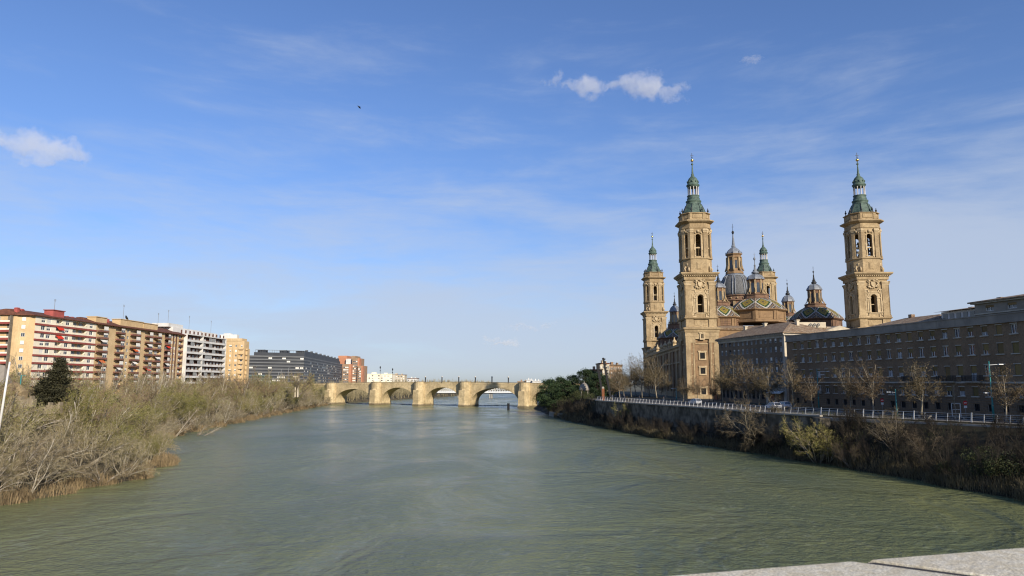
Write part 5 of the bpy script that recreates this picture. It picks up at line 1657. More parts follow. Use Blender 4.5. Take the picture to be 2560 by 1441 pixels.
# ---- salmon brick towers
Y = 900
z = lambda p: at(870, p, Y).z
X = lambda p: at(p, 920, Y).x
so = thing('brick_towers', 'salmon and tan brick apartment towers behind the dark grey block', 'building', (0, Y, 0))
mb = MB()
for (a, b, t, m, y0) in ((840, 862, 889, 1, 10), (862, 884, 897, 2, 5), (880, 898, 896, 0, 0), (876, 886, 890, 0, 4), (860, 881.5, 911, 3, -8), (896, 908, 915, 0, -4)):
    mb.box(X(a), X(b), y0, y0 + 30, 5, z(t), m)
mb.build('wall', ['tan_brick', 'orange_brick', 'white_wall', 'tan_brick'], so)
mb = MB()
for (a, b, t) in ((894, 898.2, 896), (876, 881.7, 911), (905, 908.3, 915)):
    yy = {894: -0.3, 876: -8.3, 905: -4.3}[a]
    mb.box(X(a), X(b), yy, yy + 12, 5, z(t), 0)
mb.build('corner_pier', ['orange_brick'], so)
for (a, b, t, y0, nc) in ((882, 893, 899, 0, 3), (862, 875, 914, -8, 3), (897.5, 904, 918, -4, 2)):
    for f in range(9):
        for k in range(nc):
            zz_ = z(t) - 3.4 - f * 3.0
            if zz_ < 10: continue
            link('window', window_mesh(2.0, 1.5, ra.choice([0, 0, 1.0]), ('dark', 'frame_white', 'blind_white'), 1), so, (X(a) + (X(b) - X(a)) * (k + 0.5) / nc, y0 - 0.06, zz_))

# ---- low pale blocks along the horizon
def far_block(name, label, px0, px1, pt, Y, m, nfl, ncol, roof=None, dpt=20):
    x0, x1 = at(px0, 945, Y).x, at(px1, 945, Y).x
    zt_ = at((px0 + px1) / 2, pt, Y).z
    r = thing(name, label, 'building', (x0, Y, 0))
    W = x1 - x0
    mb = MB(); mb.box(0, W, 0, dpt, 5, zt_, 0); mb.box(W * 0.3, W * 0.45, 4, 10, zt_, zt_ + 2.5, 0); mb.box(W * 0.7, W * 0.8, 4, 10, zt_, zt_ + 2, 0)
    mb.build('wall', [m], r)
    mb = MB(); mb.box(-0.5, W + 0.5, -0.5, dpt + 0.5, zt_ + 0.002, zt_ + 0.6, 0); mb.build('roof', [roof or m], r)
    for f in range(nfl):
        for k in range(ncol):
            zz_ = zt_ - 3.0 - f * 3.2
            if zz_ > 8: link('window', window_mesh(min(2.2, W / ncol * 0.5), 1.6, ra.choice([0, 0.5, 1.0]), ('dark', 'frame_white', 'blind_white'), 1), r, (W * (k + 0.5) / ncol, -0.07, zz_))
    return r
far_block('low_block', 'long pale cream block low on the horizon beyond the old bridge', 904, 982, 936, 1000, 'cream', 4, 10)
far_block('low_block', 'pale ochre block beside the bare poplars on the horizon', 976, 1012, 938, 1050, 'pale_wall', 4, 6, 'roof_brown')
far_block('low_block', 'small red-roofed block above the middle of the old bridge', 1019, 1043, 947, 1000, 'white_wall', 2, 5, 'roof_brown')
far_block('low_block', 'tan block on the horizon left of the white one', 1294, 1320, 955, 800, 'tan_brick', 2, 4)
far_block('low_block', 'white block on the horizon beside the pines', 1316, 1332, 951, 780, 'white_wall', 3, 4)
far_block('low_block', 'flat white block half behind the pines', 1331, 1352, 953.5, 760, 'white_wall', 2, 4)
far_block('town_house', 'cream house front showing between the leaning masts and the plane trees', 1500, 1524, 910, 470, 'pale_wall', 5, 4, 'roof_brown')
far_block('town_house', 'long white rendered house under the bare plane trees', 1520, 1556, 914, 500, 'tan_brick', 5, 6, 'tile_roof')
far_block('town_house', 'brown house beyond the pines, mostly hidden by trees', 1478, 1506, 926, 440, 'tan_brick', 4, 4, 'roof_brown')

# ================================================================== old stone bridge
BA = Vector((-117.0, 459.0)); BB = Vector((6.8, 398.0))
Bd = (BB - BA).normalized(); Brz = wall_frame(BA, Bd)
br = thing('stone_bridge', 'old sandstone arch bridge with round-headed arches and heavy cutwater piers across the river', 'bridge', (BA.x, BA.y, 0), Brz)
BD = 9.0
piers = [s_on(p, BA, Bd, 985) for p in (829, 942, 1050, 1164, 1312)]
gap = piers[4] - piers[3]
piers = [piers[0] - 33, *piers, piers[4] + 28]
def deck_z(s):
    c = (piers[3] + piers[4]) / 2 - 8
    return 14.1 - 0.00013 * (s - c) ** 2
crowns = [9.6, 9.7, 10.7, 10.9, 10.6, 9.4]
mb = MB()
inward = (0, 1, 0)
for k in range(len(piers) - 1):
    a, b = piers[k], piers[k + 1]
    n = 1
    z1 = min(deck_z(a), deck_z(b)) - 0.6
    half = 3.7
    r = (b - a) / 2 - half
    zs = 2.6
    arch_panel(mb, (a, 0), (b, 0), -1.0, z1, half, (b - a) - half, -0.99, zs, BD, 0, 2, 20, nrm=(0, 1, 0), rise=crowns[k] - zs)
    # voussoir ring
    for q in range(22):
        t = PI * (q + 0.5) / 22
        cx_ = (a + b) / 2
        p = Vector((cx_ - (r + 0.35) * math.cos(t), -0.05, zs + (crowns[k] - zs + 0.35) * math.sin(t)))
        tg = Vector(((r + 0.35) * math.sin(t), 0, (crowns[k] - zs) * math.cos(t)))
        Lq = tg.length * PI / 44; tg.normalize()
        mb.obox(p, tg * Lq, Vector((0, 0.06, 0)), Vector((-tg.z, 0, tg.x)) * 0.42, 0)
mb.build('arches', ['bridge_stone', 'bridge_stone', 'bridge_stone'], br)
mb = MB()
N = 40
sA, sB = piers[0] - 40, piers[-1] + 3
prev = None
for k in range(N):
    a = sA + (sB - sA) * k / N; b = sA + (sB - sA) * (k + 1) / N
    za, zb = deck_z(a), deck_z(b)
    for (y0, y1, l0, l1, m) in ((-0.12, 0.42, -1.2, -0.2, 0), (-0.2, 0.5, -0.2, 0.0, 1), (BD - 0.42, BD + 0.12, -1.2, -0.2, 0), (BD - 0.5, BD + 0.2, -0.2, 0, 1), (0.42, BD - 0.42, -1.3, -1.15, 1)):
        mb.loft([[(a, y0, za + l0), (a, y1, za + l0), (a, y1, za + l1), (a, y0, za + l1)], [(b, y0, zb + l0), (b, y1, zb + l0), (b, y1, zb + l1), (b, y0, zb + l1)]], m, k == 0, k == N - 1)
mb.box(sA, piers[0], 0.02, BD - 0.02, 2, 12.0, 0); mb.box(piers[-1], sB, 0.02, BD - 0.02, 2, 12.0, 0)
mb.build('parapet', ['bridge_stone', 'bridge_cap'], br)
pc = MB()
w, pd = 3.1, 4.6
cut = lambda z, k=1.0, tip=1.0: [(-w * k, 0.3, z), (-w * k, -pd * 0.45 * tip, z), (-w * 0.62 * k, -pd * tip, z), (w * 0.62 * k, -pd * tip, z), (w * k, -pd * 0.45 * tip, z), (w * k, 0.3, z)]
pc.loft([cut(-1.2, 1.18, 1.12), cut(0.5, 1.12, 1.1), cut(1.6, 1.02, 1.02), cut(8.6, 1.0, 1.0)], 0)
pc.loft([[(-w - 0.1, 0.3, 8.6), (-w - 0.1, -pd * 0.48, 8.6), (0.0, -pd - 0.1, 8.6), (0.001, -pd - 0.1, 8.6), (w + 0.1, -pd * 0.48, 8.6), (w + 0.1, 0.3, 8.6)],
         [(-w + 0.4, 0.3, 10.4), (-w + 0.4, -1.6, 10.4), (-0.2, -2.6, 10.4), (0.2, -2.6, 10.4), (w - 0.4, -1.6, 10.4), (w - 0.4, 0.3, 10.4)]], 0)
bas_r = [(-w * 1.0, 0.3), (-w * 0.98, -1.6), (-w * 0.7, -2.9), (-w * 0.25, -3.5), (w * 0.25, -3.5), (w * 0.7, -2.9), (w * 0.98, -1.6), (w * 1.0, 0.3)]
pc.loft([[(x, y, 8.4) for x, y in bas_r], [(x, y, 12.9) for x, y in bas_r]], 0)
pc.loft([[(x * 1.04, y * 1.04 if y < 0 else y, 12.9) for x, y in bas_r], [(x * 1.04, y * 1.04 if y < 0 else y, 13.25) for x, y in bas_r]], 1)
cutb = lambda z, k: [(-w * k, BD - 0.3, z), (w * k, BD - 0.3, z), (w * 0.6 * k, BD + 3.4, z), (-w * 0.6 * k, BD + 3.4, z)]
pc.loft([cutb(-1.2, 1.1), cutb(1.5, 1.0), cutb(13.0, 1.0)], 0)
pcm = pc.mesh('pier', ['bridge_stone', 'bridge_cap'])
for s in piers:
    o = link('pier', pcm, br, (s, 0, 0))
    o.scale = (1, 1, (deck_z(s) + 0.25) / 13.25)
# square posts with white lights along the parapet
post = MB(); post.lathe([(0.45, 0), (0.45, 0.4), (0.34, 0.5), (0.31, 2.9), (0.38, 3.0), (0.38, 3.25)], 8, 0, 0, 0)
pm = post.mesh('shaft', ['iron'])
cap = MB(); cap.lathe([(0.4, 3.25), (0.42, 3.5), (0.3, 3.85), (0.05, 4.0)], 8, 0, 0, 0)
cm = cap.mesh('lamp_cap', ['column_white'])
proto = thing('bridge_lamp', 'dark pillar lamp with pale cap standing in a row on the old bridge parapet', 'lamp', group='pillar lamps on the old bridge')
link('shaft', pm, proto); link('lamp_cap', cm, proto)
for i, px in enumerate((1063, 1104.5, 1146.5, 1188, 1229.5, 1270.5)):
    s = s_on(px, BA, Bd, 950)
    p = BA + Bd * s + Vector((-Bd.y, Bd.x)) * 0.2
    o = proto if i == 0 else copy_tree(proto)
    o.location = (p.x, p.y, deck_z(s) - 0.55)
nm = ['first and leftmost', 'second', 'third', 'fourth', 'fifth', 'last and rightmost']
for i, o in enumerate([x for x in COL.objects if x.name.startswith('bridge_lamp')]):
    o['label'] = nm[i] + ' of the six dark pillar lamps standing on the old bridge'

# ---- far bridge: low white bowstring trusses seen through the arches
Yf = 620
fb = thing('truss_bridge', 'low white steel truss bridge on concrete piers seen through the old bridge arches', 'bridge', (0, Yf, 0))
zd = at(1230, 981, Yf).z
x0, x1 = at(1040, 981, Yf).x, at(1400, 981, Yf).x
mb = MB(); mb.box(x0, x1, 0, 9, zd - 0.5, zd + 0.6, 0); mb.build('deck', ['white_steel'], fb)
mb = MB(); mb.box(x0, x1, 0.3, 8.7, zd - 1.2, zd - 0.502, 0); mb.build('girder', ['iron'], fb)
for (pa, pb_) in ((1083, 1148), (1212, 1286), (1148, 1212)):
    a, b = at(pa, 981, Yf).x, at(pb_, 981, Yf).x
    mb = MB()
    n = 12
    for yy in (0.2, 8.8):
        pr = None
        for k in range(n + 1):
            x = a + (b - a) * k / n
            zz_ = zd + 0.6 + 3.4 * math.sin(PI * k / n) ** 0.8
            if pr: mb.bar(pr, (x, yy, zz_), 0.35, 0); mb.bar((pr[0], yy, zd + 0.6), (x, yy, zz_), 0.18, 0)
            mb.bar((x, yy, zd + 0.5), (x, yy, zz_ + 0.01), 0.2, 0)
            pr = (x, yy, zz_)
    mb.build('truss', ['white_steel'], fb)
for px in (1227, 1148, 1300):
    x = at(px, 981, Yf).x
    mb = MB(); mb.box(x - 1.4, x - 0.35, 1, 8, -1, zd - 1.2, 0); mb.box(x + 0.35, x + 1.4, 1, 8, -1, zd - 1.2, 0)
    mb.build('concrete_pier', ['concrete'], fb)

# ================================================================== quay wall, railings and street furniture
def wall_run(ys, z0, z1, thick, mb, m=0, wob=0.0):
    rr = random.Random(2)
    pts = []
    for y in ys:
        pts.append(Vector((RL(y) - 0.45, y, 0)))
    for a, b in zip(pts, pts[1:]):
        d = (b - a).normalized(); nrm = Vector((-d.y, d.x, 0))
        if nrm.x > 0: nrm = -nrm
        q = [a + nrm * thick, b + nrm * thick, b, a]
        mb.loft([[(p.x, p.y, z0) for p in q], [(p.x, p.y, z1) for p in q]], m)
mb = MB()
ysw = [130 + 4 * k for k in range(28)]
wall_run(ysw, 0.8, 7.75, 0.5, mb)
qw = thing('quay_wall', 'old mossy stone embankment wall under the slanted railing on the right bank', 'wall', (0, 0, 0))
mb.build('stone_face', ['quay_stone'], qw)
mb = MB(); wall_run(ysw, 7.752, 8.05, 0.75, mb); mb.build('coping', ['concrete'], qw)
mb = MB()                       # buttress return at the wall's near end
p = Vector((RL(130) - 0.5, 130, 0)); mb.box(p.x - 1.6, p.x + 0.3, 127.5, 130.6, 0.6, 7.6, 0); mb.build('end_buttress', ['quay_stone'], qw)
mb = MB()
ysn = [82 + 4 * k for k in range(13)]
wall_run(ysn, 5.9, 7.75, 0.4, mb)
tag(mb.build('retaining_wall', ['concrete']), 'low grey retaining wall above the overgrown slope on the near right bank', 'wall')

def railing(y0, y1, step, label, big):
    r = thing('railing', label, 'railing', (0, 0, 0))
    pts = []
    y = y0
    while y < y1:
        pts.append(Vector((RL(y) - 0.15, y, QZ)))
        d = Vector((RL(y + 1) - RL(y), 1, 0)).length
        y += step / d
    n = 0
    for i, p in enumerate(pts):
        q = pts[min(i + 1, len(pts) - 1)] - pts[max(i - 1, 0)]
        d = q.normalized(); nrm = Vector((d.y, -d.x, 0))
        if nrm.x < 0: nrm = -nrm
        mb = MB()
        fat = 0.10 if (big and i % 5 == 0) else 0.05
        hgt = 1.42 if (big and i % 5 == 0) else 1.25
        mb.loft([[p + d * sx * fat + nrm * sy * 0.07 for sx, sy in ((-1, -1), (1, -1), (1, 1), (-1, 1))],
                 [p + d * sx * fat * 0.7 + nrm * (0.28 + sy * 0.05) + Vector((0, 0, hgt)) for sx, sy in ((-1, -1), (1, -1), (1, 1), (-1, 1))]], 0)
        if i < 99: mb.build('post', ['rail_pale'], r)
    for k, (t, h, w) in enumerate(((1.0, 1.22, 0.06), (0.75, 0.92, 0.03), (0.5, 0.64, 0.03), (0.25, 0.36, 0.03))):
        mb = MB()
        for a, b in zip(pts, pts[1:]):
            d = (b - a).normalized(); nrm = Vector((d.y, -d.x, 0))
            if nrm.x < 0: nrm = -nrm
            o = nrm * 0.27 * t + Vector((0, 0, h))
            mb.bar(a + o, b + o, w, 0)
        mb.build('rail', ['rail_pale'], r)
    # thin mesh between the rails is left to the wires above
    return r
railing(138.5, 240, 2.0, 'long grey-white railing with slanted posts along the stone embankment wall', False)
railing(84, 138.0, 1.75, 'nearer white railing with thick posts at intervals above the overgrown slope', True)

def lamp_post(px, base_py, top_py, arms, label, Y=None, low=None):
    if Y is None:
        p = gp(px, base_py, QZ)
    else:
        p = at(px, base_py, Y); p.z = QZ
    h = at(px, top_py, p.y).z - QZ
    r = thing('street_lamp', label, 'street lamp', (p.x, p.y, QZ), 0, None)
    mb = MB()
    mb.lathe([(0.16, 0), (0.16, h * 0.28), (0.11, h * 0.3), (0.075, h)], 8); mb.sphere((0, 0, h), 0.1, 0, 6)
    mb.build('pole', ['teal'], r)
    for (zz, L, s) in arms:
        mb = MB(); mb.bar((0, 0, zz * h), (L * s, -0.3 * L, zz * h + 0.12), 0.07, 0); mb.build('arm', ['white_steel'], r)
        mb = MB(); mb.box(L * s - 0.45, L * s + 0.25, -0.3 * L - 0.16, -0.3 * L + 0.16, zz * h + 0.02, zz * h + 0.16, 0); mb.build('lamp_head', ['white_steel'], r)
    return r
lamp_post(2485, 1052, 905, [(0.945, 1.6, 1), (0.46, 0.9, -1)], 'tallest teal street lamp, beside the rightmost bare plane tree')
lamp_post(2413, 1034, 928, [(0.95, 1.0, -1)], 'teal street lamp with a round sign, before the residence balconies')
lamp_post(2241, 1012, 975, [(0.9, 1.3, -1)], 'short teal street lamp left of the largest plane tree', Y=125)
lamp_post(2047, 1010, 924, [(0.94, 2.4, 1), (0.85, 1.2, 1)], 'teal street lamp with pale double arm near the joint of the two brick buildings', Y=165)
lamp_post(1803, 1005, 962, [(0.9, 0.9, -1)], 'teal street lamp by the bus shelter at the corner of the brick block', Y=225)
lamp_post(1691, 1002, 972, [(0.97, 1.3, -1)], 'slim street lamp with one arm in front of the church wall', Y=235)

def sign_post(px, Y, label):
    p = at(px, 1000, Y); p.z = QZ
    r = thing('road_sign', label, 'road sign', p, 0)
    mb = MB(); mb.lathe([(0.04, 0), (0.04, 2.9)], 6); mb.build('pole', ['rail_grey'], r)
    mb = MB(); mb.tube([(0, -0.06, 2.55), (0, -0.03, 2.55)], 0.36, 14, 0); mb.box(-0.24, 0.24, -0.075, -0.061, 2.48, 2.62, 1); mb.build('round_plate', ['red_sign', 'frame_white'], r)
    mb = MB(); mb.box(-0.25, 0.25, -0.06, -0.03, 1.7, 2.1, 0); mb.build('white_plate', ['frame_white'], r)
sign_post(2412, 119, 'round red road sign with white plate near the teal lamp')
sign_post(2205, 137, 'round red road sign with white plate below the middle plane tree')

bench = MB(); bench.box(-1.2, 1.2, -0.3, 0.3, 0.32, 0.46, 0); bench_me = bench.mesh('slab', ['concrete'])
feet = MB(); feet.box(-0.9, -0.6, -0.25, 0.25, 0, 0.32, 0); feet.box(0.6, 0.9, -0.25, 0.25, 0, 0.32, 0); feet_me = feet.mesh('support', ['concrete'])
for px, py, lab in ((2311, 1046, 'white stone bench at the foot of the largest plane tree'), (2402, 1049, 'white stone bench beside the young tree in its guard'), (2533, 1055, 'white stone bench at the rightmost plane tree')):
    p = gp(px, py, QZ); p.z = QZ
    b = thing('bench', lab, 'bench', p, math.radians(-70), 'stone benches on the promenade')
    link('slab', bench_me, b); link('support', feet_me, b)
p = gp(2392, 1042, QZ)
mb = MB()
for s in (-0.75, 0.75): mb.bar((s, 0, 0), (s, 0, 2.3), 0.1, 0)
mb.bar((-0.8, 0, 2.3), (0.8, 0, 2.3), 0.1, 0); mb.bar((-0.75, 0, 1.2), (0.75, 0, 1.2), 0.06, 0)
tag(mb.build('tree_guard', ['frame_white'], None, (p.x, p.y, QZ)), 'white metal tree guard frame round the young tree', 'tree guard')

# bus shelter
p = at(1789, 1003, 214); p.z = QZ
sh = thing('bus_shelter', 'black bus shelter at the foot of the near tower', 'bus shelter', p, math.radians(-70))
mb = MB(); mb.box(-2.2, 2.2, -0.9, 0.9, 2.6, 2.8, 0); mb.build('roof', ['iron'], sh)
mb = MB()
for x in (-2.1, 0, 2.1): mb.box(x - 0.06, x + 0.06, 0.7, 0.82, 0, 2.6, 0); mb.box(x - 0.05, x + 0.05, -0.8, -0.7, 0, 2.6, 0)
mb.build('posts', ['iron'], sh)
mb = MB(); mb.box(-2.0, 2.0, 0.74, 0.77, 0.4, 2.4, 0); mb.build('glass_panel', ['glass'], sh)

# cars on the quay road
def car_meshes():
    body = MB()
    prof = [(-2.15, 0.35), (-2.2, 0.75), (-2.1, 0.98), (-1.5, 1.05), (0.75, 1.02), (1.75, 0.92), (2.15, 0.72), (2.2, 0.38), (1.8, 0.3), (-1.8, 0.3)]
    for s0, s1, k in ((-0.9, 0.9, 1.0),):
        body.loft([[(x * 0.985, -0.88, z) for x, z in prof], [(x, -0.80, z) for x, z in prof], [(x, 0.80, z) for x, z in prof], [(x * 0.985, 0.88, z) for x, z in prof]], 0)
    top = [(-2.0, 1.0), (-1.72, 1.50), (-0.9, 1.60), (0.1, 1.55), (0.95, 1.03)]
    roof = [(-1.72, 1.5), (-0.9, 1.62), (0.1, 1.57), (0.12, 1.5), (-0.9, 1.53), (-1.7, 1.42)]
    body.loft([[(x, -0.66, z) for x, z in roof], [(x, 0.66, z) for x, z in roof]], 0)
    for x0, x1 in ((-1.98, -1.7), (-0.55, -0.5), (0.92, 0.08)):
        for s in (-1, 1): body.bar((x0, s * 0.76, 1.0), (x1, s * 0.665, 1.52), 0.08, 0)
    gl = MB(); gl.loft([[(x, -0.77 + (z - 1.0) * 0.2, z - 0.03) for x, z in top], [(x, 0.77 - (z - 1.0) * 0.2, z - 0.03) for x, z in top]], 0)
    wh = MB(); 
    rings = [[(0.33 * math.cos(2 * PI * k / 14), y, 0.33 + 0.33 * math.sin(2 * PI * k / 14)) for k in range(14)] for y in (-0.11, 0.11)]
    wh.loft(rings, 0)
    rm = MB(); rm.loft([[(0.2 * math.cos(2 * PI * k / 10), y, 0.33 + 0.2 * math.sin(2 * PI * k / 10)) for k in range(10)] for y in (-0.125, 0.125)], 0)
    return body, gl.mesh('windows', ['glass']), wh.mesh('wheel', ['rubber']), rm.mesh('rim', ['rail_grey'])
cb, cgl, cwh, crm = car_meshes()
def car(px, Y, paint, label, rz=None):
    p = at(px, 1000, Y); p.z = QZ + 0.005
    d = Vector((RL(Y + 1) - RL(Y), 1, 0))
    c = thing('parked_car', label, 'car', p, math.atan2(d.y, d.x) if rz is None else rz, 'cars along the quay road')
    link('body', cb.mesh('body', [paint]), c); link('windows', cgl, c)
    for x in (-1.35, 1.35):
        for y in (-0.8, 0.8):
            w = link('wheel', cwh, c, (x, y, 0)); link('rim', crm, w)
car(1737, 193, 'car_silver', 'silver estate car behind the railing below the near tower')
car(1932, 158, 'car_white', 'white car behind the railing in front of the shop corner')
car(1957, 163, 'car_silver', 'silver-grey car just right of the white one by the shop corner')

# people: one continuous skinned body, copied
def person_mesh(cloth):
    J = [(0, 0, 0.95), (0, 0, 1.2), (0, 0, 1.42), (0, 0.01, 1.52), (0, 0.03, 1.66), (0, 0.02, 1.73),
         (-0.19, 0, 1.42), (-0.24, 0.02, 1.14), (-0.22, 0.1, 0.9), (0.19, 0, 1.42), (0.24, -0.03, 1.14), (0.23, -0.02, 0.88),
         (-0.1, 0, 0.9), (-0.11, 0.1, 0.5), (-0.11, 0.02, 0.09), (-0.11, 0.16, 0.04), (0.1, 0, 0.9), (0.11, -0.02, 0.5), (0.11, -0.16, 0.1), (0.11, -0.03, 0.04)]
    Rr = [0.15, 0.145, 0.13, 0.06, 0.10, 0.085, 0.065, 0.05, 0.04, 0.065, 0.05, 0.04, 0.095, 0.07, 0.05, 0.045, 0.095, 0.07, 0.05, 0.045]
    E = [(0, 1), (1, 2), (2, 3), (3, 4), (4, 5), (2, 6), (6, 7), (7, 8), (2, 9), (9, 10), (10, 11), (0, 12), (12, 13), (13, 14), (14, 15), (0, 16), (16, 17), (17, 18), (18, 19)]
    me = bpy.data.meshes.new('person'); me.from_pydata(J, E, [])
    o = bpy.data.objects.new('person', me); COL.objects.link(o)
    md = o.modifiers.new('skin', 'SKIN'); sv = me.skin_vertices[0].data
    for v, r_ in zip(sv, Rr): v.radius = (r_, r_)
    sv[0].use_root = True
    o.modifiers.new('sub', 'SUBSURF').levels = 1
    o.modifiers['sub'].render_levels = 1
    me.materials.append(M[cloth])
    return o
pp = person_mesh('cloth_dark')
hm = MB(); hm.sphere((0, -0.01, 1.70), 0.11, 0, 10); hair_me = hm.mesh('hair', ['hair'])
hm = MB(); hm.sphere((0, 0.05, 1.655), 0.088, 0, 10, 1.15); face_me = hm.mesh('face', ['skin'])
spots = [(1531, 243, QZ), (1552, 240, QZ), (1561, 239, QZ), (1659, 205, QZ), (1598, 222, QZ)]
names = ['person in dark clothes walking left of the leaning masts on the promenade', 'person in dark clothes under the plane trees, left one of a pair', 'person in dark clothes under the plane trees, right one of a pair',
         'person in dark clothes behind the railing near the slim lamp', 'person in dark clothes at the railing where the bare shrub rises']
for i, (px, Y, z) in enumerate(spots):
    o = pp if i == 0 else pp.copy()
    if i: COL.objects.link(o)
    p = at(px, 990, Y); o.location = (max(p.x, RL(Y) + 0.8), Y, z); o.rotation_euler = (0, 0, i * 1.3)
    tag(o, names[i], 'person', 'people on the promenade')
    link('hair', hair_me, o); link('face', face_me, o)
for i, px in enumerate((1162.5, 1118, 1079)):
    o = pp.copy(); COL.objects.link(o)
    s = s_on(px, BA, Bd, 950); q = BA + Bd * s + Vector((-Bd.y, Bd.x)) * 1.2
    o.location = (q.x, q.y, deck_z(s) - 1.0); o.rotation_euler = (0, 0, i)
    tag(o, ['person on the old bridge above the fourth pier, between the third and fourth lamps', 'person on the old bridge between the second and third lamps', 'person on the old bridge between the first and second lamps'][i], 'person', 'people on the old bridge')
    link('hair', hair_me, o); link('face', face_me, o)

# leaning masts and the rust pillar
for (a, b, Y, lab) in (((1492.5, 909), (1507.5, 992), 252, 'shorter black leaning steel mast, left of the pair beyond the quay'), ((1507.5, 895), (1525, 985), 252, 'taller black leaning steel mast, right of the pair beyond the quay')):
    p, q = at(*b, Y), at(*a, Y)
    d = q - p
    p = q - d * ((q.z - QZ) / d.z)
    m_ = thing('leaning_mast', lab, 'mast', p, 0, 'black leaning masts')
    d = q - p
    mb = MB(); mb.bar((0, 0, 0), d, 0.5, 0, 0.7); mb.build('shaft', ['black_steel'], m_)
    for k in range(6):
        mb = MB(); c = d * (0.62 + 0.07 * k); mb.box(c.x + 0.1, c.x + 0.75, c.y - 0.3, c.y + 0.3, c.z - 0.28, c.z + 0.2, 0); mb.build('floodlight', ['black_steel'], m_)
p = at(1508, 998, 236); zt0 = at(1508, 968, 236).z
mb = MB(); mb.lathe([(0.48, QZ), (0.48, zt0 - 0.7), (0.4, zt0 - 0.5)], 4, p.x, p.y, 0, 0.4, False); mb.lathe([(0.42, zt0 - 0.5), (0.42, zt0), (0.3, zt0 + 0.1)], 4, p.x, p.y, 1, 0.4, False)
tag(mb.build('rust_pillar', ['rust', 'trim']), 'rusty orange pillar with pale top at the start of the railing', 'pillar')
p = at(1461, 990, 262)
pv = thing('domed_pavilion', 'small pavilion with a grey dome between the pines and the masts', 'pavilion', (p.x, p.y, 5.5))
z0 = at(1461, 974, 262).z - 5.5; z1 = at(1461, 957, 262).z - 5.5
mb = MB(); mb.lathe([(1.85, z0), (1.9, z0 + 0.3), (1.75, z0 + 0.9), (1.4, z0 + 1.6), (0.8, z0 + 2.2), (0.15, z1), (0.1, z1 + 0.5)], 18); mb.build('dome', ['parapet_grey'], pv)
mb = MB()
for k in range(8): mb.lathe([(0.15, 0), (0.12, z0)], 6, 1.6 * math.cos(k * PI / 4), 1.6 * math.sin(k * PI / 4))
mb.lathe([(1.9, 0), (1.9, 0.3)], 18); mb.lathe([(1.9, z0 - 0.35), (1.9, z0)], 18)
mb.build('columns', ['parapet_grey'], pv)
p = gp(1271, 1026, 0)
mb = MB(); mb.lathe([(0.6, -0.5), (0.6, 2.9), (0.68, 2.9), (0.68, 3.3), (0.5, 3.4)], 10, p.x, p.y, 0, 0, False)
tag(mb.build('mooring_post', ['black_steel']), 'dark post standing alone in the river before the last bridge pier', 'post')
a, b = gp(1372, 1040, 0), gp(1446, 1055, 0)
mb = MB(); d = (b - a).normalized(); mb.bar(a + Vector((0.4, 0, 0.7)), b + Vector((0.4, 0, 0.7)), 0.6, 0, 2.2)
tag(mb.build('landing_wall', ['concrete']), 'low concrete landing wall at the water below the pines', 'wall')

# --- left bank odds and ends
Y = 92
p0 = at(6, 1020, Y); p1 = at(24.5, 905, Y); d = p1 - p0; p0 = p0 - d * 0.75
mb = MB(); mb.tube([p0, p0 + d * 0.9, p1], [0.16, 0.14, 0.11], 10, 0)
tag(mb.build('white_pole', ['white_wall']), 'tall leaning white pole with flaking paint on the left bank', 'pole')
p = at(50, 975, 150)
mb = MB(); mb.lathe([(0.14, 4.5), (0.1, at(50, 938, 150).z)], 8, p.x, p.y); mb.bar((p.x, p.y, at(50, 940, 150).z), (p.x + 1.0, p.y, at(50, 939, 150).z), 0.09)
tag(mb.build('street_lamp', ['teal']), 'teal street lamp behind the white pole on the left bank', 'street lamp')
Y = 150
hx = at(8, 930, Y)
hut = thing('garden_hut', 'grey-roofed hut with a straw-coloured side behind the white pole', 'hut', (hx.x, Y, 6))
mb = MB(); mb.box(-9, -1.8, 0, 2.4, 0, 7.0, 0); mb.build('wall', ['tan_brick'], hut)
zt_ = at(8, 914, Y).z - 6
mb = MB(); mb.add([(-10, -0.6, 7.0), (0.6, -0.6, 7.0), (0.6, 2.8, 7.0), (-10, 2.8, 7.0), (-5, 1.2, zt_ + 0.8), (-0.6, 1.2, zt_)], [(0, 1, 5, 4), (1, 2, 5), (2, 3, 4, 5), (3, 0, 4)], 0); mb.build('roof', ['parapet_grey'], hut)
hp = at(34, 975, 132); mb = MB(); zt_ = at(34, 955, 132).z
mb.lathe([(2.6, 4.5), (2.3, zt_ - 1.7), (0.8, zt_ - 0.3), (0.1, zt_)], 9, hp.x, hp.y, 0, 0.3, False)
tag(mb.build('straw_stack', ['reed']), 'brown straw-covered mound below the hut on the left bank', 'mound')
for (x0_, x1_, pt, lab) in ((37, 84, 988, 'broken pale stone wall stub left of the dark conifer'), (112, 150, 1004, 'low pale stone wall stub below the dark conifer')):
    Y = 118
    a, b = at(x0_, pt, Y), at(x1_, pt, Y)
    mb = MB(); rr = random.Random(int(pt)); n = 9
    for k in range(n):
        xa = a.x + (b.x - a.x) * k / n; xb = a.x + (b.x - a.x) * (k + 1) / n
        mb.box(xa + 0.002, xb, Y + rr.uniform(-0.15, 0.1), Y + 0.9, a.z - 2.0, a.z - rr.uniform(0, 0.9), 0)
    tag(mb.build('ruined_wall', ['bridge_cap']), lab, 'wall')
Y = 330
a, b = at(733, 941, Y), at(746, 956, Y)
mb = MB(); mb.box(a.x, b.x, Y, Y + 2, a.z - 0.5, a.z, 0); mb.box(a.x + 0.9, a.x + 1.35, Y + 0.2, Y + 1.8, 7, a.z - 0.502, 0); mb.box(b.x - 0.45, b.x, Y + 0.2, Y + 1.8, 7, a.z - 0.502, 0)
tag(mb.build('concrete_portal', ['pale_wall']), 'pale concrete portal frame on the left bank before the dark grey block', 'portal')
Y = 380
a, b = at(625, 938, Y), at(662, 950, Y)
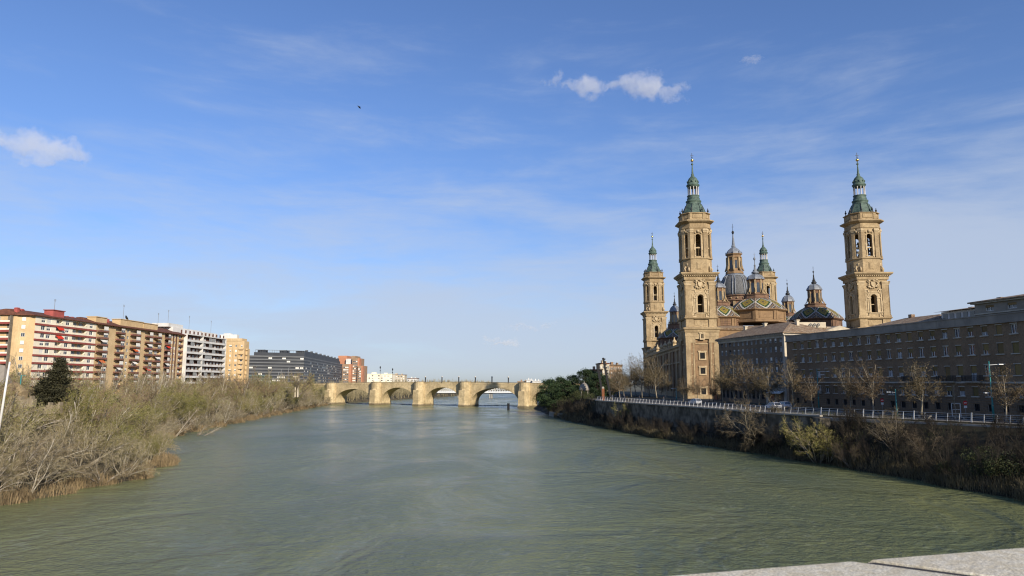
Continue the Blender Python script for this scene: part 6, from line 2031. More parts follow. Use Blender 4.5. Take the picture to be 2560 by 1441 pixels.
fe = thing('teal_fence', 'teal metal fence at the foot of the dark grey block', 'fence', (a.x, Y, 8))
L = b.x - a.x
for k in range(9):
    mb = MB(); mb.bar((L * k / 8, 0, 0), (L * k / 8, 0, a.z - 8), 0.12); mb.build('post', ['teal'], fe)
mb = MB()
for h in (0.4, 0.7, 0.98): mb.bar((0, 0.08, (a.z - 8) * h), (L, 0.08, (a.z - 8) * h), 0.1)
mb.build('rail', ['teal'], fe)
for i, (px, top, Y) in enumerate(((702, 923, 420), (720, 920, 420), (696, 930, 440), (950, 916, 470), (981, 921, 480))):
    p = at(px, 950, Y); zt_ = at(px, top, Y).z
    r = thing('street_lamp', ['slim grey street lamp in front of the dark block, middle one of three', 'slim grey street lamp in front of the dark block, tallest of three', 'slim grey street lamp in front of the dark block, shortest of three',
                              'taller dark lamp mast at the left end of the old bridge', 'shorter dark lamp mast at the left end of the old bridge'][i], 'street lamp', (p.x, p.y, 8), 0)
    mb = MB(); mb.lathe([(0.16, 0), (0.1, zt_ - 8)], 6); mb.build('pole', ['rail_grey' if i < 3 else 'iron'], r)
    mb = MB()
    if i < 3: mb.bar((0, 0, zt_ - 8.1), (1.1, 0, zt_ - 8), 0.12)
    else:
        mb.lathe([(0.15, zt_ - 9.6), (0.42, zt_ - 9.3), (0.42, zt_ - 8.4), (0.1, zt_ - 8)], 8); mb.lathe([(0.3, zt_ - 11.3), (0.3, zt_ - 10.6)], 8)
    mb.build('lamp_head', ['rail_grey' if i < 3 else 'iron'], r)

# bird high over the river
p = at(898, 269, 60)
bd = MB()
bd.loft([[(x, r_ * math.cos(t), r_ * math.sin(t)) for t in [k * PI / 3 for k in range(6)]] for x, r_ in ((-0.2, 0.005), (-0.12, 0.03), (0, 0.045), (0.1, 0.035), (0.15, 0.02), (0.2, 0.004))], 0, smooth=True)
bird = tag(bd.build('bird', ['iron'], None, p, 0.7), 'small dark bird flying high over the river', 'bird')
bird.rotation_euler = (0.5, 0.5, 0.8)
for s in (-1, 1):
    w = MB(); w.loft([[(0.06, s * 0.03, 0.01), (-0.07, s * 0.03, 0.01), (-0.07, s * 0.03, 0.0), (0.06, s * 0.03, 0.0)], [(0.05, s * 0.18, 0.09), (-0.08, s * 0.18, 0.09), (-0.08, s * 0.18, 0.082), (0.05, s * 0.18, 0.082)],
                      [(-0.06, s * 0.34, 0.06), (-0.09, s * 0.34, 0.06), (-0.09, s * 0.34, 0.056), (-0.06, s * 0.34, 0.056)]], 0)
    w.build('wing', ['iron'], bird)
w = MB(); w.loft([[(-0.18, -0.012, 0), (-0.18, 0.012, 0), (-0.18, 0.012, 0.008), (-0.18, -0.012, 0.008)], [(-0.3, -0.05, 0), (-0.3, 0.05, 0), (-0.3, 0.05, 0.005), (-0.3, -0.05, 0.005)]], 0); w.build('tail', ['iron'], bird)

# ================================================================== parapet of the bridge the viewer stands on
PZ = HC - 0.40
e0, e1 = gp(1640, 1441, PZ), gp(2560, 1368, PZ)
ed = (e1 - e0).normalized(); en = Vector((ed.y, -ed.x, 0))          # en points back towards the viewer
jp = gp(2155, 1402, PZ); jq = gp(2445, 1441, PZ)
sj = (jp - e0).dot(ed)
jd = (jq - jp).normalized()
pr = thing('parapet', 'speckled granite parapet coping with a dark joint, close at the bottom right', 'parapet', (0, 0, 0))
def coping(sa, sb_, ja, jb, name):
    W = 0.42
    def pt(s, k, sk, z):
        base = e0 + ed * s
        return base + en * (W * k) + (jd / max(0.2, jd.dot(en)) - en) * (W * k) * sk + Vector((0, 0, z))
    rings = []
    c = 0.006
    for z, k in ((-0.22, 0.0), (-c, 0.0), (-0.006, c * 0.3), (0, c)):
        pts = []
        for (s, kk, sk) in ((sa, 0, ja), (sb_, 0, jb), (sb_, 1, jb), (sa, 1, ja)):
            q = pt(s, kk, sk, 0)
            q += ed * (k if s == sa else -k) + en * (k if kk == 0 else -k)
            pts.append((q.x, q.y, PZ + z))
        rings.append(pts)
    mb = MB(); mb.loft(rings, 0)
    return mb.build('coping_stone', ['granite'], pr)
coping(-6.0, sj - 0.022, 0, 1, 'a')
coping(sj + 0.022, sj + 5.5, 1, 0, 'b')
mb = MB()
k0 = e0 + ed * sj + en * 0.01; k1 = k0 + jd / max(0.2, jd.dot(en)) * 0.40
mb.loft([[(q.x, q.y, z) for q in (k0 - ed * 0.06, k0 + ed * 0.06, k1 + ed * 0.06, k1 - ed * 0.06)] for z in (PZ - 0.21, PZ - 0.005)], 0)
mb.build('joint_mortar', ['mortar'], pr)
mb = MB()
f0 = e0 - ed * 6.0 + en * 0.06; f1 = e0 + ed * (sj + 5.5) + en * 0.06
g0 = f0 + en * 0.28; g1 = f1 + en * 0.28
mb.loft([[(q.x, q.y, PZ - 0.95) for q in (f0, f1, g1, g0)], [(q.x, q.y, PZ - 0.225) for q in (f0, f1, g1, g0)]], 0)
mb.build('parapet_wall', ['concrete'], pr)
mb = MB()
k0 = f0 - en * 0.3 ; k1 = f1 - en * 0.3; h0 = f0 + en * 12; h1 = f1 + en * 12
mb.loft([[(q.x, q.y, PZ - 1.9) for q in (k0, k1, h1, h0)], [(q.x, q.y, PZ - 0.952) for q in (k0, k1, h1, h0)]], 0)
tag(mb.build('bridge_deck', ['concrete']), kind='structure')

# ================================================================== vegetation
def rot_about(v, axis, a):
    return Matrix.Rotation(a, 3, axis) @ v
def perp(v, rr):
    while True:
        u = Vector((rr.uniform(-1, 1), rr.uniform(-1, 1), rr.uniform(-1, 1)))
        w = v.cross(u)
        if w.length > 0.1: return w.normalized()

HGT = {}
class Plant:
    def __init__(s, seed):
        s.r = random.Random(seed); s.wood = MB(); s.cv = []; s.cf = []; s.cm = []
        s.tips = []
    def blade(s, pts, w, m=0):
        o = len(s.cv); n = len(pts)
        d = pts[-1] - pts[0]
        if d.length < 1e-5: return
        side = perp(d.normalized(), s.r)
        for i in range(n - 1):
            k = w * (1 - i / (n - 0.6)) * 0.5
            s.cv.append(pts[i] - side * k); s.cv.append(pts[i] + side * k)
        s.cv.append(pts[-1])
        for i in range(n - 2):
            s.cf.append((o + 2 * i, o + 2 * i + 1, o + 2 * i + 3, o + 2 * i + 2)); s.cm.append(m)
        s.cf.append((o + 2 * (n - 2), o + 2 * (n - 2) + 1, o + 2 * (n - 1))); s.cm.append(m)
    def leaf(s, p, size, m, up=0.3):
        r = s.r
        a = Vector((r.uniform(-1, 1), r.uniform(-1, 1), r.uniform(-1, 1) + up)).normalized()
        b = perp(a, r); c = a.cross(b)
        o = len(s.cv)
        h = size * r.uniform(0.6, 1.2)
        s.cv += [p - b * h * 0.5, p - c * h * 0.3, p + b * h * 0.5, p + c * h * 0.3]
        s.cf.append((o, o + 1, o + 2, o + 3)); s.cm.append(m)
    def grow(s, P, D, L, rad, lev, S):
        r = s.r
        n = S['seg'][lev]
        pts = [P.copy()]; d = D.copy(); p = P.copy()
        for i in range(n):
            j = S['jit'][lev]
            d = (d + Vector((r.uniform(-j, j), r.uniform(-j, j), r.uniform(-j, j) + S['trop'][lev])) + S['lean'] * S['leank'][lev]).normalized()
            p = p + d * (L / n); pts.append(p.copy())
        last = lev == len(S['seg']) - 1
        if lev <= S['solid']:
            rr = [max(0.008, rad * (1 - 0.62 * i / n)) for i in range(n + 1)]
            s.wood.tube(pts, rr, 6 if lev == 0 else 4, 0)
        else:
            s.blade(pts, max(S['minw'], rad * 2), 0)
        if last:
            s.tips.append(pts[-1]); s.tips.append(pts[len(pts) // 2])
            return
        nc = S['nch'][lev]
        k0 = S['from'][lev]
        for k in range(nc):
            t = k0 + (1 - k0) * (k + r.random()) / nc
            f = t * n; i = min(int(f), n - 1)
            q = pts[i].lerp(pts[i + 1], f - i)
            dd = (pts[i + 1] - pts[i]).normalized()
            ang = math.radians(r.uniform(*S['ang'][lev]))
            c = rot_about(rot_about(dd, perp(dd, r), ang), dd, r.uniform(0, 2 * PI))
            s.grow(q, c, L * S['ratio'][lev] * r.uniform(0.65, 1.15) * (1.0 - S.get('taper', 0.35) * t), rad * (1 - 0.62 * t) * S['rr'][lev], lev + 1, S)
    def meshes(s, name, bark, crown_mats):
        w = s.wood.mesh('trunk', [bark])
        HGT[w.name] = max(v.z for v in s.cv)
        me = bpy.data.meshes.new('crown')
        me.from_pydata([tuple(v) for v in s.cv], [], s.cf)
        for m in crown_mats: me.materials.append(M[m])
        me.polygons.foreach_set('material_index', s.cm)
        me.update()
        return w, me

def bare(seed, kind, lean=Vector((0, 0, 0)), buds=0.0):
    P = Plant(seed); r = P.r
    base = dict(lean=lean, seg=[5, 4, 4, 3], jit=[0.16, 0.2, 0.26, 0.3], trop=[0.06, 0.05, 0.04, 0.02], leank=[1, 0.6, 0.3, 0.1], solid=1, minw=0.03,
                nch=[8, 8, 8], ang=[(20, 45), (25, 50), (25, 60)], ratio=[0.55, 0.5, 0.5], rr=[0.5, 0.45, 0.5])
    base['from'] = [0.25, 0.15, 0.1]
    if kind == 'arching':                       # several leaning silvery stems, long whippy twigs
        base.update(trop=[0.02, -0.02, -0.05, -0.06], ratio=[0.6, 0.55, 0.55], nch=[8, 8, 9], minw=0.034)
        for k in range(6):
            a = r.uniform(0, 2 * PI); tilt = math.radians(r.uniform(15, 60))
            D = Vector((math.cos(a) * math.sin(tilt), math.sin(a) * math.sin(tilt), math.cos(tilt))) + lean * 2
            P.grow(Vector((math.cos(a) * 0.4, math.sin(a) * 0.4, -0.4)), D.normalized(), r.uniform(5.0, 7.0), r.uniform(0.08, 0.14), 0, base)
    elif kind == 'bushy':                       # dense fine twigs
        base.update(nch=[9, 9, 9], ratio=[0.5, 0.5, 0.5], minw=0.028)
        for k in range(7):
            a = r.uniform(0, 2 * PI); tilt = math.radians(r.uniform(5, 45))
            D = Vector((math.cos(a) * math.sin(tilt), math.sin(a) * math.sin(tilt), math.cos(tilt))) + lean
            P.grow(Vector((math.cos(a) * 0.5, math.sin(a) * 0.5, -0.4)), D.normalized(), r.uniform(4.8, 6.8), r.uniform(0.07, 0.11), 0, base)
        if buds:
            for t in P.tips:
                if r.random() < buds: P.leaf(t + Vector((r.gauss(0, .12), r.gauss(0, .12), r.gauss(0, .12))), 0.13, 1)
    elif kind == 'willow':
        base.update(nch=[8, 8, 9], trop=[0.05, 0.03, -0.02, -0.05], minw=0.03)
        for k in range(6):
            a = r.uniform(0, 2 * PI); tilt = math.radians(r.uniform(8, 45))
            D = Vector((math.cos(a) * math.sin(tilt), math.sin(a) * math.sin(tilt), math.cos(tilt))) + lean
            P.grow(Vector((math.cos(a) * 0.4, math.sin(a) * 0.4, -0.4)), D.normalized(), r.uniform(5.0, 7.0), r.uniform(0.08, 0.12), 0, base)
        for t in P.tips:
            if r.random() < 0.55: P.leaf(t + Vector((r.gauss(0, .1), r.gauss(0, .1), r.gauss(0, .1))), 0.16, 1)
    elif kind == 'poplar':
        base.update(seg=[8, 5, 4, 3], nch=[22, 8, 7], ang=[(22, 42), (20, 45), (20, 55)], ratio=[0.42, 0.42, 0.5], trop=[0.03, 0.10, 0.07, 0.03], taper=0.6, minw=0.035, rr=[0.34, 0.45, 0.5])
        base['from'] = [0.25, 0.2, 0.1]
        P.grow(Vector((0, 0, -0.4)), (Vector((r.uniform(-.1, .1), r.uniform(-.1, .1), 1)) + lean * 1.5).normalized(), 12.0, 0.17, 0, base)
        if r.random() < 0.7: P.grow(Vector((0.2, 0, -0.4)), (Vector((r.uniform(-.3, .3), r.uniform(-.3, .3), 1)) + lean * 2).normalized(), 9.5, 0.13, 0, base)
    elif kind == 'plane':
        base.update(seg=[4, 5, 4, 3], nch=[15, 11, 10], ang=[(35, 80), (25, 60), (25, 70)], ratio=[0.9, 0.5, 0.5], trop=[0.02, 0.07, 0.03, 0.0], taper=0.25, minw=0.05, rr=[0.34, 0.45, 0.5], jit=[0.07, 0.2, 0.28, 0.3])
        base['from'] = [0.5, 0.12, 0.1]
        P.grow(Vector((0, 0, -0.2)), Vector((r.uniform(-.05, .05), r.uniform(-.05, .05), 1)), 5.8, 0.2, 0, base)
        for k in range(4):
            P.grow(Vector((0, 0, 4.4)), Vector((r.uniform(-.35, .35), r.uniform(-.35, .35), 1)).normalized(), 6.4, 0.09, 1, base)
        for t in P.tips:
            if r.random() < 0.6: P.leaf(t + Vector((0, 0, -0.08)), 0.2, 1)
    elif kind == 'young':
        base.update(seg=[5, 4, 3], nch=[16, 7], ang=[(20, 40), (20, 50)], ratio=[0.34, 0.45], trop=[0.03, 0.1, 0.03], jit=[0.05, 0.15, 0.25], leank=[0, 0, 0], solid=0, minw=0.03, rr=[0.4, 0.5])
        base['from'] = [0.3, 0.15]
        P.grow(Vector((0, 0, -0.1)), Vector((0, 0, 1)), 5.4, 0.06, 0, base)
    return P

VEG = {}
rv = random.Random(21)
def veg(key, kind, n, bark, crown, lean=Vector((0, 0, 0)), seed=0, buds=0.0):
    VEG[key] = []
    for k in range(n):
        P = bare(seed + k * 17 + 3, kind, lean, buds)
        VEG[key].append(P.meshes(key, bark, crown))
east = Vector((0.16, -0.02, 0))
veg('arching', 'arching', 3, 'bark_pale', ['twig_grey'], east, 10)
veg('bushy', 'bushy', 3, 'bark', ['twig_red', 'bud_tan'], Vector((0.03, 0, 0)), 60, 0.25)
veg('bushy_grey', 'bushy', 2, 'bark_pale', ['twig_grey', 'bud_tan'], Vector((0.05, 0, 0)), 160, 0.45)
veg('willow', 'willow', 3, 'bark_pale', ['twig_olive', 'bud_green'], Vector((0.08, 0, 0)), 110)
veg('poplar', 'poplar', 3, 'bark_pale', ['twig_grey'], Vector((0, 0, 0)), 210)
veg('plane', 'plane', 5, 'bark_plane', ['twig_plane', 'leaf_brown'], Vector((0, 0, 0)), 260)
veg('young', 'young', 1, 'bark_pale', ['twig_grey'], Vector((0, 0, 0)), 310)
veg('bank_shrub', 'bushy', 3, 'bark_dark', ['twig_shaded'], Vector((-0.05, 0, 0)), 360)
veg('pale_shrub', 'arching', 2, 'bark', ['twig_plane'], Vector((-0.06, 0, 0)), 410)

def plant(key, x, y, z, sc, name, label, cat, group=None, v=None, rz=None, sz=None, h=None):
    w, c = VEG[key][rv.randrange(len(VEG[key])) if v is None else v % len(VEG[key])]
    if h: sc = h / HGT[w.name]
    r = thing(name, label, cat, (x, y, z), rv.uniform(0, 2 * PI) if rz is None else rz, group)
    r.scale = (sc / (sz or 1), sc / (sz or 1), sc)
    link('trunk', w, r); link('crown', c, r)
    return r

# ---- left bank thicket
KIND_LABEL = {
    'arching': ('riverside_shrub', 'arching silver-grey bare shrub', 'shrub'),
    'bushy': ('riverside_shrub', 'dense reddish-brown bare shrub', 'shrub'),
    'bushy_grey': ('riverside_shrub', 'dense grey-brown bare shrub', 'shrub'),
    'willow': ('willow', 'olive-green budding willow', 'willow'),
    'poplar': ('poplar', 'tall bare poplar with pale stems', 'poplar')}
def where_left(y, d):
    a = 'at the water' if d < 5 else ('behind the water edge' if d < 13 else ('in mid thicket' if d < 26 else 'at the thicket back'))
    b = ('at the left edge' if y < 100 else 'below the cream block' if y < 150 else 'below the ochre block' if y < 230 else 'below the white block' if y < 310 else
         'before the dark block' if y < 390 else 'close to the old bridge')
    return a + ' ' + b
rows_d = [(2.2, 0), (7.0, 1), (13.5, 2), (22.0, 3), (33.0, 4), (46, 5)]
nleft = 0
for d0, row in rows_d:
    y = 70 + row * 1.3
    while y < (452 if row < 4 else 420):
        step = (4.6 if row < 3 else 6.2) + (y - 70) * 0.017
        d = d0 + rv.uniform(-1.6, 1.6)
        yy = y + rv.uniform(-1.5, 1.5)
        x = LW(yy) - d
        if row == 0: key = rv.choice(['arching', 'arching', 'bushy_grey', 'willow', 'bushy_grey']); sc = rv.uniform(0.5, 0.8)
        elif row == 1: key = rv.choice(['arching', 'bushy_grey', 'bushy_grey', 'willow', 'willow']); sc = rv.uniform(0.85, 1.2)
        elif row == 2: key = rv.choice(['bushy', 'bushy_grey', 'arching', 'willow', 'bushy']); sc = rv.uniform(1.05, 1.45)
        elif row == 3: key = rv.choice(['bushy', 'bushy_grey', 'bushy', 'poplar', 'willow']); sc = rv.uniform(1.15, 1.6)
        else: key = rv.choice(['bushy', 'bushy', 'bushy_grey', 'poplar']); sc = rv.uniform(1.2, 1.7)
        if yy < 112 and key in ('bushy', 'willow', 'poplar'): key = 'arching'
        if 112 < yy < 128 and row < 4: key = rv.choice(['willow', 'willow', 'bushy_grey'])
        if 128 < yy < 200 and row >= 2 and key == 'arching': key = 'bushy'
        if key == 'poplar': sc *= rv.uniform(0.55, 0.8)
        if yy > 330 and row < 4: sc *= 1.38
        y += step
        pxx = 1280 + F * x / yy
        if pxx < -260: continue
        if 60 < pxx < 195 and 98 < yy < 142 and row >= 2: continue      # keep the conifer in view
        z = left_z(x, yy) - 0.1
        nm_, lab, cat = KIND_LABEL[key]
        g = lab + ' ' + where_left(yy, d)
        plant(key, x, yy, z, sc, nm_, g, cat, g, rz=rv.uniform(-0.9, 0.9) if key == 'arching' else None)
        nleft += 1
print('left plants', nleft)
for (px, Y, top, lab) in ((245, 235, 896, 'pale-stemmed poplar standing above the thicket before the ochre block'), (338, 215, 905, 'grey poplar before the middle of the ochre block'), (415, 280, 905, 'grey poplar before the right end of the ochre block'),
                          (62, 175, 905, 'bare grey poplar left of the conifer before the red-banded block')):
    p = at(px, 950, Y); z = left_z(p.x, Y); h = at(px, top, Y).z - z
    plant('poplar', p.x, Y, z, 1, 'poplar', lab, 'poplar', h=h)
p = at(742, 950, 335)
plant('bushy', p.x, 335, 7.5, (at(742, 920, 335).z - 7.5) / 6.6, 'bare_tree', 'round reddish bare tree beside the concrete portal', 'tree')

for px, Y, h, tilt, lab in ((483, 190, 8.5, 0.95, 'pale trunk leaning far over the water edge below the ochre block'), (441, 186, 9.5, 0.5, 'pale twin-stemmed leaning tree left of the strongly leaning trunk'), (236, 124, 9.0, 0.45, 'pale crooked tree rising in the olive willows of the near left bank'),
                            (330, 178, 9.0, 0.8, 'pale leaning tree in the reddish thicket below the ochre block'), (560, 232, 9.0, 0.6, 'pale leaning tree at the water below the white block'), (655, 300, 9.0, 0.5, 'pale leaning tree at the water before the dark block'),
                            (95, 88, 8.0, 0.75, 'long pale stem leaning right out of the near left thicket'), (160, 100, 8.5, 0.6, 'second long pale stem leaning right out of the near left thicket')):
    p = at(px, 1020, Y)
    o = plant('poplar', p.x, Y, left_z(p.x, Y), 1, 'leaning_tree', lab, 'tree', h=h, sz=0.8)
    o.rotation_euler = (0, tilt, rv.uniform(-0.4, 0.3))

# ---- beyond the old bridge: pale-stemmed grove on the far bank, one mass at this distance
mass = MB(); rr = random.Random(5)
cvs = []; cfs = []
def scatter_grove(y0, y1, side, n, hmin, hmax, dmax):
    for k in range(n):
        y = rr.uniform(y0, y1); d = rr.uniform(1, dmax)
        x = (LW(y) - d) if side < 0 else (RW(y) + d)
        z = 0.8 + d * 0.12; h = rr.uniform(hmin, hmax)
        for q in range(34):
            t = rr.uniform(0.15, 1.0); a = rr.uniform(0, 2 * PI); R = h * 0.24 * (1.15 - t)
            b = Vector((x + rr.gauss(0, .15), y + rr.gauss(0, .15), z + h * t * 0.7)); e = b + Vector((math.cos(a) * R * 1.5, math.sin(a) * R * 1.5, h * rr.uniform(0.12, 0.3)))
            o = len(cvs); w = 0.07
            cvs.extend([b + Vector((-w, 0, 0)), b + Vector((w, 0, 0)), e]); cfs.append((o, o + 1, o + 2))
        o = len(cvs); w = 0.14
        cvs.extend([Vector((x - w, y, z - 0.5)), Vector((x + w, y, z - 0.5)), Vector((x + rr.gauss(0, .5), y, z + h))]); cfs.append((o, o + 1, o + 2))
scatter_grove(480, 700, -1, 520, 7, 12, 45)
scatter_grove(700, 1250, -1, 500, 8, 13, 60)
scatter_grove(470, 1100, 1, 420, 7, 12, 50)
me = bpy.data.meshes.new('far_grove'); me.from_pydata([tuple(v) for v in cvs], [], cfs); me.materials.append(M['twig_grey']); me.update()
tag(link('far_grove', me), kind='stuff')

# ---- reeds and dry grass at both waterlines
def reeds(name, side, y0, y1, dens, m, hmin, hmax, dmin, dmax, lean=0.0):
    vs = []; fs = []; rr = random.Random(len(name))
    y = y0
    while y < y1:
        nn = int(dens * (1.0 if y < 200 else 0.45))
        clump = 0.5 + 0.5 * math.sin(y * 0.9) * math.sin(y * 0.37 + 1)
        for k in range(max(2, int(nn * (0.35 + clump)))):
            yy = y + rr.uniform(-0.6, 0.6)
            d = rr.uniform(dmin, dmax) * rr.random() ** 0.7
            x = LW(yy) - d if side < 0 else RW(yy) + d
            z = (left_z(x, yy) if side < 0 else right_z(x, yy)) - 0.05
            h = rr.uniform(hmin, hmax) * (0.6 + 0.6 * clump)
            a = rr.uniform(0, 2 * PI); R = h * rr.uniform(0.1, 0.75)
            dx, dy = math.cos(a) * R - side * R * 0.4 , math.sin(a) * R
            w = rr.uniform(0.014, 0.03) * (1 if y < 160 else 1.6); ca, sa = math.cos(a + 1.57) * w, math.sin(a + 1.57) * w
            o = len(vs)
            vs.extend([(x - ca, yy - sa, z), (x + ca, yy + sa, z), (x + dx * .4 + ca * .8, yy + dy * .4 + sa * .8, z + h * 0.7), (x + dx * .4 - ca * .8, yy + dy * .4 - sa * .8, z + h * 0.7), (x + dx, yy + dy, z + h * rr.uniform(0.55, 1.0))])
            fs.extend([(o, o + 1, o + 2, o + 3), (o + 3, o + 2, o + 4)])
        y += 1.0
    me = bpy.data.meshes.new(name); me.from_pydata(vs, [], fs); me.materials.append(M[m]); me.update()
    return tag(link(name, me), kind='stuff')
reeds('dry_reeds', -1, 70, 440, 120, 'reed', 0.5, 1.6, -0.7, 4.0)
reeds('dry_grass', -1, 70, 440, 60, 'reed_dark', 0.4, 1.2, 3.0, 26)
reeds('faded_reeds', 1, 78, 300, 150, 'reed_dark', 0.8, 2.0, -0.4, 3.6)
reeds('slope_grass', 1, 78, 140, 60, 'ivy', 0.3, 0.9, 3.0, 13)

# ---- quay trees (bare planes)
planes = [(2303, 1045, 889, None, 'largest bare plane tree, in the middle of the residence front'), (2516, 1057, 905, None, 'rightmost bare plane tree beside the tallest teal lamp'),
          (2181, None, 884, 134, 'bare plane tree before the residence, next left of the largest one'), (2121, None, 905, 141, 'upright reddish bare tree before the residence, second left of the largest one'),
          (1982, None, 893, 163, 'pale-trunked plane tree at the joint of the two brick buildings'), (2030, None, 930, 152, 'dark leafless tree in shade right of the joint of the brick buildings'),
          (1919, None, 904, 174, 'bare plane tree before the right part of the brick block'), (1871, None, 888, 184, 'bare plane tree before the middle of the brick block'), (1836, None, 884, 190, 'tall bare plane tree before the left part of the brick block'),
          (1806, None, 900, 194, 'bare plane tree at the left corner of the brick block'), (1744, None, 934, 214, 'small bare tree before the front of the near tower'), (1707, None, 940, 216, 'small bare tree before the left corner of the near tower'),
          (1543, None, 900, 300, 'leftmost bare plane tree beside the leaning masts'), (1578, None, 889, 285, 'bare plane tree second from the left masts'), (1604, None, 879, 275, 'tallest bare plane tree in the clump left of the near tower'),
          (1641, None, 880, 268, 'brown bare plane tree before the far north tower'), (1664, None, 925, 255, 'smaller bare plane tree right of the clump, before the church wall'), (1560, None, 925, 262, 'low bare plane tree in front of the clump'),
          (1518, None, 915, 290, 'bare plane tree just right of the taller mast, half behind it'), (1497, None, 930, 300, 'low bare plane tree between pines and masts'), (1590, None, 905, 310, 'bare plane tree at the back of the clump'), (1622, None, 893, 300, 'bare plane tree at the back, right before the far north tower'), (1549, None, 915, 255, 'bare plane tree before the long tan house right of the masts'), (1530, None, 945, 262, 'smallest bare plane tree right of the rust pillar'),
          (1780, None, 945, 206, 'small bare tree between the near tower and the brick block'), (1895, None, 912, 180, 'bare plane tree between the middle and right part of the brick block')]
for i, (px, bpy_, top, Y, lab) in enumerate(planes):
    if Y is None:
        p = gp(px, bpy_, QZ); Y = p.y
    else:
        p = at(px, 960, Y)
    h = at(px, top, Y).z - QZ
    plant('plane', p.x, Y, QZ, 1, 'plane_tree', lab, 'tree', 'bare plane trees along the quay', v=i % 5, h=h, sz=0.92)
p = gp(2391, 1044, QZ)
plant('young', p.x, p.y, QZ, 1.05, 'young_tree', 'thin young tree inside the white guard frame', 'tree')

# ---- shrubs on the right embankment
def bank_plant(key, px, Y, sc, name, label, cat, group=None, z=None, sz=None, h=None):
    p = at(px, 1000, Y)
    plant(key, p.x, Y, right_z(p.x, Y) - 0.15 if z is None else z, sc, name, label, cat, group, sz=sz, h=h)
bank_plant('willow', 2062, 124, 0.9, 'willow', 'olive willow shrub right beside the large one at the near railing', 'willow', h=6.3)
bank_plant('willow', 2035, 126, 0.98, 'willow', 'large olive willow shrub rising over the near railing', 'willow', h=8.0)
bank_plant('willow', 2000, 131, 0.8, 'willow', 'lower olive willow beside the end of the stone wall', 'willow')
bank_plant('pale_shrub', 2225, 113, 0.8, 'bare_shrub', 'pale bare shrub reaching up to the near railing', 'shrub')
bank_plant('pale_shrub', 2310, 107, 0.62, 'bare_shrub', 'low pale bare shrub below the largest plane tree', 'shrub')
bank_plant('bushy', 2120, 117, 0.7, 'bare_shrub', 'reddish bare shrub right of the olive willow', 'shrub')
bank_plant('pale_shrub', 1892, 146.5, 1.25, 'bare_shrub', 'tall pale bare shrub before the shop corner', 'shrub', z=2.0, h=10.5)
bank_plant('pale_shrub', 1858, 152, 1.0, 'bare_shrub', 'pale bare shrub left of the tall one at the shop corner', 'shrub', z=2.0, h=8.6)
bank_plant('pale_shrub', 1578, 212, 1.25, 'bare_shrub', 'pale bare shrub rising above the left part of the railing', 'shrub', z=2.5, h=7.6)
bank_plant('willow', 1560, 216, 0.95, 'willow', 'olive shrub hiding the left part of the railing', 'willow', z=2.0)
y = 80
nb = 0
while y < 372:
    step = 3.2 + (y - 80) * 0.012
    w = max(2.0, RL(y) - RW(y))
    for t in ((0.15, 0.42, 0.72) if y < 132 else (0.2, 0.5, 0.78)):
        yy = y + rv.uniform(-1.2, 1.2)
        x = RW(yy) + w * min(0.86, t + rv.uniform(-0.08, 0.08))
        sc = rv.uniform(0.38, 0.7) * (1.1 if t < 0.45 else (0.85 if y < 132 else 0.62))
        wl = 'on the near overgrown slope' if yy < 130 else ('at the foot of the stone embankment wall' if yy < 236 else 'on the bank below the pines')
        tl = 'near the water' if t < 0.3 else ('higher up' if t > 0.6 else 'half way up')
        g = 'dark leafless shrub ' + wl + ' ' + tl
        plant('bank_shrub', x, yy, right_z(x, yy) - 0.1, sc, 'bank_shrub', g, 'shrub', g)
        nb += 1
    y += step
print('bank shrubs', nb)

# leafy evergreen bushes on the slope (ivy, brambles)
def leafy(seed, n, R, H, m, leaf=0.16, clumps=14):
    P = Plant(seed); r = P.r
    for k in range(5):
        a = r.uniform(0, 2 * PI)
        P.wood.tube([(0, 0, -0.3), (math.cos(a) * R * 0.3, math.sin(a) * R * 0.3, H * 0.35), (math.cos(a) * R * 0.6, math.sin(a) * R * 0.6, H * 0.7)], [0.06, 0.04, 0.02], 4)
    cs = []
    for k in range(clumps):
        a = r.uniform(0, 2 * PI); q = math.sqrt(r.random()) * R; z = H * r.uniform(0.15, 0.9) * (1 - 0.4 * (q / R) ** 2)
        cs.append((Vector((q * math.cos(a), q * math.sin(a), z)), r.uniform(0.2, 0.42) * R))
    for k in range(n):
        c, s = r.choice(cs)
        d = Vector((r.gauss(0, 1), r.gauss(0, 1), r.gauss(0, 0.8))).normalized() * s * r.uniform(0.6, 1.05)
        P.leaf(c + d, leaf, 0)
    return P.meshes('leafy', 'bark_dark', [m])
VEG['leafy'] = [leafy(5, 2600, 2.0, 2.3, 'ivy'), leafy(6, 2600, 2.2, 1.8, 'ivy')]
for i, (px, Y, sc, lab) in enumerate(((2440, 96.5, 1.25, 'dark green leafy bush below the nearest railing, left one'), (2490, 93, 1.3, 'dark green leafy bush below the nearest railing, middle one'), (2545, 91, 1.4, 'dark green leafy bush below the nearest railing at the right edge'),
                                       (2370, 99, 0.9, 'small dark leafy bush under the bench slope'), (1945, 137.5, 1.0, 'dark leafy bush at the end of the stone wall'), (1455, 262, 1.9, 'dark leafy bush under the domed pavilion'), (1468, 255, 1.5, 'dark leafy bush right in front of the domed pavilion'), (1420, 285, 1.8, 'dark leafy bush below the middle pines'), (1385, 300, 1.7, 'dark leafy bush at the left end of the pines'))):
    p = at(px, 1010, Y)
    plant('leafy', p.x, Y, right_z(p.x, Y) - 0.2, sc, 'leafy_bush', lab, 'bush', 'leafy bushes on the right bank')

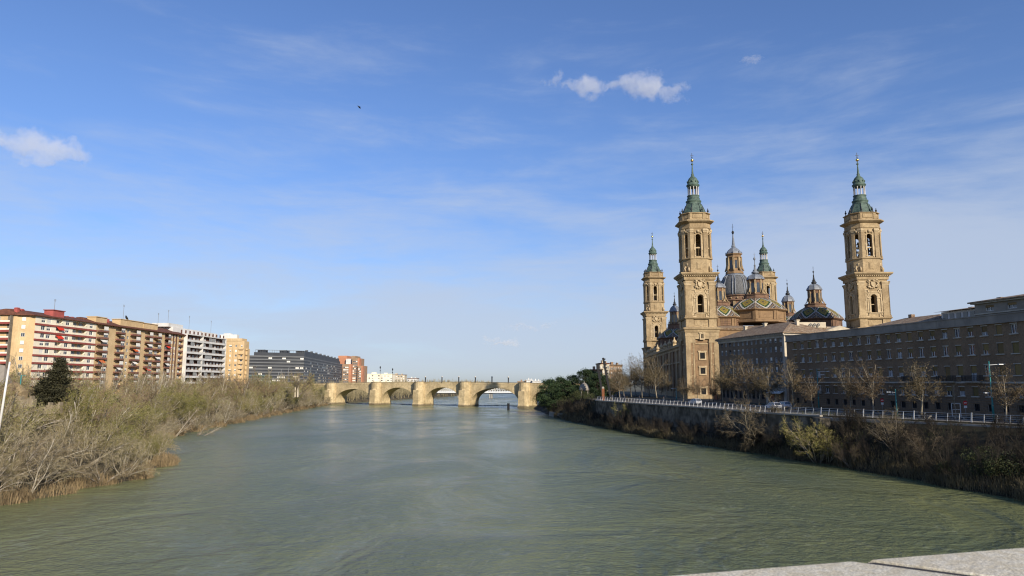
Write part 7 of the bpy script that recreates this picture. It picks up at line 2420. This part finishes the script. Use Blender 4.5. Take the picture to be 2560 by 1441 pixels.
# ---- pines and the conifer
def pine(seed, H, R, low=0.25, n=46, dens=150, m='pine', leaf=0.34):
    P = Plant(seed); r = P.r
    P.wood.tube([(0, 0, -0.5), (0.1, 0, H * 0.35), (0.3 * r.uniform(-1, 1), 0.2, H * 0.7), (0, 0, H * 0.93)], [0.28, 0.22, 0.15, 0.05], 7)
    for k in range(n):
        t = low + (1 - low) * ((k + r.random()) / n)
        rad = R * (math.sin(PI * min(1, (t - low) / (1 - low) * 0.78 + 0.20)) ** 0.8)
        a = r.uniform(0, 2 * PI); q = rad * r.uniform(0.45, 1.0)
        c = Vector((q * math.cos(a), q * math.sin(a), H * t))
        P.wood.tube([(0, 0, H * (t - 0.08)), tuple(c * 0.5 + Vector((0, 0, H * (t - 0.04) * 0.5))), tuple(c)], [0.09, 0.06, 0.03], 4)
        s = R * r.uniform(0.22, 0.38)
        for j in range(dens):
            d = Vector((r.gauss(0, 1), r.gauss(0, 1), r.gauss(0, 0.62))).normalized() * s * r.uniform(0.35, 1.05)
            d.z *= 0.7
            P.leaf(c + d, leaf, 0, 0.8)
    return P.meshes('pine', 'bark_dark', [m])
VEG['pine'] = [pine(1, 12.5, 5.6, 0.2, 70, 170, leaf=0.42), pine(2, 12.5, 6.0, 0.1, 75, 170, leaf=0.42), pine(3, 12.5, 5.2, 0.2, 66, 170, leaf=0.42)]
pn = [(1372, 318, 943, 1, 'leftmost dark green pine, lowest over the water'), (1402, 312, 938, 0, 'second dark green pine from the left'), (1431, 306, 934, 1, 'dark green pine in the middle of the pine row'), (1462, 300, 918, 0, 'tallest dark green pine, right of the row'),
      (1480, 312, 925, 2, 'rightmost dark green pine behind the pavilion'), (1494, 282, 928, 0, 'dark pine at the right end, beside the leaning masts'), (1512, 288, 934, 1, 'dark pine behind the taller leaning mast'), (1416, 296, 950, 2, 'low dark pine in the middle of the row front'), (1386, 300, 955, 1, 'low dark pine in front of the two leftmost ones'), (1445, 288, 962, 1, 'low pine in front of the tallest one')]
for px, Y, top, v, lab in pn:
    p = at(px, 960, Y); z = min(7.0, right_z(p.x, Y)); h = at(px, top, Y).z - z
    plant('pine', p.x, Y, z, 1, 'pine_tree', lab, 'pine', 'dark pines on the right bank', v=v, h=h)

def conifer(seed):
    P = Plant(seed); r = P.r
    H = 15.0
    P.wood.tube([(0, 0, -0.5), (0.1, 0, 6), (0.9, 0, H * 0.96)], [0.3, 0.2, 0.04], 7)
    P.wood.tube([(0, 0, 1), (-1.6, 0.3, 6), (-2.2, 0.3, 10.0)], [0.2, 0.13, 0.04], 6)
    for (bx, h0, h1, R0, n) in ((1.2, 0.02, 1.0, 5.4, 120), (-2.8, 0.02, 0.70, 4.6, 75)):
        for k in range(n):
            t = h0 + (h1 - h0) * (k + r.random()) / n
            rad = R0 * (1 - ((t - h0) / (h1 - h0)) ** 1.6) * r.uniform(0.72, 1.18) + 0.4
            a = r.uniform(0, 2 * PI)
            tipv = Vector((bx * t + rad * math.cos(a), rad * math.sin(a), H * t + rad * 0.18))
            root = Vector((bx * t * 0.8, 0, H * t - 0.3))
            P.wood.tube([root, tipv], [0.06, 0.02], 3)
            for j in range(190):
                u = r.uniform(0.2, 1.0) ** 0.8
                c = root.lerp(tipv, u) + Vector((r.gauss(0, .36), r.gauss(0, .36), r.gauss(0, .26) - 0.12))
                P.leaf(c, 0.36, 0, 0.2)
    return P.meshes('conifer', 'bark_dark', ['cypress'])
VEG['conifer'] = [conifer(4)]
p = at(132, 960, 142)
z = left_z(p.x, 142)
plant('conifer', p.x, 142, z, 1, 'conifer', 'dark broad conifer standing out of the grey thicket on the left bank', 'conifer', rz=0.0, h=at(140, 891, 142).z - z)

# ================================================================== clouds
def cloud(px, py, Y, blobs, label, dens, seed, depth=0.6, thr=0.42, scale=1.0, name='cloud'):
    """blobs in photo pixels around (px,py): (dx, dy, rx, ry, weight)"""
    c = at(px, py, Y)
    m = Y / F / ray(px, py).y
    xs = [b[0] - b[2] - 24 / scale for b in blobs] + [b[0] + b[2] + 24 / scale for b in blobs]
    zs = [-b[1] - b[3] - 20 / scale for b in blobs] + [-b[1] + b[3] + 20 / scale for b in blobs]
    dy = max(b[3] for b in blobs) * depth * 1.5
    mb = MB(); mb.box(min(xs) * m, max(xs) * m, -dy * m, dy * m, min(zs) * m, max(zs) * m, 0)
    mt = bpy.data.materials.new('cloud_vapour'); mt.use_nodes = True
    nt = mt.node_tree
    for nd in list(nt.nodes): nt.nodes.remove(nd)
    g = G(nt)
    out = g.n('ShaderNodeOutputMaterial'); pv = g.n('ShaderNodeVolumePrincipled')
    tc = g.n('ShaderNodeTexCoord')
    v = g.vmath('MULTIPLY', tc.outputs['Object'], (1 / m, 1 / m, 1 / m))      # photo-pixel units
    w = g.vmath('ADD', v, (seed * 137.0, seed * 31.0, 0))
    wn = g.n('ShaderNodeTexNoise'); g.l(w, wn.inputs['Vector']); wn.inputs['Scale'].default_value = 0.022 * scale; wn.inputs['Detail'].default_value = 6; wn.inputs['Roughness'].default_value = 0.62
    v = g.vmath('ADD', v, g.vmath('MULTIPLY', g.vmath('SUBTRACT', wn.outputs['Color'], (0.5, 0.5, 0.5)), (110 / scale, 60 / scale, 95 / scale)))
    n1 = g.noise(w, 0.034 * scale, 8, 0.72, 0.9)
    tot = None
    for (dx, dyy, rx, ry, wt) in blobs:
        q = g.vmath('MULTIPLY', g.vmath('SUBTRACT', v, (dx, 0, -dyy)), (1 / rx, 1 / (max(ry, 20) * depth * 1.6), 1 / ry))
        L = g.vmath('LENGTH', q)
        f = g.math('MULTIPLY', g.math('SUBTRACT', 1.0, L, clamp=True), wt)
        tot = f if tot is None else g.math('MAXIMUM', tot, f)
    d = g.math('SUBTRACT', g.math('MULTIPLY', tot, 1.7), g.math('MULTIPLY', g.math('SUBTRACT', n1, 0.2), thr * 3.3))
    d = g.ramp(d, 0.0, 0.5, 0.0, 1.0)
    g.l(g.math('MULTIPLY', d, dens / m / 100.0), pv.inputs['Density'])
    pv.inputs['Color'].default_value = (1.0, 1.0, 1.0, 1)
    pv.inputs['Anisotropy'].default_value = 0.0
    g.l(pv.outputs[0], out.inputs['Volume'])
    o = mb.build(name, [mt], None, c)
    return tag(o, label, 'cloud')
Yc = 2600
cloud(1560, 218, Yc, [(58, -2, 75, 56, 1.0), (10, -12, 44, 40, 0.8), (118, 14, 66, 36, 0.85), (150, 0, 44, 26, 0.75), (-88, -4, 66, 42, 0.9), (-34, -4, 62, 22, 0.95), (-132, -2, 50, 24, 0.9), (-172, -24, 40, 28, 0.8), (130, 32, 60, 16, 0.8), (-110, 12, 40, 18, 0.7)],
      'ragged white cloud high above the church towers', 1.7, 1, thr=0.52)
cloud(90, 372, Yc, [(-20, -10, 120, 48, 1.0), (70, 4, 90, 40, 1.0), (-90, -18, 60, 40, 0.9), (110, 20, 60, 28, 0.9), (20, 20, 110, 26, 0.9)], 'puffy white cloud at the left edge of the sky', 1.3, 2, thr=0.42)
cloud(1881, 147, Yc, [(0, 0, 28, 11, 1.0), (-16, 3, 18, 9, 0.9)], 'tiny white cloud wisp, upper right of the sky', 1.2, 3, scale=1.8)
cloud(1262, 860, Yc * 1.6, [(14, 0, 42, 13, 0.9), (-36, -10, 40, 9, 0.75), (-20, 3, 60, 9, 0.7)], 'small pale cloud just above the horizon', 3.0, 4, scale=1.2)
cloud(1310, 817, Yc * 1.6, [(0, 0, 95, 11, 0.75), (60, -4, 45, 8, 0.7)], 'thin grey flat cloud above the small pale one', 2.2, 5, scale=1.2)

# white water where the river drops over the sill behind the old bridge
rr = random.Random(9)
mb = MB()
for k in range(420):
    s = rr.uniform(piers[1], piers[-2]); t = BD + 6 + rr.gauss(0, 3.0) + 3 * math.sin(s * 0.07)
    q = BA + Bd * s + Vector((-Bd.y, Bd.x)) * t
    L = rr.uniform(0.4, 2.6); w = rr.uniform(0.1, 0.4); d = Vector((Bd.x, Bd.y, 0)) * L; e = Vector((-Bd.y, Bd.x, 0)) * w
    c = Vector((q.x, q.y, 0.06)); h = Vector((0, 0, rr.uniform(0.05, 0.3)))
    mb.add([tuple(c - d), tuple(c + e - d * 0.2 + h), tuple(c + d), tuple(c - e + d * 0.1 + h)], [(0, 1, 2, 3)], 0)
tag(mb.build('white_water', ['foam']), kind='stuff')
